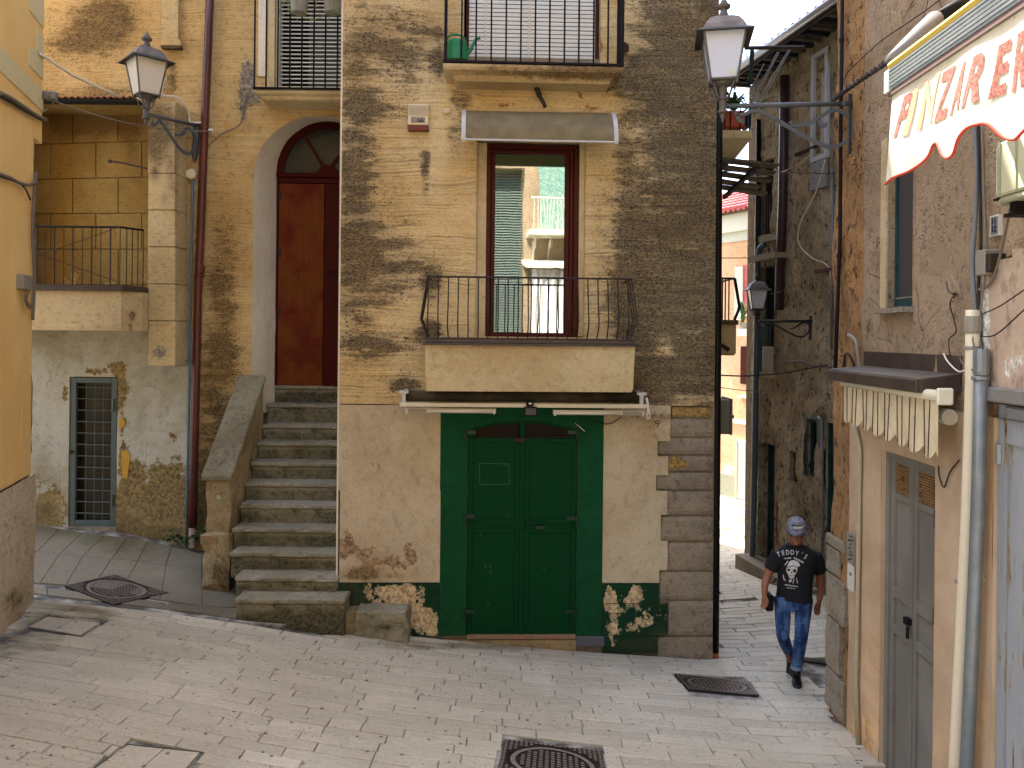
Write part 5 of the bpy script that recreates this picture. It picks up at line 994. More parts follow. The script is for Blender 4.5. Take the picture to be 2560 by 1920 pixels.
s, z = FR.H(2484, 560, .036); text3d('11', .055, 'digits', M['ink'], P_, FR.P(s, z, .036), FR.s, (0, 0, 1)); s, z = FR.H(2484, 580, .036); text3d('12', .055, 'digits', M['ink'], P_, FR.P(s, z, .036), FR.s, (0, 0, 1))
N_ = thing('notice', 'pale notice with black graffiti above it beside the beige gas pipe', 'notice', tuple(FR.W(2128, 1430, .05))); MB().pbox(FR, 2118, 1412, 2134, 1476, .05, .058).build('sheet', M['label'], N_)
MB().pbox(FR, 2116, 1335, 2136, 1408, .035, .05).build('grey_board', M['greypot'], N_)
m = MB()
for k in range(7): P = [FR.W(2119+rng.random()*14, 1340+k*9+rng.random()*6, .052) for _ in range(5)]; m.tube(catm(P, 3), .0025, 4)
m.build('graffiti', M['ink'], N_); s, z = FR.H(2126, 1440, .06); text3d('N', .05, 'letter', M['ink'], N_, FR.P(s, z, .0585), FR.s, (0, 0, 1))
# ---- air conditioner
AC = thing('air_conditioner', 'cream air conditioner unit on the right wall beneath the pizzeria awning', 'air conditioner', tuple(FR.W(2520, 430, .1)))
a0 = FR.H(2478, 440, .30)[0]; zt1 = FR.H(2510, 352, .32)[1]; zb1 = FR.H(2510, 505, .32)[1]; a1 = a0+.95
pts = [(.0, .03), (.0, .24), (.03, .29), (.09, .32), (.95, .32), (.95, .03)]
def prism_v(fr, s0, pts, z0, z1): n = len(pts); return MB().add([fr.P(s0+p[0], z0, p[1]) for p in pts]+[fr.P(s0+p[0], z1, p[1]) for p in pts], [tuple(range(n-1, -1, -1)), tuple(range(n, 2*n))]+[(i, (i+1) % n, n+(i+1) % n, n+i) for i in range(n)])
acb = prism_v(FR, a0, pts, zb1+.04, zt1).build('casing', M['ac'], AC, bevel=.012)
prism_v(FR, a0+.01, [(.0, .04), (.0, .23), (.03, .28), (.09, .31), (.93, .31), (.93, .04)], zb1, zb1+.038).build('base', M['acd'], AC, bevel=.01)
MB().box(FR, a0+.105, a0+.125, zb1+.05, zt1-.004, .321, .328).box(FR, a0+.26, a0+.27, zb1+.05, zt1-.004, .321, .328).build('rib', M['acd'], AC)
pt = [(a0+.055+.05*math.cos(a), (zb1+zt1)/2-.0+.17*math.sin(a)) for a in np.linspace(0, 2*math.pi, 17)[:-1]]
MB().box(FR, a0-.006, a0-.001, zb1+.12, zb1+.3, .1, .16).build('label', M['acd'], AC)
for k in range(6): MB().box(FR, a0+.02+k*.012, a0+.026+k*.012, zb1+.028, zb1+.04, .28, .30).build('slot', M['blackgap'], AC)
for dd in (.1, .25): MB().box(FR, a0+.14, a0+.20, zb1-.06, zb1-.002, dd-.03, dd+.03).build('foot', M['black'], AC)
MB().box(FR, a0+.12, a0+.22, zb1-.08, zb1-.061, .0, .3).build('bracket', M['black'], AC)
# ================================================================ pizzeria awning
AWD = .95; FP = FR.off(AWD); AW = thing('awning', 'faded white lettered awning valance with red scalloped hem at the top right', 'awning', tuple(FP.W(2400, 120)))
p0 = FP.H(2204, 214); p1 = FP.H(2560, 28); zbr = (p0[1]+p1[1])/2; sA_ = FP.H(2212, 200)[0]; sE = sA_+2.6; hb = .155
t = NT('ribbed_aluminium', .4, .5, .1); wv = t.n('ShaderNodeTexWave', wave_type='BANDS', bands_direction='Z'); wv.inputs['Scale'].default_value = 11; t.t.links.new(t.pos, wv.inputs[0])
t.col(t.mix(wv.outputs['Fac'], lin((170, 196, 204)), lin((240, 250, 250)))); M['rib'] = t.m
fb = MB().box(FP, sA_+.06, sE, zbr, zbr+hb*.72, -.05, .0).build('front_bar', M['rib'], AW)
m = MB()
for k in range(5): m.box(FP, sA_+.06, sE, zbr+.012+k*.021, zbr+.022+k*.021, .0005, .007)
m.build('ridge', M['galv'], fb)
MB().box(FP, sA_, sA_+.058, zbr-.01, zbr+hb*.74, -.055, .006).build('end_cap', simple('pale_plastic', (210, 216, 196), .4), AW, bevel=.004)
MB().box(FP, sA_+.03, sE, zbr-.03, zbr-.001, -.045, -.004).build('lower_lip', simple('mauve_metal', (132, 112, 108), .4, .3), AW)
MB().tube([FP.P(sA_+.05, zbr+hb*.86, -.01), FP.P(sE, zbr+hb*.86, -.01)], .020, 8).build('piping', simple('yellow_cord', (226, 190, 84), .7, var=.2, sc=90), AW)
hem = [(2222, 458), (2262, 428), (2290, 392), (2310, 362), (2333, 353), (2341, 384), (2356, 397), (2378, 384), (2402, 350), (2430, 316), (2458, 306), (2470, 330), (2484, 346), (2508, 350), (2540, 322), (2560, 292), (2600, 250), (2640, 215), (2700, 215)]
hs = [FP.H(*p) for p in hem]; hS = [h[0] for h in hs]; hZ = [h[1] for h in hs]; hS[0] = sA_+.05
ztopv = zbr-.02
def vs(s, z):                                      # the cloth surface: soft folds that deepen towards the hem
    u = min(1, max(0, (ztopv-z)/.62)); return FP.P(s-.03*u*math.exp(-(s-sA_)/.25), z, -.02+u*(.045*math.sin(s*8.2+.6)+.02*math.sin(s*19+1.)))
Sv = np.linspace(sA_+.05, sE-.1, 110); nZ = 14; V = []
sm_z = lambda s: float(np.interp(s, hS, hZ))
def hemz(s): return (sm_z(s-.015)+sm_z(s)+sm_z(s+.015))/3
for s in Sv:
    zb_ = hemz(s)
    for j in range(nZ+1): V.append(vs(s, ztopv+(zb_-ztopv)*j/nZ))
t = NT('awning_cloth', .9, .1); c = t.mix(t.map(t.noise(2.2, 4, .6), .42, .7), lin((250, 248, 236)), lin((222, 226, 196))); c = t.mix(t.map(t.noise(8, 5, .7), .60, .72), c, lin((190, 196, 168))); t.col(c)
tl_ = t.n('ShaderNodeBsdfTranslucent'); t.t.links.new(c, tl_.inputs[0]); mx = t.n('ShaderNodeMixShader'); mx.inputs[0].default_value = .35
t.t.links.new(t.b.outputs[0], mx.inputs[1]); t.t.links.new(tl_.outputs[0], mx.inputs[2]); t.t.links.new(mx.outputs[0], t.t.nodes['Material Output'].inputs[0]); M['awn'] = t.m
val = place('valance', V, [(i*(nZ+1)+j, i*(nZ+1)+j+1, (i+1)*(nZ+1)+j+1, (i+1)*(nZ+1)+j) for i in range(len(Sv)-1) for j in range(nZ)], M['awn'], AW, smooth=True)
MB().tube([vs(s, hemz(s)) for s in Sv], .008, 6).build('hem_trim', simple('coral_red_trim', (214, 78, 60), .8), AW, smooth=True)
def letter(ch, x0, yb, yt, x1, mat, lean):
    cu = bpy.data.curves.new('l', 'FONT'); cu.body = ch; cu.size = 1; cu.offset = .035; cu.resolution_u = 4
    o = bpy.data.objects.new('t', cu); SC.collection.objects.link(o); bpy.context.view_layer.update(); me = bpy.data.meshes.new_from_object(o.evaluated_get(bpy.context.evaluated_depsgraph_get())); bpy.data.objects.remove(o)
    bb = bmesh.new(); bb.from_mesh(me); bmesh.ops.triangulate(bb, faces=bb.faces[:])
    for _ in range(3): bmesh.ops.subdivide_edges(bb, edges=[e for e in bb.edges if e.calc_length() > .09], cuts=1); bmesh.ops.triangulate(bb, faces=bb.faces[:])
    X = [v.co.x for v in bb.verts]; Yv = [v.co.y for v in bb.verts]; xa, xb, ya, yb2 = min(X), max(X), min(Yv), max(Yv)
    s0, zb_ = FP.H(x0, yb); s1 = FP.H(x1, yb)[0]; zt_ = FP.H((x0+x1)/2+lean/2, yt)[1]; sl = FP.H(x0+lean, yt)[0]-s0
    V = [vs(s0+(v.co.x-xa)/(xb-xa)*(s1-s0)+(v.co.y-ya)/(yb2-ya)*sl, zb_+(v.co.y-ya)/(yb2-ya)*(zt_-zb_))+FP.n*.004 for v in bb.verts]
    Fs = [tuple(v.index for v in f.verts) for f in bb.faces]; bb.free(); place('letter', V, Fs, mat, val)
t = NT('faded_red_print', .9, .1); c = t.mix(t.map(t.noise(70, 3, .8), .35, .65), lin((124, 70, 62)), lin((182, 124, 110))); t.col(c); M['letter'] = t.m; M['letter2'] = simple('faded_orange_print', (226, 170, 128), .9, var=.2, sc=60)
for ch, x0, yb, yt, x1, mt, ln in (('P', 2234, 346, 238, 2258, 'letter', 20), ('I', 2252, 342, 230, 2262, 'letter2', 22), ('N', 2275, 325, 200, 2312, 'letter2', 28), ('Z', 2320, 312, 180, 2356, 'letter', 26), ('A', 2364, 292, 160, 2396, 'letter', 26), ('R', 2407, 274, 136, 2446, 'letter', 22), ('E', 2460, 250, 112, 2492, 'letter', 24), ('R', 2508, 234, 80, 2546, 'letter', 24), ('I', 2558, 208, 56, 2568, 'letter', 24), ('A', 2576, 200, 46, 2620, 'letter', 24)): letter(ch, x0, yb, yt, x1, M[mt], ln)
aa = [FR.W(2232, 152, .88), FR.W(2300, 85, .66), FR.W(2338, 48, .52), FR.W(2440, -15, .12)]
MB().tube(aa[:3], [.045, .05, .05], 12).build('arm', simple('grey_arm', (118, 114, 110), .5), AW, smooth=True); MB().tube([aa[2].lerp(aa[3], -.02), aa[2].lerp(aa[3], .12)], .018, 8).build('joint', M['creampipe'], AW); MB().tube([aa[2].lerp(aa[3], .10), aa[3]], .035, 10).build('arm', M['black'], AW, smooth=True)
cable('black wire looping along the rough wall above the chained tube', catm([FR.W(2112, 195, .06), FR.W(2125, 175, .05), FR.W(2200, 105, .05), FR.W(2280, 50, .05), FR.W(2350, 0, .05)]), .005, 'bcable')
# ================================================================ dark house along the lane
H5 = thing('lane_house', 'dark rubble walled house down the lane with gutter and tiled eave', 'house', (4.4, 12.5, -4))
ze = FA.H(1890, 200)[1]; sF = FA.H(1882, 900)[0]
hd = hole(FA, 1895, 1108, 1936, 1420, .25); hs_ = hole(FA, 1974, 1128, 1994, 1206, .2); hg = hole(FA, 2020, 1048, 2046, 1190, .12); hgd = hole(FA, 2064, 1060, 2120, 1520, .1)
hu1 = hole(FA, 1903, 400, 1937, 588, .15); hu2 = hole(FA, 1903, 665, 1936, 930, .15); hw3 = hole(FA, 2040, 170, 2068, 380, .15)
wall('wall', FA, sF, 6.5, -4.8, ze, [hd, hs_, hg, hgd, hu1, hu2, hw3], M['tuff'], H5, .12, 0, {'dirt': lambda x, y: blobs(x, y, [(2010, 1300, 40, 60, .5), (1990, 700, 20, 200, .15)]), 'peel': lambda x, y: blobs(x, y, [(1942, 1300, 5, 140, .8), (2075, 600, 10, 60, .3)])}, .10)
MB().box(FA, sF-.35, sF-.0, -4.8, ze, -.35, -.06).build('corner_strip', M['tan'], H5)
MB().box(FA, sF-.3, 6.5, -4.8, ze, -4, -.5).build('rear_wing', M['tuff'], H5)
def opening(nm, h, fmat, w_, back, d=-.1):
    f = frame(FA, h[0], h[1], h[2], h[3], w_, d-.04, d+.02).build(nm, fmat, H5); MB().box(FA, h[0]+w_, h[1]-w_, h[2]+w_, h[3]-w_, d-.03, d-.01).build('pane' if 'window' in nm else 'leaf', back, f); return f
opening('lane_door', hd, M['tealw'], .04, M['tealw'], -.2); opening('small_window', hs_, M['oldwood'], .03, M['blackgap'])
f = opening('shuttered_window', hg, M['tealw'], .045, M['blackgap'], -.06); frame(FA, hg[0]-.08, hg[1]+.08, hg[2]-.1, hg[3]+.08, .08, 0, .03).build('window_trim', M['ggrey'], f)
f = opening('green_door', hgd, M['tealw'], .06, M['tealw'], -.05)
for k in range(5): z = hgd[2]+.2+k*.42; MB().box(FA, hgd[0]+.12, hgd[1]-.1, z, z+.34, -.06, -.045).build('door_panel', simple('teal_panel', (44, 84, 78), .5, wear=(190, 190, 180), wl=.72) if k == 0 else bpy.data.materials['teal_panel'], f)
opening('upper_window', hu1, M['iron'], .03, M['blackgap']); opening('upper_window', hu2, M['tealw'], .03, M['blackgap'])
f = opening('window_bay', hw3, M['white'], .03, simple('white_blind', (190, 192, 196), .6), -.1)
frame(FA, hw3[0]-.07, hw3[1]+.07, hw3[2]-.12, hw3[3]+.25, .07, 0, .05).build('window_trim', simple('pale_blue_trim', (198, 204, 216), .6), f)
MB().box(FA, hw3[0]-.06, hw3[1]+.04, hw3[2]-.55, hw3[2]-.13, .0, .05).build('window_box', simple('pale_blue_box', (150, 154, 160), .7, wear=(110, 104, 92), wl=.55), f)
MB().pbox(FA, 1985, 373, 2040, 378, 0, .06).build('iron_bar', M['rust'], H5)
MB().pbox(FA, 2035, 671, 2083, 679, 0, .10).build('iron_shelf', simple('dark_red_iron', (80, 22, 20), .6), H5)
MB().pbox(FA, 1870, 636, 1937, 649, 0, .30).build('ledge', M['quoin'], H5)
for h, y0, y1 in ((hu1, 490, 590), (hu2, 815, 930)):
    for k in range(6): s = h[0]+(h[1]-h[0])*(k+.5)/6; MB().tube([FA.P(s, FA.H(1920, y1)[1], .06), FA.P(s, FA.H(1920, y0)[1], .06)], .012, 5).build('window_bar', M['iron'] if y0 < 600 else M['tealw'], H5)
MB().pbox(FA, 1900, 588, 1940, 603, 0, .14).build('sill', M['quoin'], H5); MB().pbox(FA, 1898, 930, 1938, 945, 0, .14).build('sill', M['quoin'], H5)
MB().pbox(FA, 1905, 866, 1934, 930, .075, .085).build('screen', M['greypot'], H5)
# eave, gutter, tiles
MB().hexa([FA.P(sF-.4, ze+.02, .48), FA.P(6.5, ze+.02, .48), FA.P(6.5, ze+.08, .48), FA.P(sF-.4, ze+.08, .48)], [FA.P(sF-.4, ze+.22, -.5), FA.P(6.5, ze+.22, -.5), FA.P(6.5, ze+.28, -.5), FA.P(sF-.4, ze+.28, -.5)]).build('roof', M['oldwood'], H5)
for k in range(30): s = sF-.25+k*.22; MB().box(FA, s, s+.08, ze-.06, ze+.02, 0, .44).build('rafter', M['blackgap'] if k % 2 else M['oldwood'], H5)
for k in range(34): s = sF-.32+k*.2; MB().tube([FA.P(s, ze+.09, .52), FA.P(s, ze+.24, -.3)], .06, 8).build('roof_tile', M['tile'], H5)
MB().box(FA, sF-.4, 6.5, ze-.07, ze+.07, .485, .50).build('fascia', M['brown'], H5)
MB().tube([FA.P(sF-.42, ze+.02, .565), FA.P(6.5, ze+.02, .565)], .062, 10).build('gutter', simple('aluminium_gutter', (176, 176, 186), .35, .5), H5, smooth=True)
p = FA.P(1.2, ze+.5, -1.2); m = MB().lathe(p, [(.10, -.5), (.10, 0), (.16, .02), (.16, .16), (.14, .22)], 12); m.build('chimney', M['terra'], H5)
pipe('drainpipe', 'wide dark brown drain shaft down the lane house wall', [(1962, 190, .12), (1957, 500, .12), (1947, 775, .12)], .075, simple('plum_brown_metal', (62, 44, 48), .4), FA)
pipe('drainpipe', 'blue grey drainpipe at the far corner of the lane house', [(1912, 610, .12), (1900, 620, .16), (1894, 650, .16), (1891, 900, .16), (1885, 1250, .16), (1880, 1395, .16), (1876, 1406, .2)], .050, simple('blue_grey_pipe', (78, 92, 106), .45), FA, collars=[(1889, 995, .16, .015, .058), (1886, 1150, .16, .015, .058), (1882, 1340, .16, .015, .058)])
pipe('drainpipe', 'black vertical pipe beside the blue grey drainpipe', [(1897, 300, .05), (1893, 700, .05), (1880, 1400, .05)], .045, M['dpipe'], FA)
pipe('conduit', 'grey conduit between shuttered window and green door in the lane', [(2046, 1042, .05), (2054, 1050, .05), (2056, 1250, .05), (2054, 1420, .05)], .022, M['galv'], FA)
pipe('conduit', 'pale grey conduit high on the lane house wall near its right end', [(2082, 420, .05), (2080, 660, .05), (2077, 870, .05)], .018, M['galv'], FA)
V, Fs = rbox(0, 1, 0, 1, 0, 1, 5, 2, 1, 0, 2); zs_ = FA.H(1900, 1388)[1]; V = [FA.P(FA.H(1888, 1400)[0]+v.x*2.0, -4.6+v.z*(zs_+4.6), v.y*.38) for v in V]; place('doorstep', V, Fs, M['quoin'], H5, bevel=.01)
P = [(2095, 0), (1990, 190)]
cable('white cable looping down the dark lane house wall', catm([FA.W(2063, 400, .05), FA.W(2040, 480, .05), FA.W(2000, 560, .05), FA.W(1998, 610, .05), FA.W(2030, 645, .05), FA.W(2072, 670, .05), FA.W(2078, 760, .05), FA.W(2076, 860, .05)]), .011, 'wcable')
cable('thin grey wire between the small lane lamp and the lane house', sag(FA.W(1925, 735, .7), FA.W(1990, 712, .05), .02), .005)
cable('frayed cable bundle sagging low on the lane house wall', catm([FA.W(1955, 900, .05), FA.W(1975, 905, .05), FA.W(2000, 902, .05), FA.W(2030, 912, .05), FA.W(2078, 918, .05)]), .02)
# wires crossing the lane
A_ = at(1800, 938, 9.6); cable('dark cable strung across the lane at door top height', catm([A_, at(1850, 940, 10.2), at(1900, 938, 10.8), at(1960, 932, 11.4), FA.W(2070, 912, .05)]), .010, 'bcable')
cable('grey wire strung across the lane at roof height of the far house', [at(1798, 428, 9.2), at(1900, 430, 10.2), at(1990, 432, 11), FA.W(2085, 434, .05)], .007, 'cable')
cable('pale wire rising across the lane below the white window box', catm([at(1865, 441, 10.), at(1920, 440, 10.5), at(1960, 428, 10.9), FA.W(2000, 408, .1), FA.W(2034, 380, .06)]), .007, 'wcable')
cable('thin wire across the lane just below the dark cable', catm([at(1800, 968, 9.6), at(1860, 976, 10.2), at(1930, 974, 11), FA.W(2010, 958, .05), FA.W(2075, 930, .05)]), .005, 'cable')
cable('thin wire across the lane to the far balcony', [at(1805, 645, 9.6), at(1870, 645, 12.5)], .006, 'bcable')
# ================================================================ house on the left side of the lane (balconies show past the corner)
H7 = thing('balcony_house', 'house behind the corner house whose balconies jut into the lane', 'house', (2.5, 10.5, -3.8))
FC = Fr((0, 9.95), (1, 0))
def pb(nm, px, Y0, Y1, mat, par=H7, bevel=0): 
    f = Fr((0, Y0), (1, 0)); return MB().box(f, 2.2, f.H(px[2], px[1])[0], f.H(px[2], px[3])[1], f.H(px[2], px[1])[1], -(Y1-Y0), 0).build(nm, mat, par, bevel=bevel)
b1 = pb('balcony', (0, 326, 1880, 345), 9.9, 11.2, M['slab']); f = Fr((0, 9.9), (1, 0)); e0 = f.H(1880, 345); MB().add([f.P(2.2, e0[1], 0), f.P(e0[0], e0[1], 0), f.P(2.2, e0[1], -1.3), f.P(e0[0], e0[1], -1.3), f.P(2.2, e0[1]-.25, -.15), f.P(e0[0]-.18, e0[1]-.25, -.15), f.P(2.2, e0[1]-.25, -1.1), f.P(e0[0]-.18, e0[1]-.25, -1.1)], [(0, 1, 5, 4), (1, 3, 7, 5), (4, 5, 7, 6)]).build('corbel', M['slab'], H7)
zr1 = f.H(1870, 262)[1]; zr0 = e0[1]+.1
for x in (1812, 1828, 1852, 1876): s, _ = f.H(x, 300, 0); MB().tube([f.P(s, zr0, -.03), f.P(s, zr1, -.03)], .009, 5).build('baluster', M['black'], b1)
MB().tube([f.P(2.2, zr1, -.03), f.P(e0[0]-.02, zr1, -.03), f.P(e0[0]-.02, zr1, -1.2)], .012, 6).build('hand_rail', M['black'], b1)
# broken plank canopy below it
f2 = Fr((0, 9.6), (1, 0)); m0 = f2.H(1815, 405); 
for k in range(5):
    y_ = 9.7+k*.26; a = Vector((2.3, y_, f2.H(1815, 388)[1]-.02*k)); L_ = 1.0+.05*k-(.12 if k == 3 else 0); b = a+Vector((L_, 0, -.10-.02*k)); MB().hexa([a, b, b+Vector((0, 0, .03)), a+Vector((0, 0, .03))], [v+Vector((0, .20, 0)) for v in (a, b, b+Vector((0, 0, .03)), a+Vector((0, 0, .03)))]).build('canopy_plank', M['oldwood'], H7)
for x in (2.5, 2.95): MB().hexa(*[[Vector((x+q*.05, y, f2.H(1815, 392)[1]-.09+r_*.05-(x-2.3)*.12-(y-9.7)*.08)) for q, r_ in ((0, 0), (1, 0), (1, 1), (0, 1))] for y in (9.62, 11.0)]).build('canopy_joist', M['blackgap'], H7)
b2 = pb('balcony', (0, 806, 1842, 889), 10.6, 11.8, simple('yellow_render', (196, 172, 120), .85, bump=.2), bevel=.03); pb('balcony_rim', (0, 800, 1846, 812), 10.57, 11.85, M['oldwood'])
f = Fr((0, 10.6), (1, 0)); zr1 = f.H(1840, 696)[1]; zr0 = f.H(1840, 800)[1]
for x, kx in ((1806, 0), (1813, 0), (1822, 0), (1836, 1)):
    s, _ = f.H(x, 750, 0); h = zr1-zr0; MB().tube([f.P(s, zr0, 0), f.P(s+.07*kx, zr0+h*.3, .0), f.P(s-.0, zr1, 0)], .010 if not kx else .022, 5).build('baluster', M['black'], b2)
MB().tube([f.P(2.3, zr1, 0), f.P(f.H(1836, 696)[0], zr1, 0), f.P(f.H(1836, 696)[0], zr1, -1)], .014, 6).build('hand_rail', M['black'], b2)
MB().tube([at(1803, 862, 10.5), at(1822, 875, 10.5)], .03, 8).build('spout', M['iron'], H7)
MB().box(XF, 2.2, 2.34, -4.2, 6, -14, -8.95).build('lane_wall', M['tan'], H7)
MT = thing('meter_cabinet', 'olive grey meter cabinet on the wall just behind the black corner pipe', 'cabinet', tuple(at(1816, 1042, 9.4))); f = Fr((0, 9.4), (1, 0)); a = f.H(1826, 1000); b = f.H(1826, 1086)
MB().box(f, 2.3, a[0], b[1], a[1], -.4, 0).build('body', M['meter'], MT, bevel=.01); MB().box(f, a[0]+.001, f.H(1832, 1000)[0], b[1]-.01, a[1]+.015, -.42, .01).build('door', M['meter'], MT, bevel=.01); p = f.P(f.H(1834, 1043)[0], f.H(1834, 1043)[1], -.05); MB().lathe(p, [(.02, -.02), (.02, .02)], 8).build('lock', M['black'], MT)
# pots with plants on the upper balcony
PT = thing('plant_box', 'terracotta planter with long green leaves on the high lane balcony', 'planter', tuple(at(1840, 320, 10.0)))
f = Fr((0, 10.0), (1, 0)); a = f.H(1816, 276); b = f.H(1862, 318); MB().box(f, a[0], b[0], b[1], a[1], -.25, 0).build('pot', M['terra'], PT, bevel=.01)
PT2 = thing('plant_pot', 'dark blue pot beside the terracotta planter on the high lane balcony', 'pot', tuple(at(1872, 320, 10.05))); f = Fr((0, 10.05), (1, 0)); a = f.H(1864, 280); b = f.H(1879, 318); MB().box(f, a[0], b[0], b[1], a[1], -.2, 0).build('pot', simple('dark_blue_pot', (20, 44, 66), .5), PT2, bevel=.02)
def leaves(par, c, n, L, w_, seed, up=1., spread=1., mat='leaf', nm='leaf'):
    r = random.Random(seed)
    for k in range(n):
        an = r.uniform(0, 2*math.pi); d = Vector((math.cos(an), math.sin(an), 0)); l = L*r.uniform(.6, 1.1); q = Vector((-d.y, d.x, 0)); V = []; hgt = r.uniform(.35, 1.)*up
        for i in range(6):
            t_ = i/5; p = Vector(c)+d*l*spread*(t_**1.2)+Vector((0, 0, l*hgt*(t_*1.5-t_*t_*1.15))); ww = w_*math.sin(math.pi*min(.97, t_*.8+.18)); V += [p-q*ww, p+Vector((0, 0, -.3*ww)), p+q*ww]
        place(nm, V, [(3*i+j, 3*i+j+1, 3*i+4+j, 3*i+3+j) for i in range(5) for j in range(2)], M[mat], par)
leaves(PT, at(1835, 280, 10.1), 26, .45, .022, 1, 1.3, .8); leaves(PT2, at(1885, 285, 10.1), 20, .40, .014, 2, 1.1, 1.)
# clothes airer
CA = thing('clothes_airer', 'metal clothes airer sticking out above the lane balcony plants', 'clothes airer', tuple(at(1890, 262, 10.0)))
MB().tube([at(1862, 120, 10.0), at(2010, 118, 10.0)], .025, 6).build('top_bar', M['iron'], CA)
for a, b in (((1976, 124), (1899, 262)), ((1972, 124), (1893, 258)), ((1948, 130), (1882, 258)), ((1944, 130), (1878, 256)), ((1910, 160), (1880, 218))): MB().tube([at(*a, 10.0), at(*b, 9.9)], .008, 5).build('rod', M['galv'], CA)
MB().tube([at(1880, 126, 10.0), at(1876, 210, 10.0), at(1862, 195, 10)], .03, 5).build('folded_parasol', simple('dark_green_cloth', (20, 44, 30), .9), CA)
# ================================================================ far house closing the lane
H6 = thing('far_house', 'sunlit peach house with red tiled roof closing the far end of the lane', 'house', (6, 20, -4.5))
FB = Fr((4.2, 22.2), (.5, -.87)); zE = FB.H(1840, 536)[1]; zE2 = FB.H(1840, 580)[1]; zD = FB.H(1840, 1190)[1]
wall('wall', FB, -.5, 4, zD, zE2, [], M['far'], H6, .2, 0, {'peel': lambda x, y: blobs(x, y, [(1820, 1175, 14, 14, 1.2)])}, .0); MB().box(FB, -.5, 4, -4.9, zD, -.1, .02).build('base', simple('grey_green_base', (164, 160, 134), .9, bump=.3, var=.2), H6)
MB().box(FB, -.5, 4, zE2, zE, -.1, .12).build('cornice', M['wbox'], H6); MB().box(FB, -.5, 4, FB.H(1840, 604)[1], zE2-.002, -.1, .04).build('cornice', simple('pale_frieze', (206, 206, 186), .8), H6); MB().box(FB, -.5, 4, -4.9, zE, -5, -.11).build('rear_wing', M['far'], H6)
MB().box(FB, -.5, 4, zE, zE+.06, -.1, .3).build('eave', M['oldwood'], H6)
zR = FB.H(1850, 470, -1.2)[1]
nR = 7
for r_ in range(nR):
    d0 = .34-r_*.22; z0 = zE+.08+r_*.115
    for k in range(20): s = .2+k*.17; MB().tube([FB.P(s, z0, d0), FB.P(s, z0+.11, d0-.26)], [.075, .06], 6).build('roof_tile', M['redtile'], H6)
MB().hexa([FB.P(-.5, zE+.06, .3), FB.P(4, zE+.06, .3), FB.P(4, zE+.10, .3), FB.P(-.5, zE+.10, .3)], [FB.P(-.5, zE+.86, -1.25), FB.P(4, zE+.86, -1.25), FB.P(4, zE+.9, -1.25), FB.P(-.5, zE+.9, -1.25)]).build('roof', M['redtile'], H6)
def fbx(nm, x0, y0, x1, y1, d0, d1, mat, par=H6): return MB().pbox(FB, x0, y0, x1, y1, d0, d1).build(nm, mat, par)
wq = fbx('window', 1856, 662, 1880, 790, .0, .03, M['redtile']); fbx('shutter', 1836, 667, 1856, 800, .0, .06, M['wbox'], wq); fbx('lower_window', 1851, 866, 1868, 960, 0, .04, M['darkred']); fbx('sill', 1843, 990, 1868, 995, 0, .12, M['wbox'])
dq = fbx('door', 1841, 1102, 1866, 1248, .0, .05, simple('weathered_white_door', (206, 204, 194), .7, wear=(120, 110, 90), wl=.62)); fbx('door_frame', 1838, 1100, 1841, 1248, 0, .07, M['wbox'], dq); fbx('band', 1800, 1048, 1868, 1058, .0, .02, M['wbox'])
fbx('balcony', 1842, 822, 1880, 840, .0, .6, M['wbox']); fq = thing('plant_pot', 'bright leafy plant on the small balcony of the far peach house', 'plant', tuple(FB.W(1856, 820, .4))); MB().lathe(FB.W(1857, 818, .4), [(.1, -.12), (.13, .12)], 10).build('pot', M['greypot'], fq); leaves(fq, FB.W(1857, 812, .4), 26, .6, .03, 5, 2.2, .35)
# ================================================================ sunlit house across the street, behind the viewpoint; it shows in the window glass
H8 = thing('opposite_house', 'sunlit house across the street mirrored in the french window', 'house', (1, -5.5, -3))
FH = Fr((9, -5.5), (-1, 0)); X2 = lambda X: 9-X
wall('wall', FH, 0, X2(-9), -3.5, 9, [(X2(1.35), X2(-.6), -3.4, 5.05, 1.6)], M['tan'], H8, .5, 0, {}, .0); MB().box(FH, X2(1.4), X2(-.7), -3.4, 7, -1.7, -1.6).build('mirror_dark_back', simple('dim_teal_wall', (104, 120, 112), .8), H8)  # tall opening with teal back, added to darken the left of the mirror image
m = MB()
for k in range(90): z = -.5+k*.08; m.box(FH, X2(1.34), X2(-.59), z, z+.03, -.34, -.32)
tag(m.build('shutter_slat', simple('dim_teal_slat', (130, 144, 134), .8), H8), kind='stuff')  # slats made up to stripe the dark part of the mirror image
ob = MB().box(FH, X2(2.9), X2(1.45), 2.95, 3.10, 0, .9).build('balcony', M['wbox'], H8)
for k in range(14): x = 2.85-k*.1; MB().tube([FH.P(X2(x), 3.1, .86), FH.P(X2(x), 4.0, .86)], .012, 5).build('baluster', M['wbox'], ob)
MB().box(FH, X2(2.9), X2(1.45), 4.0, 4.05, .83, .88).build('hand_rail', M['wbox'], ob); m = MB()
for x in (1.6, 2.1, 2.6):
    P = [FH.P(X2(x), 2.94, .8), FH.P(X2(x), 2.75, .72), FH.P(X2(x), 2.62, .45), FH.P(X2(x), 2.72, .3), FH.P(X2(x), 2.82, .45), FH.P(X2(x), 2.5, .1), FH.P(X2(x), 2.3, 0)]; m.tube(catm(P), .025, 6)
m.build('bracket', M['wbox'], ob)
MB().box(FH, X2(2.75), X2(1.8), 3.1, 5.3, .0, .06).build('balcony_door', simple('turquoise_shutter', (96, 150, 134), .8, var=.4, sc=14, wear=(205, 205, 190), wl=.52), H8); MB().box(FH, X2(3.2), X2(2.8), 3.1, 5.3, 0, .05).build('balcony_shutter', M['wbox'], H8)
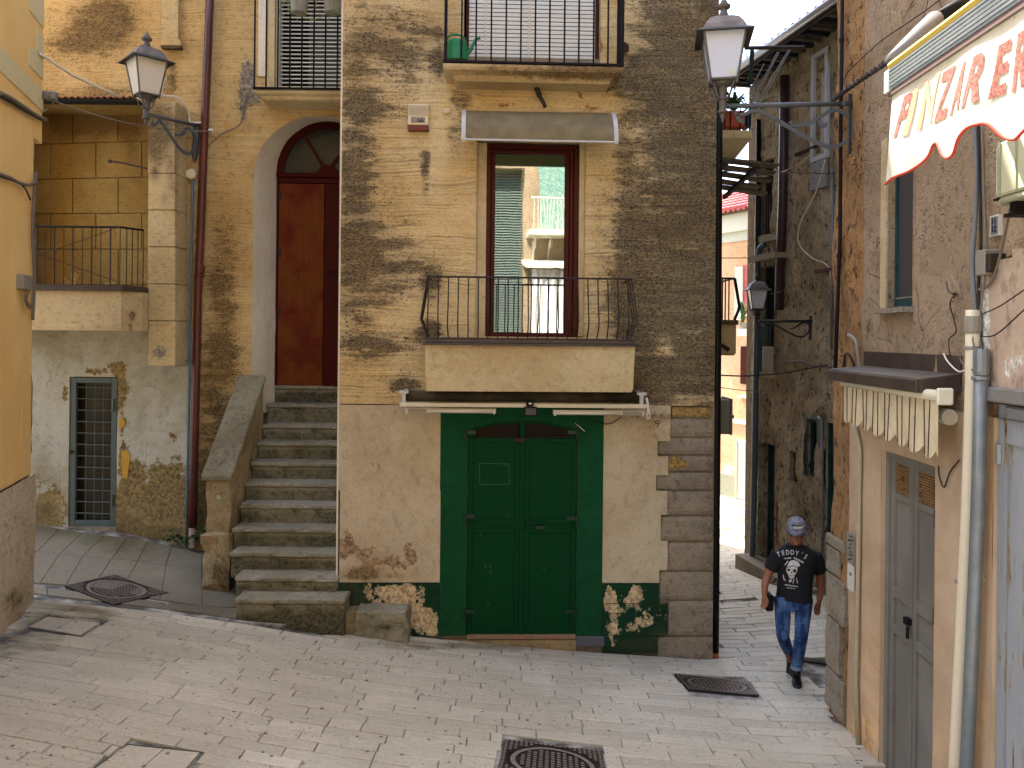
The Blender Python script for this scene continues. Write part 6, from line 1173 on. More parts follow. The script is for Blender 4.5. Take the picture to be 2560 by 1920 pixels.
m = MB().hexa([FH.P(X2(2.9), 1.95, 1.3), FH.P(X2(1.3), 1.95, 1.3), FH.P(X2(1.3), 2.12, 1.3), FH.P(X2(2.9), 2.12, 1.3)], [FH.P(X2(2.9), 2.2, 0), FH.P(X2(1.3), 2.2, 0), FH.P(X2(1.3), 2.3, 0), FH.P(X2(2.9), 2.3, 0)]); m.build('porch_roof', M['wbox'], H8)
V = []; 
for i in range(40):
    for j in range(2): V.append(FH.P(X2(2.8)+i*.034, 1.93-j*2.6, 1.1+.05*math.sin(i*1.1)))
place('white_curtain', V, [(2*i, 2*i+2, 2*i+3, 2*i+1) for i in range(39)], simple('white_cloth', (236, 236, 232), .8), H8)
MB().box(FH, X2(-2), X2(-3.2), -.5, 1.6, .0, .05).box(FH, X2(6), X2(5), -.5, 1.6, 0, .05).build('window', M['tealw'], H8)
# ================================================================ manhole covers and access covers
def quad_map(px, f): 
    P = [ground_hit(x, y, f) for x, y in px]
    def q(u, v, h=0):
        a = P[0].lerp(P[1], u); b = P[3].lerp(P[2], u); p = a.lerp(b, v); return Vector((p.x, p.y, f(p.x, p.y)+h))
    return q
def manhole(px, f, label, nlid, pitch):
    q = quad_map(px, f); T = thing('manhole_cover', label, 'manhole cover', tuple(q(.5, .5)), 'cast iron manhole covers in the paving')
    def ringm(r0, r1, h0, h1, n=40):
        m = MB(); 
        for i in range(n):
            a, b = 2*math.pi*i/n, 2*math.pi*(i+1)/n; m.add([q(.5+r*math.cos(t_), .5+r*math.sin(t_), h) for t_, r, h in ((a, r0, h0), (b, r0, h0), (b, r1, h1), (a, r1, h1))], [(0, 3, 2, 1)])
        return m
    m = MB()
    n = 40
    for i in range(n):                              # square frame with round hole
        a, b = 2*math.pi*i/n, 2*math.pi*(i+1)/n
        def sqp(t_): c, s = math.cos(t_), math.sin(t_); k = .5/max(abs(c), abs(s)); return .5+k*c, .5+k*s
        m.add([q(.5+.43*math.cos(a), .5+.43*math.sin(a), .006), q(.5+.43*math.cos(b), .5+.43*math.sin(b), .006), q(*sqp(b), .006), q(*sqp(a), .006)], [(0, 3, 2, 1)])
        m.add([q(*sqp(a), .006), q(*sqp(b), .006), q(*sqp(b), -.02), q(*sqp(a), -.02)], [(0, 3, 2, 1)])
    m.build('frame', M['cast'], T)
    m = MB(); m.add([q(.5+.44*math.cos(2*math.pi*i/n), .5+.44*math.sin(2*math.pi*i/n), -.004) for i in range(n)], [tuple(range(n))]); m.build('lid', M['cast'], T)
    ringm(.36, .41, .006, .006).build('lid_rim', M['cast2'], T); m = MB(); k_ = pitch
    for i in range(-nlid, nlid+1):
        for j in range(-nlid, nlid+1):
            x, y = i*k_, j*k_
            if math.hypot(x, y) < .33: e = k_*.30; m.add([q(.5+x-e, .5+y-e, .006), q(.5+x+e, .5+y-e, .006), q(.5+x+e, .5+y+e, .006), q(.5+x-e, .5+y+e, .006)], [(0, 1, 2, 3)])
    tag(m.build('stud', M['cast2'], T), kind='stuff'); m = MB(); k_ = .05
    for i in range(20):
        for j in range(20):
            x, y = -.475+i*k_, -.475+j*k_
            if math.hypot(x, y) > .46 and max(abs(x), abs(y)) < .48: e = .015; m.add([q(.5+x-e, .5+y-e, .010), q(.5+x+e, .5+y-e, .010), q(.5+x+e, .5+y+e, .010), q(.5+x-e, .5+y+e, .010)], [(0, 1, 2, 3)])
    tag(m.build('frame_stud', M['cast2'], T), kind='stuff')
manhole(MH[0], gz, 'square framed round manhole cover at the bottom edge, nearest one', 6, .058)
manhole(MH[1], gz, 'manhole cover in the paving just left of the walking man', 6, .058)
manhole(MH[2], lambda x, y: gza(x, y)+.006, 'diamond set rusty manhole cover on the forecourt of the left house', 6, .058)
for px, lab, nb in ((INS[0], 'stone filled access cover beside the orange house base', 2), (INS[1], 'stone filled access cover with two bright bolts at the bottom left', 3)):
    q = quad_map(px, gz); T = thing('access_cover', lab, 'access cover', tuple(q(.5, .5))); m = MB(); e = .010
    for a in ((0, 0, 1, e), (0, 1-e*1.5, 1, 1), (0, 0, e, 1), (1-e, 0, 1, 1)):
        u0, v0, u1, v1 = a; m.add([q(u0, v0, .002), q(u1, v0, .002), q(u1, v1, .002), q(u0, v1, .002)], [(0, 3, 2, 1)]); m.add([q(u0, v0, -.02), q(u1, v0, -.02), q(u1, v0, .002), q(u0, v0, .002)], [(0, 1, 2, 3)])
    m.build('frame', M['galv'], T)
    for k in range(nb-1 if nb == 3 else 2):
        u0 = .03+k*(.94/2)+.006; u1 = .03+(k+1)*(.94/2)-.006; m = MB().add([q(u0, .04, .001), q(u1, .04, .001), q(u1, .95, .001), q(u0, .95, .001), q(u0, .04, -.03), q(u1, .04, -.03), q(u1, .95, -.03), q(u0, .95, -.03)], [(3, 2, 1, 0), (0, 1, 5, 4), (1, 2, 6, 5), (2, 3, 7, 6), (3, 0, 4, 7)]); m.build('stone_infill', M['pave'], T)
    for u, v in ((.6, .2), (.5, .72)): p = q(u, v, .002); MB().lathe(p, [(.016, 0), (.014, .004), (.005, .005)], 10).build('bolt', M['galv'], T)
# ================================================================ street lanterns
def lantern(T, C, rot, k, mm, opal, sticker=True):
    C = Vector(C); R3 = Matrix.Rotation(rot, 3, 'Z'); X = lambda x, y, z: C+R3 @ Vector((x*k, y*k, z*k))
    def ring(h, z): return [X(-h, -h, z), X(h, -h, z), X(h, h, z), X(-h, h, z)]
    def sides(L, m=None):
        m = m or MB(); rs = [ring(*l) for l in L]
        for a, b in zip(rs, rs[1:]): m.add(a+b, [(i, (i+1) % 4, 4+(i+1) % 4, 4+i) for i in range(4)])
        m.add(rs[0], [(3, 2, 1, 0)]); m.add(rs[-1], [(0, 1, 2, 3)]); return m
    m = MB(); hb, ht, zb_, zt = .115, .180, .215, .625
    for i, (sx_, sy_) in enumerate(((-1, -1), (1, -1), (1, 1), (-1, 1))): m.tube([X(sx_*hb, sy_*hb, zb_), X(sx_*ht, sy_*ht, zt)], .011*k, 5)
    for h, z in ((hb, zb_), (ht, zt)):
        c = [X(-h, -h, z), X(h, -h, z), X(h, h, z), X(-h, h, z)]
        for i in range(4): m.tube([c[i], c[(i+1) % 4]], .011*k, 5)
    fr_ = m.build('lantern_frame', mm, T)
    for i, (ax, ay, bx, by) in enumerate(((-1, -1, 1, -1), (1, -1, 1, 1), (1, 1, -1, 1), (-1, 1, -1, -1))):
        g = .97; place('pane', [X(ax*hb*g, ay*hb*g, zb_+.005), X(bx*hb*g, by*hb*g, zb_+.005), X(bx*ht*g, by*ht*g, zt-.005), X(ax*ht*g, ay*ht*g, zt-.005)], [(0, 1, 2, 3)], opal, T)
    if sticker: a = X(.06, -hb-.022, zb_+.02); ex = (X(1, 0, 0)-X(0, 0, 0)).normalized()*.04*k; place('sticker', [a, a+ex, a+ex+Vector((0, -.006, .045*k)), a+Vector((0, -.006, .045*k))], [(0, 1, 2, 3)], M['label'], T)
    sides([(ht, zt+.0), (.245, zt-.022), (.247, zt-.012), (.19, zt+.024)]).build('eave_plate', M['lampd'], T)
    sides([(.188, zt+.025), (.165, zt+.075), (.125, zt+.135), (.075, zt+.165), (.05, zt+.175)]).build('hood', M['lroof'], T, bevel=.004)
    MB().lathe(X(0, 0, 0), [(r*k, z*k) for r, z in ((.075, .795), (.045, .815), (.034, .845), (.03, .87), (.055, .882), (.062, .896), (.06, .908), (.038, .918), (.035, .93), (.03, .945), (.012, .965), (.010, .985))], 14).build('finial', mm, T, smooth=False)
    MB().lathe(X(0, 0, 0), [(r*k, z*k) for r, z in ((.10, .205), (.085, .185), (.04, .165), (.036, .08), (.05, .07), (.05, .055), (.034, .045), (.034, -.04), (.045, -.045), (.045, -.06), (.02, -.075), (.022, -.10), (.014, -.12), (.006, -.15))], 12).build('socket', mm, T)
    for sx_, sy_ in ((-1, -1), (1, -1), (1, 1), (-1, 1)):
        MB().tube(catm([X(sx_*.03, sy_*.03, .06), X(sx_*.055, sy_*.055, .085), X(sx_*.07, sy_*.07, .14), X(sx_*.09, sy_*.09, .19), X(sx_*.115, sy_*.115, .20), X(sx_*.11, sy_*.11, .175)], 4), .010*k, 5).build('scroll_foot', mm, T)
def bracket(T, fr, a, b, scroll, mm, r=.021, rs=.017, plate=.28, thick=2.2, scrolls2=()):
    A = fr.P(*a); B = fr.P(*b); MB().tube([A, B], r, 10).build('arm', mm, T, smooth=True)
    for t_ in (.22, .93): MB().tube([A.lerp(B, t_-.016), A.lerp(B, t_+.016)], r*1.25, 10).build('collar', mm, T)
    for S in (scroll,)+tuple(scrolls2):
        P = catm([fr.P(*fr.H(x, y)) for x, y in S], 6); n = len(P); rr = [rs*(.45+.55*min(1, min(i, n-1-i)/(n*.12))) for i in range(n)]
        m = MB(); k = 0; up = fr.n; V = []
        for i, p in enumerate(P):
            t_ = (P[min(i+1, n-1)]-P[max(i-1, 0)]).normalized(); x = t_.cross(up).normalized()
            for cx, cy in ((-1, -1), (1, -1), (1, 1), (-1, 1)): V.append(p+x*rr[i]*cx+up*.010*cy)
        m.v = V; m.f = [(4*i+j, 4*i+(j+1) % 4, 4*i+4+(j+1) % 4, 4*i+4+j) for i in range(n-1) for j in range(4)]+[(3, 2, 1, 0), (4*n-4, 4*n-3, 4*n-2, 4*n-1)]; m.build('scroll', mm, T, bevel=.003)
f = Fr((0, 7.05), (1, 0)); cR = f.H(1807, 265); T = thing('street_lantern', 'large street lantern on scrolled bracket at the mouth of the lane', 'lantern', tuple(f.P(*cR)), 'iron bracket street lanterns')
lantern(T, f.P(*cR), math.radians(-11), 1.0, M['lampm'], M['opalb'])
bracket(T, f, (cR[0]+.03, cR[1]), (3.05, f.H(2120, 259)[1]), [(1836, 279), (1842, 287), (1860, 286), (1880, 278), (1900, 279), (1930, 292), (1960, 311), (2000, 335), (2040, 356), (2070, 366), (2095, 364), (2118, 350), (2130, 325), (2128, 300), (2112, 283), (2092, 275), (2075, 277), (2055, 290), (2030, 305), (2005, 313), (1985, 314), (1976, 307), (1980, 302)], M['lampb'], scrolls2=([(1842, 286), (1848, 300), (1855, 304), (1857, 298)], [(2046, 298), (2052, 312), (2062, 314), (2065, 306)]))
MB().tube([Vector((3.03, 7.05, f.H(2132, 235)[1])), Vector((3.03, 7.05, f.H(2132, 385)[1]))], .016, 6).build('wall_plate', M['lampd'], T)
P1 = at(365, 284, 9.4); P2 = at(492, 314, 10.34); f = Fr((P1.x, P1.y), (P2.x-P1.x, P2.y-P1.y)); T = thing('street_lantern', 'street lantern on scrolled bracket beside the brown downpipe at upper left', 'lantern', tuple(P1), 'iron bracket street lanterns')
lantern(T, P1, math.radians(45), 1.0, M['lampm'], M['opal'])
L_ = (P2-P1).length; bracket(T, f, (.03, P1.z), (math.hypot(P2.x-P1.x, P2.y-P1.y), P2.z), [(383, 303), (378, 308), (386, 312), (396, 302), (408, 312), (430, 345), (450, 372), (468, 384), (482, 378), (488, 355), (482, 332), (472, 322), (464, 325), (456, 335), (445, 338), (435, 334)], M['lampb'], rs=.02)
m = MB(); w0 = Vector((P2.x, 10.36, 0)); m.tube([Vector((P2.x, 10.36, at(492, 305, 10.36).z)), Vector((P2.x-.03, 10.36, at(490, 380, 10.36).z)), Vector((P2.x-.04, 10.38, at(484, 402, 10.36).z))], [.035, .045, .02], 6); m.build('wall_plate', M['lampb'], T)
f = Fr((0, 11.8), (1, 0)); cS = f.H(1892, 803); T = thing('street_lantern', 'small distant street lantern on bracket down the dark lane', 'lantern', tuple(f.P(*cS)), 'iron bracket street lanterns')
lantern(T, f.P(cS[0], cS[1]+.03), math.radians(-5), .72, M['lampd'], M['opalb'])
bracket(T, f, (cS[0]+.03, cS[1]), (f.H(2030, 801)[0], f.H(2027, 803)[1]), [(1902, 806), (1915, 804), (1930, 810), (1955, 822), (1985, 838), (2005, 842), (2020, 832), (2024, 815), (2012, 806), (2000, 810), (1985, 820), (1970, 823)], M['lampd'], r=.022, rs=.014)
MB().tube([f.P(f.H(2027, 790)[0], f.H(2027, 790)[1]), f.P(f.H(2025, 850)[0], f.H(2025, 850)[1])], .02, 6).build('wall_plate', M['lampd'], T)
# ================================================================ pipes and fittings on the left
pipe('drainpipe', 'red brown downpipe with pale foot right of the left street lantern', [(526, -40, .07), (520, 120, .07), (508, 400, .07), (500, 620, .07), (496, 690, .07), (490, 960, .07), (484, 1200, .07), (481, 1318, .07)], .052, M['pipe'], FL, collars=[(500, 672, .07, .05, .060), (499, 688, .07, .012, .068)],
     extra=lambda r: MB().tube([FL.W(481, 1319, .07), FL.W(480, 1368, .07)], .044, 12).build('foot', simple('pale_pink_pipe', (196, 172, 160), .6), r))
pipe('conduit', 'thin blue grey conduit running beside the red brown downpipe', [(483, 445, .03), (480, 520, .03), (476, 760, .03), (472, 1000, .03), (468, 1200, .03), (466, 1368, .03)], .017, simple('blue_grey_conduit', (98, 120, 130), .5), FL, collars=[(479, 623, .03, .01, .026), (474, 840, .03, .018, .024), (473, 950, .03, .018, .024)], cm=M['greypipe'])
BJ = thing('junction_box', 'round white junction box below the left street lantern', 'junction box', tuple(FL.W(481, 437, .0))); p = FL.W(481, 437, .06); m = MB(); V = []
for r_, dd in ((.075, 0), (.078, .05), (.062, .075)):
    V += [FL.W(481, 437, 0)+FL.n*dd+Vector((r_*math.cos(a), 0, r_*math.sin(a))) for a in np.linspace(0, 2*math.pi, 9)[:-1]]
m.v = V; m.f = [(8*k+i, 8*k+(i+1) % 8, 8*k+8+(i+1) % 8, 8*k+8+i) for k in range(2) for i in range(8)]+[tuple(16+i for i in range(8))]; m.build('casing', M['alarm'], BJ, bevel=.004)
cable('thick white cable tube slanting from the orange house to the tile eave', [FO.W(100, 135, .02), at(180, 188, 9.6), at(240, 216, 10.0), FL.W(303, 246, .1)], .018, 'wcable')
cable('white cable arching from the left lantern down to the brown pipe', catm([at(345, 206, 9.45), at(400, 238, 9.9), at(440, 243, 10.1), at(462, 262, 10.2), at(473, 290, 10.3), at(476, 305, 10.3), at(505, 307, 10.3)]), .014, 'wcable')
cable('white cable running behind the left lantern glass', catm([at(415, 195, 9.7), at(406, 225, 9.8), at(400, 238, 9.85), at(340, 246, 9.9)]), .011, 'wcable')
cable('thin grey cable stretched from the orange house across to the brown downpipe', sag(FO.W(128, 250, -.0), FL.W(528, 328, .1), .10), .008)
cable('thin wire from the brown downpipe curving up to the broken plaster', catm([FL.W(515, 400, .05), FL.W(522, 365, .05), FL.W(555, 335, .04), FL.W(595, 315, .04), FL.W(608, 290, .04), FL.W(612, 260, .04), FL.W(620, 245, .02)]), .009)
cable('loose cable stub hanging out of the broken plaster near the balcony', catm([FL.W(620, 237, .02), FL.W(610, 260, .05), FL.W(606, 300, .04)]), .007)
for a, b, nm in (((108, 235), (140, 250), 'upper'), ((138, 252), (112, 278), 'lower')):
    cable('short wire tying the insulator to the orange house corner, %s one' % nm, [at(*a, 8.3), at(*b, 8.5)], .007)
IN = thing('insulator', 'grey ceramic insulator block beside the orange house corner', 'insulator', tuple(at(126, 240, 8.45))); V, Fs = rbox(-.06, .06, -.04, .04, -.045, .045, 3, 2, 3, .0, 2); c = at(126, 240, 8.45); place('body', [c+v+mn.noise_vector(v*20)*.012 for v in V], Fs, simple('cement', (140, 136, 120), .9, bump=.4), IN, smooth=True)
MB().tube([FL.W(532, 326, .06), FL.W(521, 326, .09)], .022, 8).build('clamp', M['wcable'], IN)
for nm, Y0, pts, r in (('thick cable bundle fixed along the upper orange wall', 0, [(0, 232), (30, 248), (60, 268), (90, 288), (114, 300)], .022), ('dark cable bundle along the upper orange wall just below the thick one', 0, [(2, 242), (30, 258), (60, 276), (104, 300)], .014), ('cable bundle with knot crossing the orange wall below the stone break', 0, [(-5, 434), (25, 445), (50, 458), (72, 462), (90, 455)], .018), ('thin dark cable drooping below the knotted bundle', 0, [(-5, 440), (40, 455), (62, 470), (76, 500)], .009)):
    P = catm([FO.W(x, y, .035) for x, y in pts]); cable(nm, P, r, 'cable' if 'dark' not in nm else 'bcable', 'cable bundles on the orange house')
for i, (x0, x1) in enumerate(((80, 84), (84, 88))): cable('vertical cable down the orange house corner, %s one' % ('left', 'right')[i], catm([FO.W(x0+8, 430, .03), FO.W(x0, 560, .03), FO.W(x1, 700, .03), FO.W(x0, 800, .03)]), .009, 'cable', 'cable bundles on the orange house')
JB = thing('junction_box', 'grey junction box with looping wires on the orange house corner', 'junction box', tuple(FO.W(70, 706, .05))); MB().pbox(FO, 60, 688, 82, 724, .0, .07).build('casing', M['greypot'], JB, bevel=.006); m = MB()
for k in range(4): m.tube(catm([FO.W(64+k*4, 724, .04), FO.W(62+k*2, 750, .05), FO.W(72+k*2, 772-k*3, .04), FO.W(84, 760-k*8, .03), FO.W(85, 728, .03)]), .0045, 5)
m.build('wire', M['cable'], JB)
rod = [FL.W(371, 422, .3), FL.W(300, 406, .25), FL.W(275, 403, .25)]; tag(MB().tube(rod, .013, 6).lathe(rod[2], [(.022, -.02), (.028, 0), (.02, .02)], 8).build('iron_rod', M['rust'], loc=tuple(rod[0])), 'rusty iron rod sticking out of the carved pilaster into the loggia', 'rod')
for i, (x, y, n, s) in enumerate(((440, 1352, 40, .10), (455, 1362, 30, .08), (502, 1350, 46, .11), (508, 1362, 30, .08), (600, 1490, 14, .06))):
    lb_ = ('weed tuft at the wall foot left of the brown downpipe', 'smaller weed tuft against the brown downpipe foot', 'bright weed right of the brown downpipe foot', 'low weed sprig right of the brown downpipe foot', 'moss tuft beside the bottom stair')[i]
    Y_ = 10.25 if i < 4 else 8.7; c = at(x, y, Y_); W_ = thing('weed', lb_, 'weed', tuple(c)); m = MB(); r_ = random.Random(i)
    for k in range(n):
        p = c+Vector((r_.gauss(0, s*.8), r_.gauss(0, s*.4), abs(r_.gauss(0, s*.7)))); d = Vector((r_.uniform(-1, 1), r_.uniform(-1, 0), r_.uniform(-.2, .8))).normalized(); q_ = d.orthogonal().normalized(); l = s*.28; m.add([p-d*l, p+q_*l*.6, p+d*l, p-q_*l*.6], [(0, 1, 2, 3)])
    tag(m.build('foliage', M['leaf'], W_), kind='stuff')
# pots hanging high on the left balcony
for x, lab in ((748, 'grey hanging flower pot on the upper left balcony, left one'), (832, 'grey hanging flower pot on the upper left balcony, right one')):
    c = FL.W(x, 0, .56); T = thing('flower_pot', lab, 'flower pot', tuple(c), 'grey pots hanging on the upper left balcony'); b = FL.W(x, 34, .56).z-c.z; MB().lathe(c, [(.085, b), (.10, b+.01), (.125, .12), (.135, .13), (.135, .17)], 18).build('pot', M['greypot'], T, smooth=False)
    m = MB(); r_ = random.Random(x)
    for k in range(5):
        x0_ = r_.uniform(-.12, .12); P = [c+Vector((x0_, -.1, .15)), c+Vector((x0_+r_.uniform(-.1, .1), -.16, -.0)), c+Vector((x0_+r_.uniform(-.25, .25), -.14, -.16)), c+Vector((x0_+r_.uniform(-.3, .3), -.12, -.32))]; m.tube(catm(P), .0035, 4)
    m.build('trailing_stem', M['leafy'], T)
# ================================================================ fittings on the corner house
pipe('drainpipe', 'black downpipe with terracotta foot on the corner of the corner house', [(1797, 150, .0), (1796, 400, .0), (1793, 900, .0), (1789, 1400, .0), (1787, 1630, .0)], .046, M['dpipe'], Fr((0, 8.98), (1, 0)), collars=[(1789, 1480, .0, .012, .052), (1796, 420, 0, .012, .052)],
     extra=lambda r: MB().tube([Fr((0, 8.98), (1, 0)).W(1787, 1631, 0), Fr((0, 8.98), (1, 0)).W(1787, 1652, 0)], .044, 12).build('foot', M['redcast'], r))
AL_ = thing('alarm_box', 'cream alarm siren box with red lens left of the curved canopy', 'alarm', tuple(FM.W(1045, 292, .04)))
MB().pbox(FM, 1020, 259, 1071, 312, 0, .09).build('casing', M['alarm'], AL_, bevel=.008); MB().pbox(FM, 1019, 312, 1071, 326, 0, .085).build('lens', M['redlens'], AL_, bevel=.006)
for k in range(9): MB().pbox(FM, 1022, 264+k*2.9, 1069, 265+k*2.9, .091, .093).build('vent_slot', M['greypot'], AL_)
MB().pbox(FM, 1027, 292, 1063, 307, .091, .0935).build('label', M['greypot'], AL_); s, z = FM.H(1051, 305, .094); text3d('GA', .052, 'lettering', M['ink'], AL_, FM.P(s, z, .094), FM.s, (0, 0, 1), bold=.002); s, z = FM.H(1033, 305, .094); text3d('N', .045, 'lettering', M['greypipe'], AL_, FM.P(s, z, .094), FM.s, (0, 0, 1))
BB = thing('wall_sensor', 'small cream dome sensor beside the alarm box', 'sensor', tuple(FM.W(1116, 276, .0))); MB().pbox(FM, 1105, 269, 1126, 283, 0, .05).build('body', M['alarm'], BB, bevel=.018)
# curved door canopy
CV = thing('door_canopy', 'curved smoked plastic canopy with white ends above the french window', 'canopy', tuple(FM.W(1345, 300, 0)))
za = FM.H(1335, 284)[1]; zb_ = FM.H(1350, 352, .48)[1]; a0, a1 = FM.H(1152, 300, .1)[0]+.05, FM.H(1542, 350, .46)[0]-.02; N = 14; prof = [(.0+.48*math.sin(t_*math.pi/2), zb_+(za-zb_)*math.cos(t_*math.pi/2)**1.0) for t_ in np.linspace(0, 1, N)]
m = MB(); V = []
for d, z in prof: V += [FM.P(a0, z, d), FM.P(a1, z, d)]
for d, z in prof: V += [FM.P(a0, z-.006, d-.004), FM.P(a1, z-.006, d-.004)]
m.v = V; m.f = [(2*i, 2*i+2, 2*i+3, 2*i+1) for i in range(N-1)]+[(2*N+2*i, 2*N+2*i+1, 2*N+2*i+3, 2*N+2*i+2) for i in range(N-1)]; m.build('curved_sheet', M['canopy'], CV, smooth=True)
for a in (a0-.03, a1-.01):
    m = MB(); 
    for (d, z), (d2, z2) in zip(prof, prof[1:]): m.hexa([FM.P(a, z-.022, d-.004), FM.P(a+.045, z-.022, d-.004), FM.P(a+.045, z+.006, d+.006), FM.P(a, z+.006, d+.006)], [FM.P(a, z2-.022, d2-.004), FM.P(a+.045, z2-.022, d2-.004), FM.P(a+.045, z2+.006, d2+.006), FM.P(a, z2+.006, d2+.006)])
    m.tube([FM.P(a+.02, prof[-1][1]-.01, prof[-1][0]), FM.P(a+.02, za-.12, .0)], .012, 6); m.build('end_bracket', M['wmetal'], CV)
MB().tube([FM.P(a0, zb_, .48), FM.P(a1, zb_, .48)], .011, 6).build('front_gutter', M['wmetal'], CV)
# spout pipe under the upper balcony
SP = thing('spout', 'bent rusty overflow pipe poking out under the upper balcony', 'spout', tuple(FM.W(1340, 215, 0))); MB().tube(catm([FM.W(1334, 206, .02), FM.W(1342, 222, .10), FM.W(1350, 242, .14), FM.W(1358, 256, .16), FM.W(1363, 268, .17)]), [.030]*12+[.022]*13, 8).build('tube', M['iron'], SP, smooth=True)
m = MB().tube([FM.W(1315, 204, .0), FM.W(1332, 214, .03)], .018, 6).tube([FM.W(1350, 205, .0), FM.W(1342, 222, .05)], .016, 6); m.build('stay', M['rust'], SP)
p = FM.W(1332, 205, .004); MB().poly(FM, [FM.H(x, y) for x, y in ((1312, 202), (1354, 203), (1350, 216), (1335, 222), (1320, 214))], -.001, .006).build('hole', M['blackgap'], SP)
# watering can
WC = thing('watering_can', 'green plastic watering can on the upper balcony', 'watering can', tuple(FM.W(1145, 150, .3)))
c = FM.W(1142, 151, .32); zc_ = .0; k = 1/222*1.0
prof_ = [(.10, 0), (.105, .01), (.10, .10), (.09, .20), (.085, .215)]; m = MB().lathe((0, 0, 0), prof_, 20, 1.15, .75); m.v = [c+v for v in m.v]; cb = m.build('body', M['can'], WC, smooth=False)
for kk in range(9): z = .03+kk*.018; mm_ = MB().lathe((0, 0, 0), [(.106-z*.07, z-.002), (.108-z*.07, z), (.106-z*.07, z+.002)], 20, 1.15, .75); mm_.v = [c+v for v in mm_.v]; mm_.build('rib', M['can'], cb)
MB().tube([c+Vector((.09, 0, .05)), c+Vector((.15, 0, .12)), c+Vector((.205, 0, .235))], [.03, .022, .014], 8).build('spout', M['can'], WC, smooth=True); MB().tube([c+Vector((.195, 0, .225)), c+Vector((.25, 0, .25))], [.015, .02], 8).build('rose', M['can'], WC)
MB().tube(catm([c+Vector((-.10, 0, .05)), c+Vector((-.135, 0, .16)), c+Vector((-.09, 0, .26)), c+Vector((0, 0, .28)), c+Vector((.07, 0, .25)), c+Vector((.085, 0, .2))]), .013, 6).build('handle', M['can'], WC, smooth=True)
# rolled shop awning over the green door, tube lamps, floodlight
SA = thing('rolled_awning', 'rolled shop awning with cream front bar above the green door', 'awning', tuple(FM.W(1310, 1010, .2)))
a0, zf_ = FM.H(999, 1010, .34); a1, _ = FM.H(1617, 1018, .34); zf_ = (zf_+_)/2
MB().box(FM, a0, a1, zf_-.022, zf_+.022, .30, .34).build('front_bar', M['cream_metal'], SA, bevel=.005); MB().tube([FM.P(a0+.04, zf_+.09, .22), FM.P(a1-.06, zf_+.09, .22)], .062, 12).build('fabric_roll', simple('dark_mossy_canvas', (44, 38, 24), .9, var=.5, sc=8, c2=(78, 66, 42)), SA, smooth=True)
MB().box(FM, a0+.02, a0+.06, zf_+.02, zf_+.15, .0, .3).box(FM, a1-.07, a1-.03, zf_+.02, zf_+.15, 0, .3).build('bracket', M['wmetal'], SA); MB().box(FM, a0-.01, a0+.09, zf_+.12, zf_+.15, .2, .32).build('end_plate', M['wmetal'], SA); MB().box(FM, a1-.1, a1-.0, zf_+.12, zf_+.15, .2, .32).build('end_plate', M['wmetal'], SA)
MB().box(FM, a0+.3, a1-.3, zf_+.16, zf_+.22, .0, .1).build('shade_strip', M['blackgap'], SA)  # black strip standing in for the shadow above the roll
p = FM.P(a1+.005, zf_+.09, .30); MB().tube([p, p+Vector((.01, -.02, -.06)), p+Vector((.02, -.02, -.16))], .014, 6).tube(catm([p+Vector((.02, -.02, -.15)), p+Vector((.0, -.02, -.19)), p+Vector((.01, -.02, -.23)), p+Vector((.035, -.02, -.2)), p+Vector((.02, -.02, -.15))], 4), .007, 5).build('crank_eye', M['wbox'], SA)
for (x0, x1, y, lab, xg) in ((1013, 1240, 1027, 'fluorescent tube light left of the floodlight', 1066), (1383, 1612, 1032, 'fluorescent tube light right of the floodlight', 1556)):
    T = thing('tube_light', lab, 'tube light', tuple(FM.W((x0+x1)/2, y, .3)), 'tube lights over the green door'); s0, z = FM.H(x0, y, .3); s1, _ = FM.H(x1, y+2, .3)
    MB().box(FM, s0, s1, z-.022, z+.03, .22, .30).build('housing', M['cream_metal'], T, bevel=.006); sg = FM.H(xg, y, .3)[0]
    a, b = (s0+.02, sg) if x0 < 1200 else (sg, s1-.02); MB().box(FM, a, b, z-.016, z+.02, .301, .306).build('ballast_cover', simple('grey_olive', (140, 134, 116), .5), T); a, b = (sg+.02, s1-.03) if x0 < 1200 else (s0+.03, sg-.02)
    MB().tube([FM.P(a, z, .31), FM.P(b, z, .31)], .016, 8).build('tube', M['wbox'], T, smooth=True); 
    for q_ in (s0+.01, s1-.03): MB().box(FM, q_, q_+.02, z-.03, z+.03, .30, .315).build('clip', M['wmetal'], T)
FLT = thing('floodlight', 'small black floodlight in the middle above the green door', 'floodlight', tuple(FM.W(1328, 1020, .36))); MB().pbox(FM, 1310, 1018, 1344, 1041, .36, .42).build('housing', M['black'], FLT, bevel=.008); MB().pbox(FM, 1314, 1021, 1340, 1037, .421, .424).build('lens', simple('dark_lens', (40, 46, 48), .15), FLT)
MB().pbox(FM, 1316, 1005, 1334, 1016, .345, .40).build('sensor', M['black'], FLT, bevel=.006); MB().pbox(FM, 1322, 1007, 1329, 1011, .401, .404).build('sensor_eye', M['wbox'], FLT); MB().tube([FM.W(1312, 990, .25), FM.W(1318, 1012, .345)], .01, 5).build('stay', M['rust'], FLT)
cable('black cable drooping right of the floodlight under the tube light', catm([FM.W(1455, 1045, .05), FM.W(1480, 1054, .05), FM.W(1520, 1060, .04), FM.W(1545, 1048, .1), FM.W(1552, 1040, .2)]), .0055, 'bcable')
cable('loose wire ends sticking out above the green door top right', [FM.W(1438, 1058, .03), FM.W(1450, 1068, .08), FM.W(1462, 1078, .1)], .005, 'wcable')
for x, y, lab in ((1055, 955, 'left'), (1590, 960, 'right')): pass
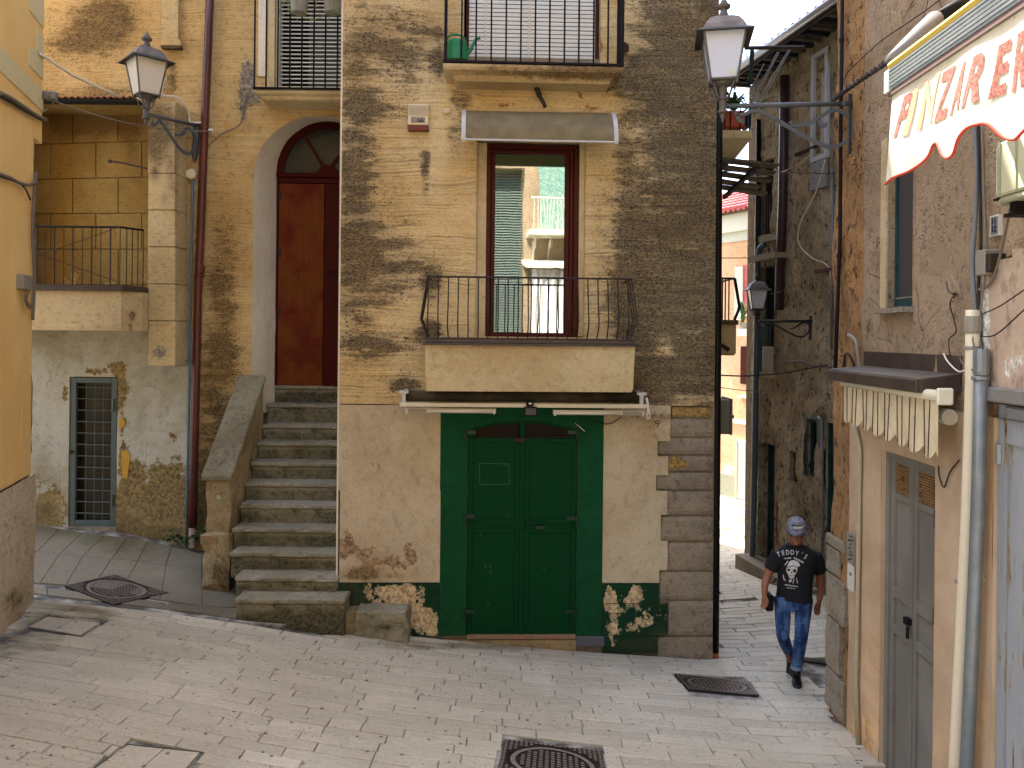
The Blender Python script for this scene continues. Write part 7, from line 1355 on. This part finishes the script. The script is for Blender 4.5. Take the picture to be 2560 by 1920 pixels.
# chained tube from the big lantern bracket to the awning arm
P = [FR.W(2082, 250, .10), FR.W(2120, 222, .16), FR.W(2180, 180, .30), FR.W(2232, 145, .6)]; P = catm(P)
CT = thing('chained_pipe', 'rusty tube wrapped with black wire from the big lantern bracket to the awning', 'pipe', tuple(P[0])); MB().tube(P, .016, 8).build('tube', M['rust'], CT, smooth=True)
Q = []
for i in range(120): t_ = i/119*(len(P)-1.001); p = P[int(t_)].lerp(P[int(t_)+1], t_-int(t_)); a = i*.9; Q.append(p+Vector((math.cos(a)*.022, 0, math.sin(a)*.022)))
MB().tube(Q, .004, 4).build('wrapped_wire', M['bcable'], CT)

q = quad_map([(2000, 1642), (2092, 1653), (2092, 1664), (2000, 1652)], gz); T = thing('drain_channel', 'dark slotted drain channel in the paving right of the walking man', 'drain', tuple(q(.5, .5))); m = MB().add([q(0, 0, .003), q(1, 0, .003), q(1, 1, .003), q(0, 1, .003)], [(3, 2, 1, 0), (0, 1, 2, 3)]); m.build('channel', M['blackgap'], T)
m = MB()
for k in range(24): m.add([q(k/24, .05, .007), q(k/24+.02, .05, .007), q(k/24+.02, .95, .007), q(k/24, .95, .007)], [(3, 2, 1, 0), (0, 1, 2, 3)])
tag(m.build('slot_bar', M['cast'], T), kind='stuff')
# ================================================================ the walking man
PX, PY_, PZ = 3.0, 8.2, gz(3.0, 8.2)
PM = thing('person', 'man in grey cap, black skull t-shirt and blue jeans walking up the lane', 'person', (PX, PY_, PZ))
TH = -.35; PM.rotation_euler.z = TH; PL = Vector((PX, PY_, PZ)); RU = Matrix.Rotation(-TH, 3, 'Z'); RF = Matrix.Rotation(TH, 3, 'Z')      # he faces up the slope, towards the viewpoint
pw = lambda x, y, d=0: at(x, y, PY_+d)
pc = lambda x, y, d=0: PL+RU @ (at(x, y, PY_+d)-PL)
def gl(P): q = PL+RF @ (Vector(P)-PL); return gz(q.x, q.y)
def ell(m, c, rx, ry, rz, n=16, k=10, tilt=0):
    c = Vector(c); R_ = Matrix.Rotation(tilt, 3, 'X'); b = len(m.v)
    for i in range(1, k):
        th = math.pi*i/k
        for j in range(n): a = 2*math.pi*j/n; m.v.append(c+R_ @ Vector((rx*math.sin(th)*math.cos(a), ry*math.sin(th)*math.sin(a), rz*math.cos(th))))
    m.v += [c+R_ @ Vector((0, 0, rz)), c+R_ @ Vector((0, 0, -rz))]; T_, B_ = len(m.v)-2, len(m.v)-1
    for i in range(k-2):
        for j in range(n): m.f.append((b+i*n+j, b+(i+1)*n+j, b+(i+1)*n+(j+1) % n, b+i*n+(j+1) % n))
    for j in range(n): m.f.append((T_, b+j, b+(j+1) % n)); m.f.append((B_, b+(k-2)*n+(j+1) % n, b+(k-2)*n+j))
def loft(m, L, n=18, e=.72):                               # L: (centre, rx, ry) stacked
    b = len(m.v)
    for c, rx, ry in L:
        for j in range(n): a = 2*math.pi*j/n; m.v.append(Vector(c)+Vector((rx*math.copysign(abs(math.cos(a))**e, math.cos(a)), ry*math.copysign(abs(math.sin(a))**e, math.sin(a)), 0)))
    for i in range(len(L)-1):
        for j in range(n): m.f.append((b+i*n+j, b+i*n+(j+1) % n, b+(i+1)*n+(j+1) % n, b+(i+1)*n+j))
    m.f.append(tuple(b+j for j in range(n-1, -1, -1))); m.f.append(tuple(b+(len(L)-1)*n+j for j in range(n)))
def limb(m, pts, rs, n=10): m.tube([Vector(p) for p in pts], rs, n)
def fuse(m, name, mat, vox, par, smooth_it=4):
    o = m.build(name, mat, par); md = o.modifiers.new('fuse', 'REMESH'); md.mode = 'VOXEL'; md.voxel_size = vox; md.use_smooth_shade = True
    sm_ = o.modifiers.new('smooth', 'SMOOTH'); sm_.factor = .5; sm_.iterations = smooth_it
    bpy.context.view_layer.update(); ev = o.evaluated_get(bpy.context.evaluated_depsgraph_get()); me = bpy.data.meshes.new_from_object(ev); o.modifiers.clear(); old = o.data; o.data = me; me.name = name
    if not me.materials: me.materials.append(mat)
    me.polygons.foreach_set('use_smooth', [True]*len(me.polygons)); bpy.data.meshes.remove(old); return o
HD = pc(1991, 1327, -.03)
skin = simple('tanned_skin', (150, 96, 68), .55, var=.08)
m = MB()
ell(m, HD+Vector((0, .0, .0)), .082, .102, .112, tilt=-.35); ell(m, HD+Vector((0, -.042, -.070)), .066, .064, .072, tilt=-.3)      # skull, jaw
ell(m, HD+Vector((0, -.110, -.052)), .012, .02, .024); ell(m, HD+Vector((0, -.104, -.088)), .024, .010, .007); ell(m, HD+Vector((0, -.088, -.118)), .022, .016, .014)
for s in (-1, 1): ell(m, HD+Vector((s*.084, .005, -.02)), .012, .02, .032)
limb(m, [pc(1991, 1345, .01), pc(1991, 1372, .03)], [.055, .062])
loft(m, [(pc(1984, 1505, .02), .15, .10), (pc(1987, 1460, .02), .145, .10), (pc(1990, 1410, .02), .15, .10), (pc(1990, 1384, .02), .13, .085), (pc(1990, 1366, .02), .07, .055)])
SHl, SHr = pc(1944, 1390, .03), pc(2036, 1392, .03); Ll = [SHl, pc(1926, 1420, .03), pc(1917, 1442, .02), pc(1912, 1465, -.03), pc(1911, 1486, -.06)]; Lr = [SHr, pc(2046, 1424, .05), pc(2050, 1448, .07), pc(2052, 1475, .07), pc(2048, 1502, .05)]
limb(m, Ll, [.042, .050, .042, .038, .027]); limb(m, Lr, [.042, .050, .043, .038, .028])
def hand(m, W, d, across, curl, thumb):
    W = Vector(W); d = Vector(d).normalized(); ac = Vector(across).normalized(); nn = d.cross(ac).normalized(); b = len(m.v)
    for i, (t_, w_, th) in enumerate(((0, .024, .019), (.03, .032, .019), (.06, .040, .018), (.085, .041, .016))):
        for j in range(10): a = 2*math.pi*j/10; m.v.append(W+d*t_+ac*w_*math.cos(a)+nn*th*math.sin(a))
    for i in range(3):
        for j in range(10): m.f.append((b+i*10+j, b+i*10+(j+1) % 10, b+(i+1)*10+(j+1) % 10, b+(i+1)*10+j))
    m.f.append(tuple(b+j for j in range(9, -1, -1))); m.f.append(tuple(b+30+j for j in range(10)))
    for k, (o_, L_) in enumerate(((-.030, .062), (-.010, .074), (.010, .070), (.029, .055))):
        p = W+d*.07+ac*o_; q = W+d*.088+ac*o_*1.1; L_ *= 1.; dd = (d*math.cos(curl*.5)+nn*math.sin(curl*.5)); q2 = q+dd*L_*.45; dd = (d*math.cos(curl*1.2)+nn*math.sin(curl*1.2)); q3 = q2+dd*L_*.32; dd = (d*math.cos(curl*1.8)+nn*math.sin(curl*1.8)); q4 = q3+dd*L_*.25
        limb(m, [p, q, q2, q3, q4], [.009, .0095, .0088, .008, .006], 7)
    p = W+d*.02+ac*thumb*.022; limb(m, [p, W+d*.05+ac*thumb*.046+nn*.008, W+d*.078+ac*thumb*.052+nn*.014, W+d*.10+ac*thumb*.046+nn*.018], [.013, .012, .010, .008], 7)
hand(m, Ll[-1], (.05, -.12, -1), (.75, -.6, 0), .75, 1); hand(m, Lr[-1], (-.22, -.1, -1), (.7, .6, 0), .55, -1)
HPl, KNl, ANl = pc(1957, 1500, .03), pc(1957, 1590, -.04), pc(1977, 1652, .32); HPr, KNr, ANr = pc(2010, 1500, .0), pc(2003, 1592, -.10), pc(1991, 1672, -.03)
limb(m, [HPl, HPl.lerp(KNl, .5), KNl, KNl.lerp(ANl, .4), ANl], [.078, .068, .052, .050, .036]); limb(m, [HPr, HPr.lerp(KNr, .5), KNr, KNr.lerp(ANr, .4), ANr], [.078, .068, .052, .050, .036])
body = fuse(m, 'body', skin, .0065, PM, 2)
# hair at the temples
m = MB(); ell(m, HD+Vector((0, .02, .02)), .087, .100, .105, tilt=-.35); m2 = MB(); o = m.build('hair', simple('short_dark_hair', (46, 38, 32), .9), PM, smooth=True)
# t-shirt
shirt_m = simple('black_cotton', (17, 17, 20), .9, var=.15, bump=.12, sc=6); m = MB()
loft(m, [(pc(1985, 1497, .02), .182, .128), (pc(1986, 1480, .02), .178, .124), (pc(1988, 1450, .02), .176, .124), (pc(1990, 1420, .01), .188, .135), (pc(1990, 1398, .01), .196, .130), (pc(1990, 1382, .015), .192, .112), (pc(1990, 1370, .02), .15, .092), (pc(1990, 1361, .02), .09, .072)], 28)
ell(m, pc(1954, 1391, .02), .075, .115, .07); ell(m, pc(2028, 1393, .02), .075, .115, .07); ell(m, pc(1966, 1380, .02), .085, .085, .052); ell(m, pc(2016, 1381, .02), .085, .085, .052); limb(m, [pc(1948, 1386, .02), pc(1938, 1402, .02), pc(1926, 1424, .03)], [.085, .080, .072], 14); limb(m, [pc(2032, 1391, .02), pc(2041, 1404, .03), pc(2049, 1430, .05)], [.09, .086, .074], 14)
shirt = fuse(m, 'tshirt', shirt_m, .010, PM, 3)
# jeans
t = NT('faded_denim', .85, .2); n = t.noise(9, 4, .6, t.sc(t.pos, 1, 1, .5)); c = t.mix(t.map(n, .38, .62), lin((30, 56, 100)), lin((86, 116, 158))); wv = t.noise(16, 3, .6, t.sc(t.pos, .5, .5, 2.2)); c = t.mix(t.map(wv, .55, .72), c, lin((22, 40, 78))); t.col(c); t.bump(wv, .5, .02)
m = MB(); loft(m, [(pc(1983, 1484, .02), .166, .115), (pc(1983, 1505, .02), .170, .12), (pc(1983, 1522, .01), .160, .11)], 24)
limb(m, [HPl+Vector((0, 0, .03)), HPl.lerp(KNl, .35), KNl, KNl.lerp(ANl, .35), ANl+Vector((0, -.02, .06))], [.095, .084, .066, .062, .052], 14); limb(m, [HPr+Vector((0, 0, .03)), HPr.lerp(KNr, .35), KNr, KNr.lerp(ANr, .4), ANr+Vector((0, 0, .02))], [.095, .084, .067, .064, .056], 14)
jeans = fuse(m, 'jeans', t.m, .010, PM, 2)
limb_ = MB(); limb_.tube([ANr+Vector((0, 0, .0)), ANr+Vector((0, 0, .035))], .060, 14); limb_.build('turn_up', simple('denim_inside', (120, 140, 160), .9), PM)
# shoes
shm = simple('black_leather', (14, 13, 14), .5)
def shoe(heel, dr_, up, pitch):
    m = MB(); d = Vector(dr_).normalized(); up = Vector(up).normalized(); s_ = d.cross(up).normalized(); b = 0
    for t_, w_, h in ((-.08, .028, .05), (-.05, .038, .075), (0, .042, .085), (.06, .046, .062), (.12, .050, .048), (.17, .044, .038), (.205, .022, .025)):
        c = heel+d*t_+up*h*.5
        for j in range(12): a = 2*math.pi*j/12; m.v.append(c+s_*w_*math.cos(a)+up*h*.5*(math.sin(a) if math.sin(a) > 0 else max(-1, math.sin(a)*1.3)))
    for i in range(6):
        for j in range(12): m.f.append((i*12+j, (i+1)*12+j, (i+1)*12+(j+1) % 12, i*12+(j+1) % 12))
    m.f += [tuple(range(12)), tuple(range(72+11, 71, -1))]; return m
g0 = Vector((ANr.x, ANr.y+.02, gl(ANr)+.012)); sh = shoe(g0, (.05, -1, .0), (0, 0, 1), 0); sh.tube([g0+Vector((0, 0, .03)), ANr+Vector((0, 0, .01))], .045, 10); sh.build('shoe', shm, PM, smooth=True)
sh = shoe(ANl+Vector((0, .03, -.09)), (0, -.72, -.55), (0, -.5, .85), 0); sh.tube([ANl+Vector((0, -.01, .10)), ANl+Vector((0, .01, -.08))], .044, 10); sh.build('shoe', shm, PM, smooth=True)
m = MB(); a = g0+Vector((-.05, -.06, .07)); m.tube(catm([a, a+Vector((-.03, -.01, .01)), a+Vector((-.04, -.01, -.015)), a+Vector((-.015, -.01, -.02)), a]), .003, 4); m.build('lace', M['black'], PM)
# cap
t = NT('washed_grey_denim', .9, .2); c = t.mix(t.map(t.noise(30, 4, .7), .35, .65), lin((104, 108, 120)), lin((150, 153, 162))); t.col(c); capm = t.m
CP = MB(); c = HD+Vector((0, -.002, .052)); Rt = Matrix.Rotation(.16, 3, 'X'); n = 24; rows = 8; V = []
for i in range(rows+1):
    th = math.pi/2*i/rows*1.04
    for j in range(n): a = 2*math.pi*j/n; V.append(c+Rt @ Vector((.098*math.sin(th+.0001)*math.cos(a), .114*math.sin(th+.0001)*math.sin(a), .108*math.cos(th)-.01)))
Fs = [(i*n+j, (i+1)*n+j, (i+1)*n+(j+1) % n, i*n+(j+1) % n) for i in range(rows) for j in range(n)]; cap = place('cap', V, Fs, capm, PM, smooth=True)
V = []; nb = 14
for j in range(nb+1):
    a = math.pi*(1.12+.76*j/nb); e = math.sin(math.pi*j/nb)
    for r_, dz in ((1.0, 0), (1.35, -.006), (1.0, -.006)):
        x = .096*math.cos(a); y = .112*math.sin(a); 
        if r_ > 1.1: x *= 1.08; y = y-.075*e-.01
        V.append(c+Rt @ Vector((x, y, -.012+dz-(.028 if r_ > 1.1 else 0)+.010*e)))
place('cap_peak', V, [(3*j+q, 3*j+3+q, 3*j+3+(q+1) % 3, 3*j+(q+1) % 3) for j in range(nb) for q in range(3)], capm, cap, smooth=True)
m = MB()
for k in range(11): a = math.pi*(1.30+.36*k/10); 
P = [c+Rt @ Vector((.099*math.sin(1.1)*math.cos(math.pi*(1.3+.4*k/18)), .1155*math.sin(1.1)*math.sin(math.pi*(1.3+.4*k/18)), .108*math.cos(1.1)-.01+.012*math.sin(k*1.9))) for k in range(19)]; MB().tube(catm(P, 2), .004, 4).build('embroidery', M['ink'], cap)
P = [p+Vector((.005, -.001, -.016)) for p in P[4:]]; MB().tube(P, [.003+.004*(i % 3) for i in range(len(P))], 4).build('embroidery', M['wbox'], cap)
m = MB()
for s in (-1, 1): ell(m, HD+Vector((s*.036, -.102, -.018)), .034, .012, .02, 12, 8)
m.tube([HD+Vector((-.088, 0, .005)), HD+Vector((-.072, -.084, .004)), HD+Vector((.072, -.084, .004)), HD+Vector((.088, 0, .005))], .005, 5); m.build('sunglasses', simple('black_lens', (8, 8, 10), .15), PM, smooth=True)
# shirt print
dg = bpy.context.evaluated_depsgraph_get(); bvh = BVHTree.FromPolygons([v.co+Vector((PX, PY_, PZ)) for v in shirt.data.vertices], [tuple(p.vertices) for p in shirt.data.polygons])
prm = simple('white_print', (206, 204, 198), .85, var=.1)
def ontoshirt(x, y):                                 # x,y in the measured frame, dropped onto the cloth
    o_ = PL+RU @ (-PL); h = bvh.ray_cast(o_, (RU @ ray(x, y)).normalized()); q = h[0] if h[0] else pc(x, y, -.11); return q-Vector((0, .005, 0))
def decal(name, polys, mat=None):
    m = MB()
    for P in polys:
        bb = bmesh.new(); vs_ = [bb.verts.new((x, y, 0)) for x, y in P]; bb.faces.new(vs_); bmesh.ops.triangulate(bb, faces=bb.faces[:])
        for _ in range(2): bmesh.ops.subdivide_edges(bb, edges=[e for e in bb.edges if e.calc_length() > 3], cuts=1); bmesh.ops.triangulate(bb, faces=bb.faces[:])
        bb.verts.index_update(); m.add([ontoshirt(v.co.x, v.co.y) for v in bb.verts], [tuple(v.index for v in f.verts) for f in bb.faces]); bb.free()
    return m.build(name, mat or prm, shirt)
def glyphs(s, cx, cy, R_, a0, a1, h, name):
    m = MB(); n = len(s)
    for i, ch in enumerate(s):
        if ch == ' ': continue
        cu = bpy.data.curves.new('g', 'FONT'); cu.body = ch; cu.size = 1; cu.align_x = 'CENTER'; cu.offset = .012; cu.resolution_u = 2; o = bpy.data.objects.new('g', cu); SC.collection.objects.link(o); bpy.context.view_layer.update(); me = bpy.data.meshes.new_from_object(o.evaluated_get(bpy.context.evaluated_depsgraph_get())); bpy.data.objects.remove(o)
        bb = bmesh.new(); bb.from_mesh(me); bmesh.ops.triangulate(bb, faces=bb.faces[:])
        for _ in range(3): bmesh.ops.subdivide_edges(bb, edges=[e for e in bb.edges if e.calc_length() > .12], cuts=1); bmesh.ops.triangulate(bb, faces=bb.faces[:])
        bb.to_mesh(me); bb.free(); an = a0+(a1-a0)*(i+.5)/n; V = []
        for v in me.vertices:
            lx, ly = v.co.x*h*.95, v.co.y*h*1.35; r_ = R_+ly; aa = an+lx/R_; V.append(ontoshirt(cx+r_*math.sin(aa), cy-r_*math.cos(aa)))
        m.add(V, [tuple(p.vertices) for p in me.polygons]); bpy.data.meshes.remove(me)
    m.build(name, prm, shirt)
glyphs("TEDDY'S", 1974, 1458, 72, -.44, .62, 12.5, 'lettering')
decal('small_print', [[(1960+i*2.6, 1394.5-i*.25), (1961.9+i*2.6, 1394.3-i*.25), (1962.1+i*2.6, 1398-i*.25), (1960.4+i*2.6, 1398.2-i*.25)] for i in range(7)]+[[(1985+i*4.2, 1392+i*2.1), (1987.6+i*4.2, 1392.8+i*2.1), (1987+i*4.2, 1397.5+i*2.1), (1984.6+i*4.2, 1396.8+i*2.1)] for i in range(6)]+[[(1962+i*3.3, 1460+i*.5), (1964.4+i*3.3, 1460.3+i*.5), (1964.2+i*3.3, 1463+i*.5), (1961.8+i*3.3, 1462.8+i*.5)] for i in range(10)]+[[(1967+i*3.6, 1468+i*.4), (1969.4+i*3.6, 1468.2+i*.4), (1969.4+i*3.6, 1470+i*.4), (1967+i*3.6, 1470+i*.4)] for i in range(6)]+[[(1969, 1401), (1970.5, 1403), (1963, 1413), (1961, 1412)]])
hat = [(1966, 1419), (1970, 1412), (1972, 1406), (1977, 1401), (1984, 1400), (1993, 1403), (1999, 1409), (2000, 1415), (1994, 1417), (1984, 1413), (1974, 1415)]
skull = [(1966, 1421), (1975, 1417), (1985, 1415), (1994, 1419), (1993, 1428), (1990, 1433), (1987, 1437), (1985, 1444), (1979, 1447), (1973, 1444), (1971, 1437), (1968, 1432), (1966, 1427)]
decal('skull_print', [hat]); decal('skull_print', [skull])
decal('skull_feature', [[(1968, 1421), (1974, 1421), (1976, 1425), (1972, 1428), (1968, 1426)], [(1982, 1424), (1988, 1422), (1992, 1426), (1989, 1431), (1983, 1430)], [(1978, 1427), (1981, 1433), (1977, 1433)], [(1974, 1438), (1985, 1438), (1984, 1439.2), (1975, 1439.2)]], M['ink'])
for o in [o for o in bpy.data.objects if o.name.startswith('skull_feature')]: o.data.transform(Matrix.Translation((0, -.003, 0)))
decal('coat_print', [[(1957, 1437), (1959, 1437), (1961, 1447), (1965, 1450), (1964, 1452), (1959, 1449)], [(1990, 1443), (1992, 1446), (1995, 1458), (1993, 1458)], [(1973, 1449), (1977, 1447), (1980, 1452), (1977, 1455), (1971, 1455)], [(1984, 1446), (1986, 1447), (1983, 1458), (1981, 1458)]])
# shoulder bag at the hip
BG = thing('bag', 'small black bag hanging at the right hip of the walking man', 'bag', tuple(pw(1932, 1480, .0))); m = MB(); V, Fs = rbox(pw(1924, 0).x, pw(1942, 0).x, PY_-.10, PY_+.06, pw(0, 1502).z, pw(0, 1461).z, 2, 2, 3, .01, 3); place('pouch', V, Fs, M['black'], BG, bevel=.015); MB().tube([pw(1932, 1461, -.02), pw(1936, 1452, -.03), pw(1941, 1446, -.05)], .008, 6).build('strap', M['black'], BG); MB().lathe(pw(1933, 1463, -.06), [(.008, 0), (.008, .02)], 8).build('buckle', M['galv'], BG)
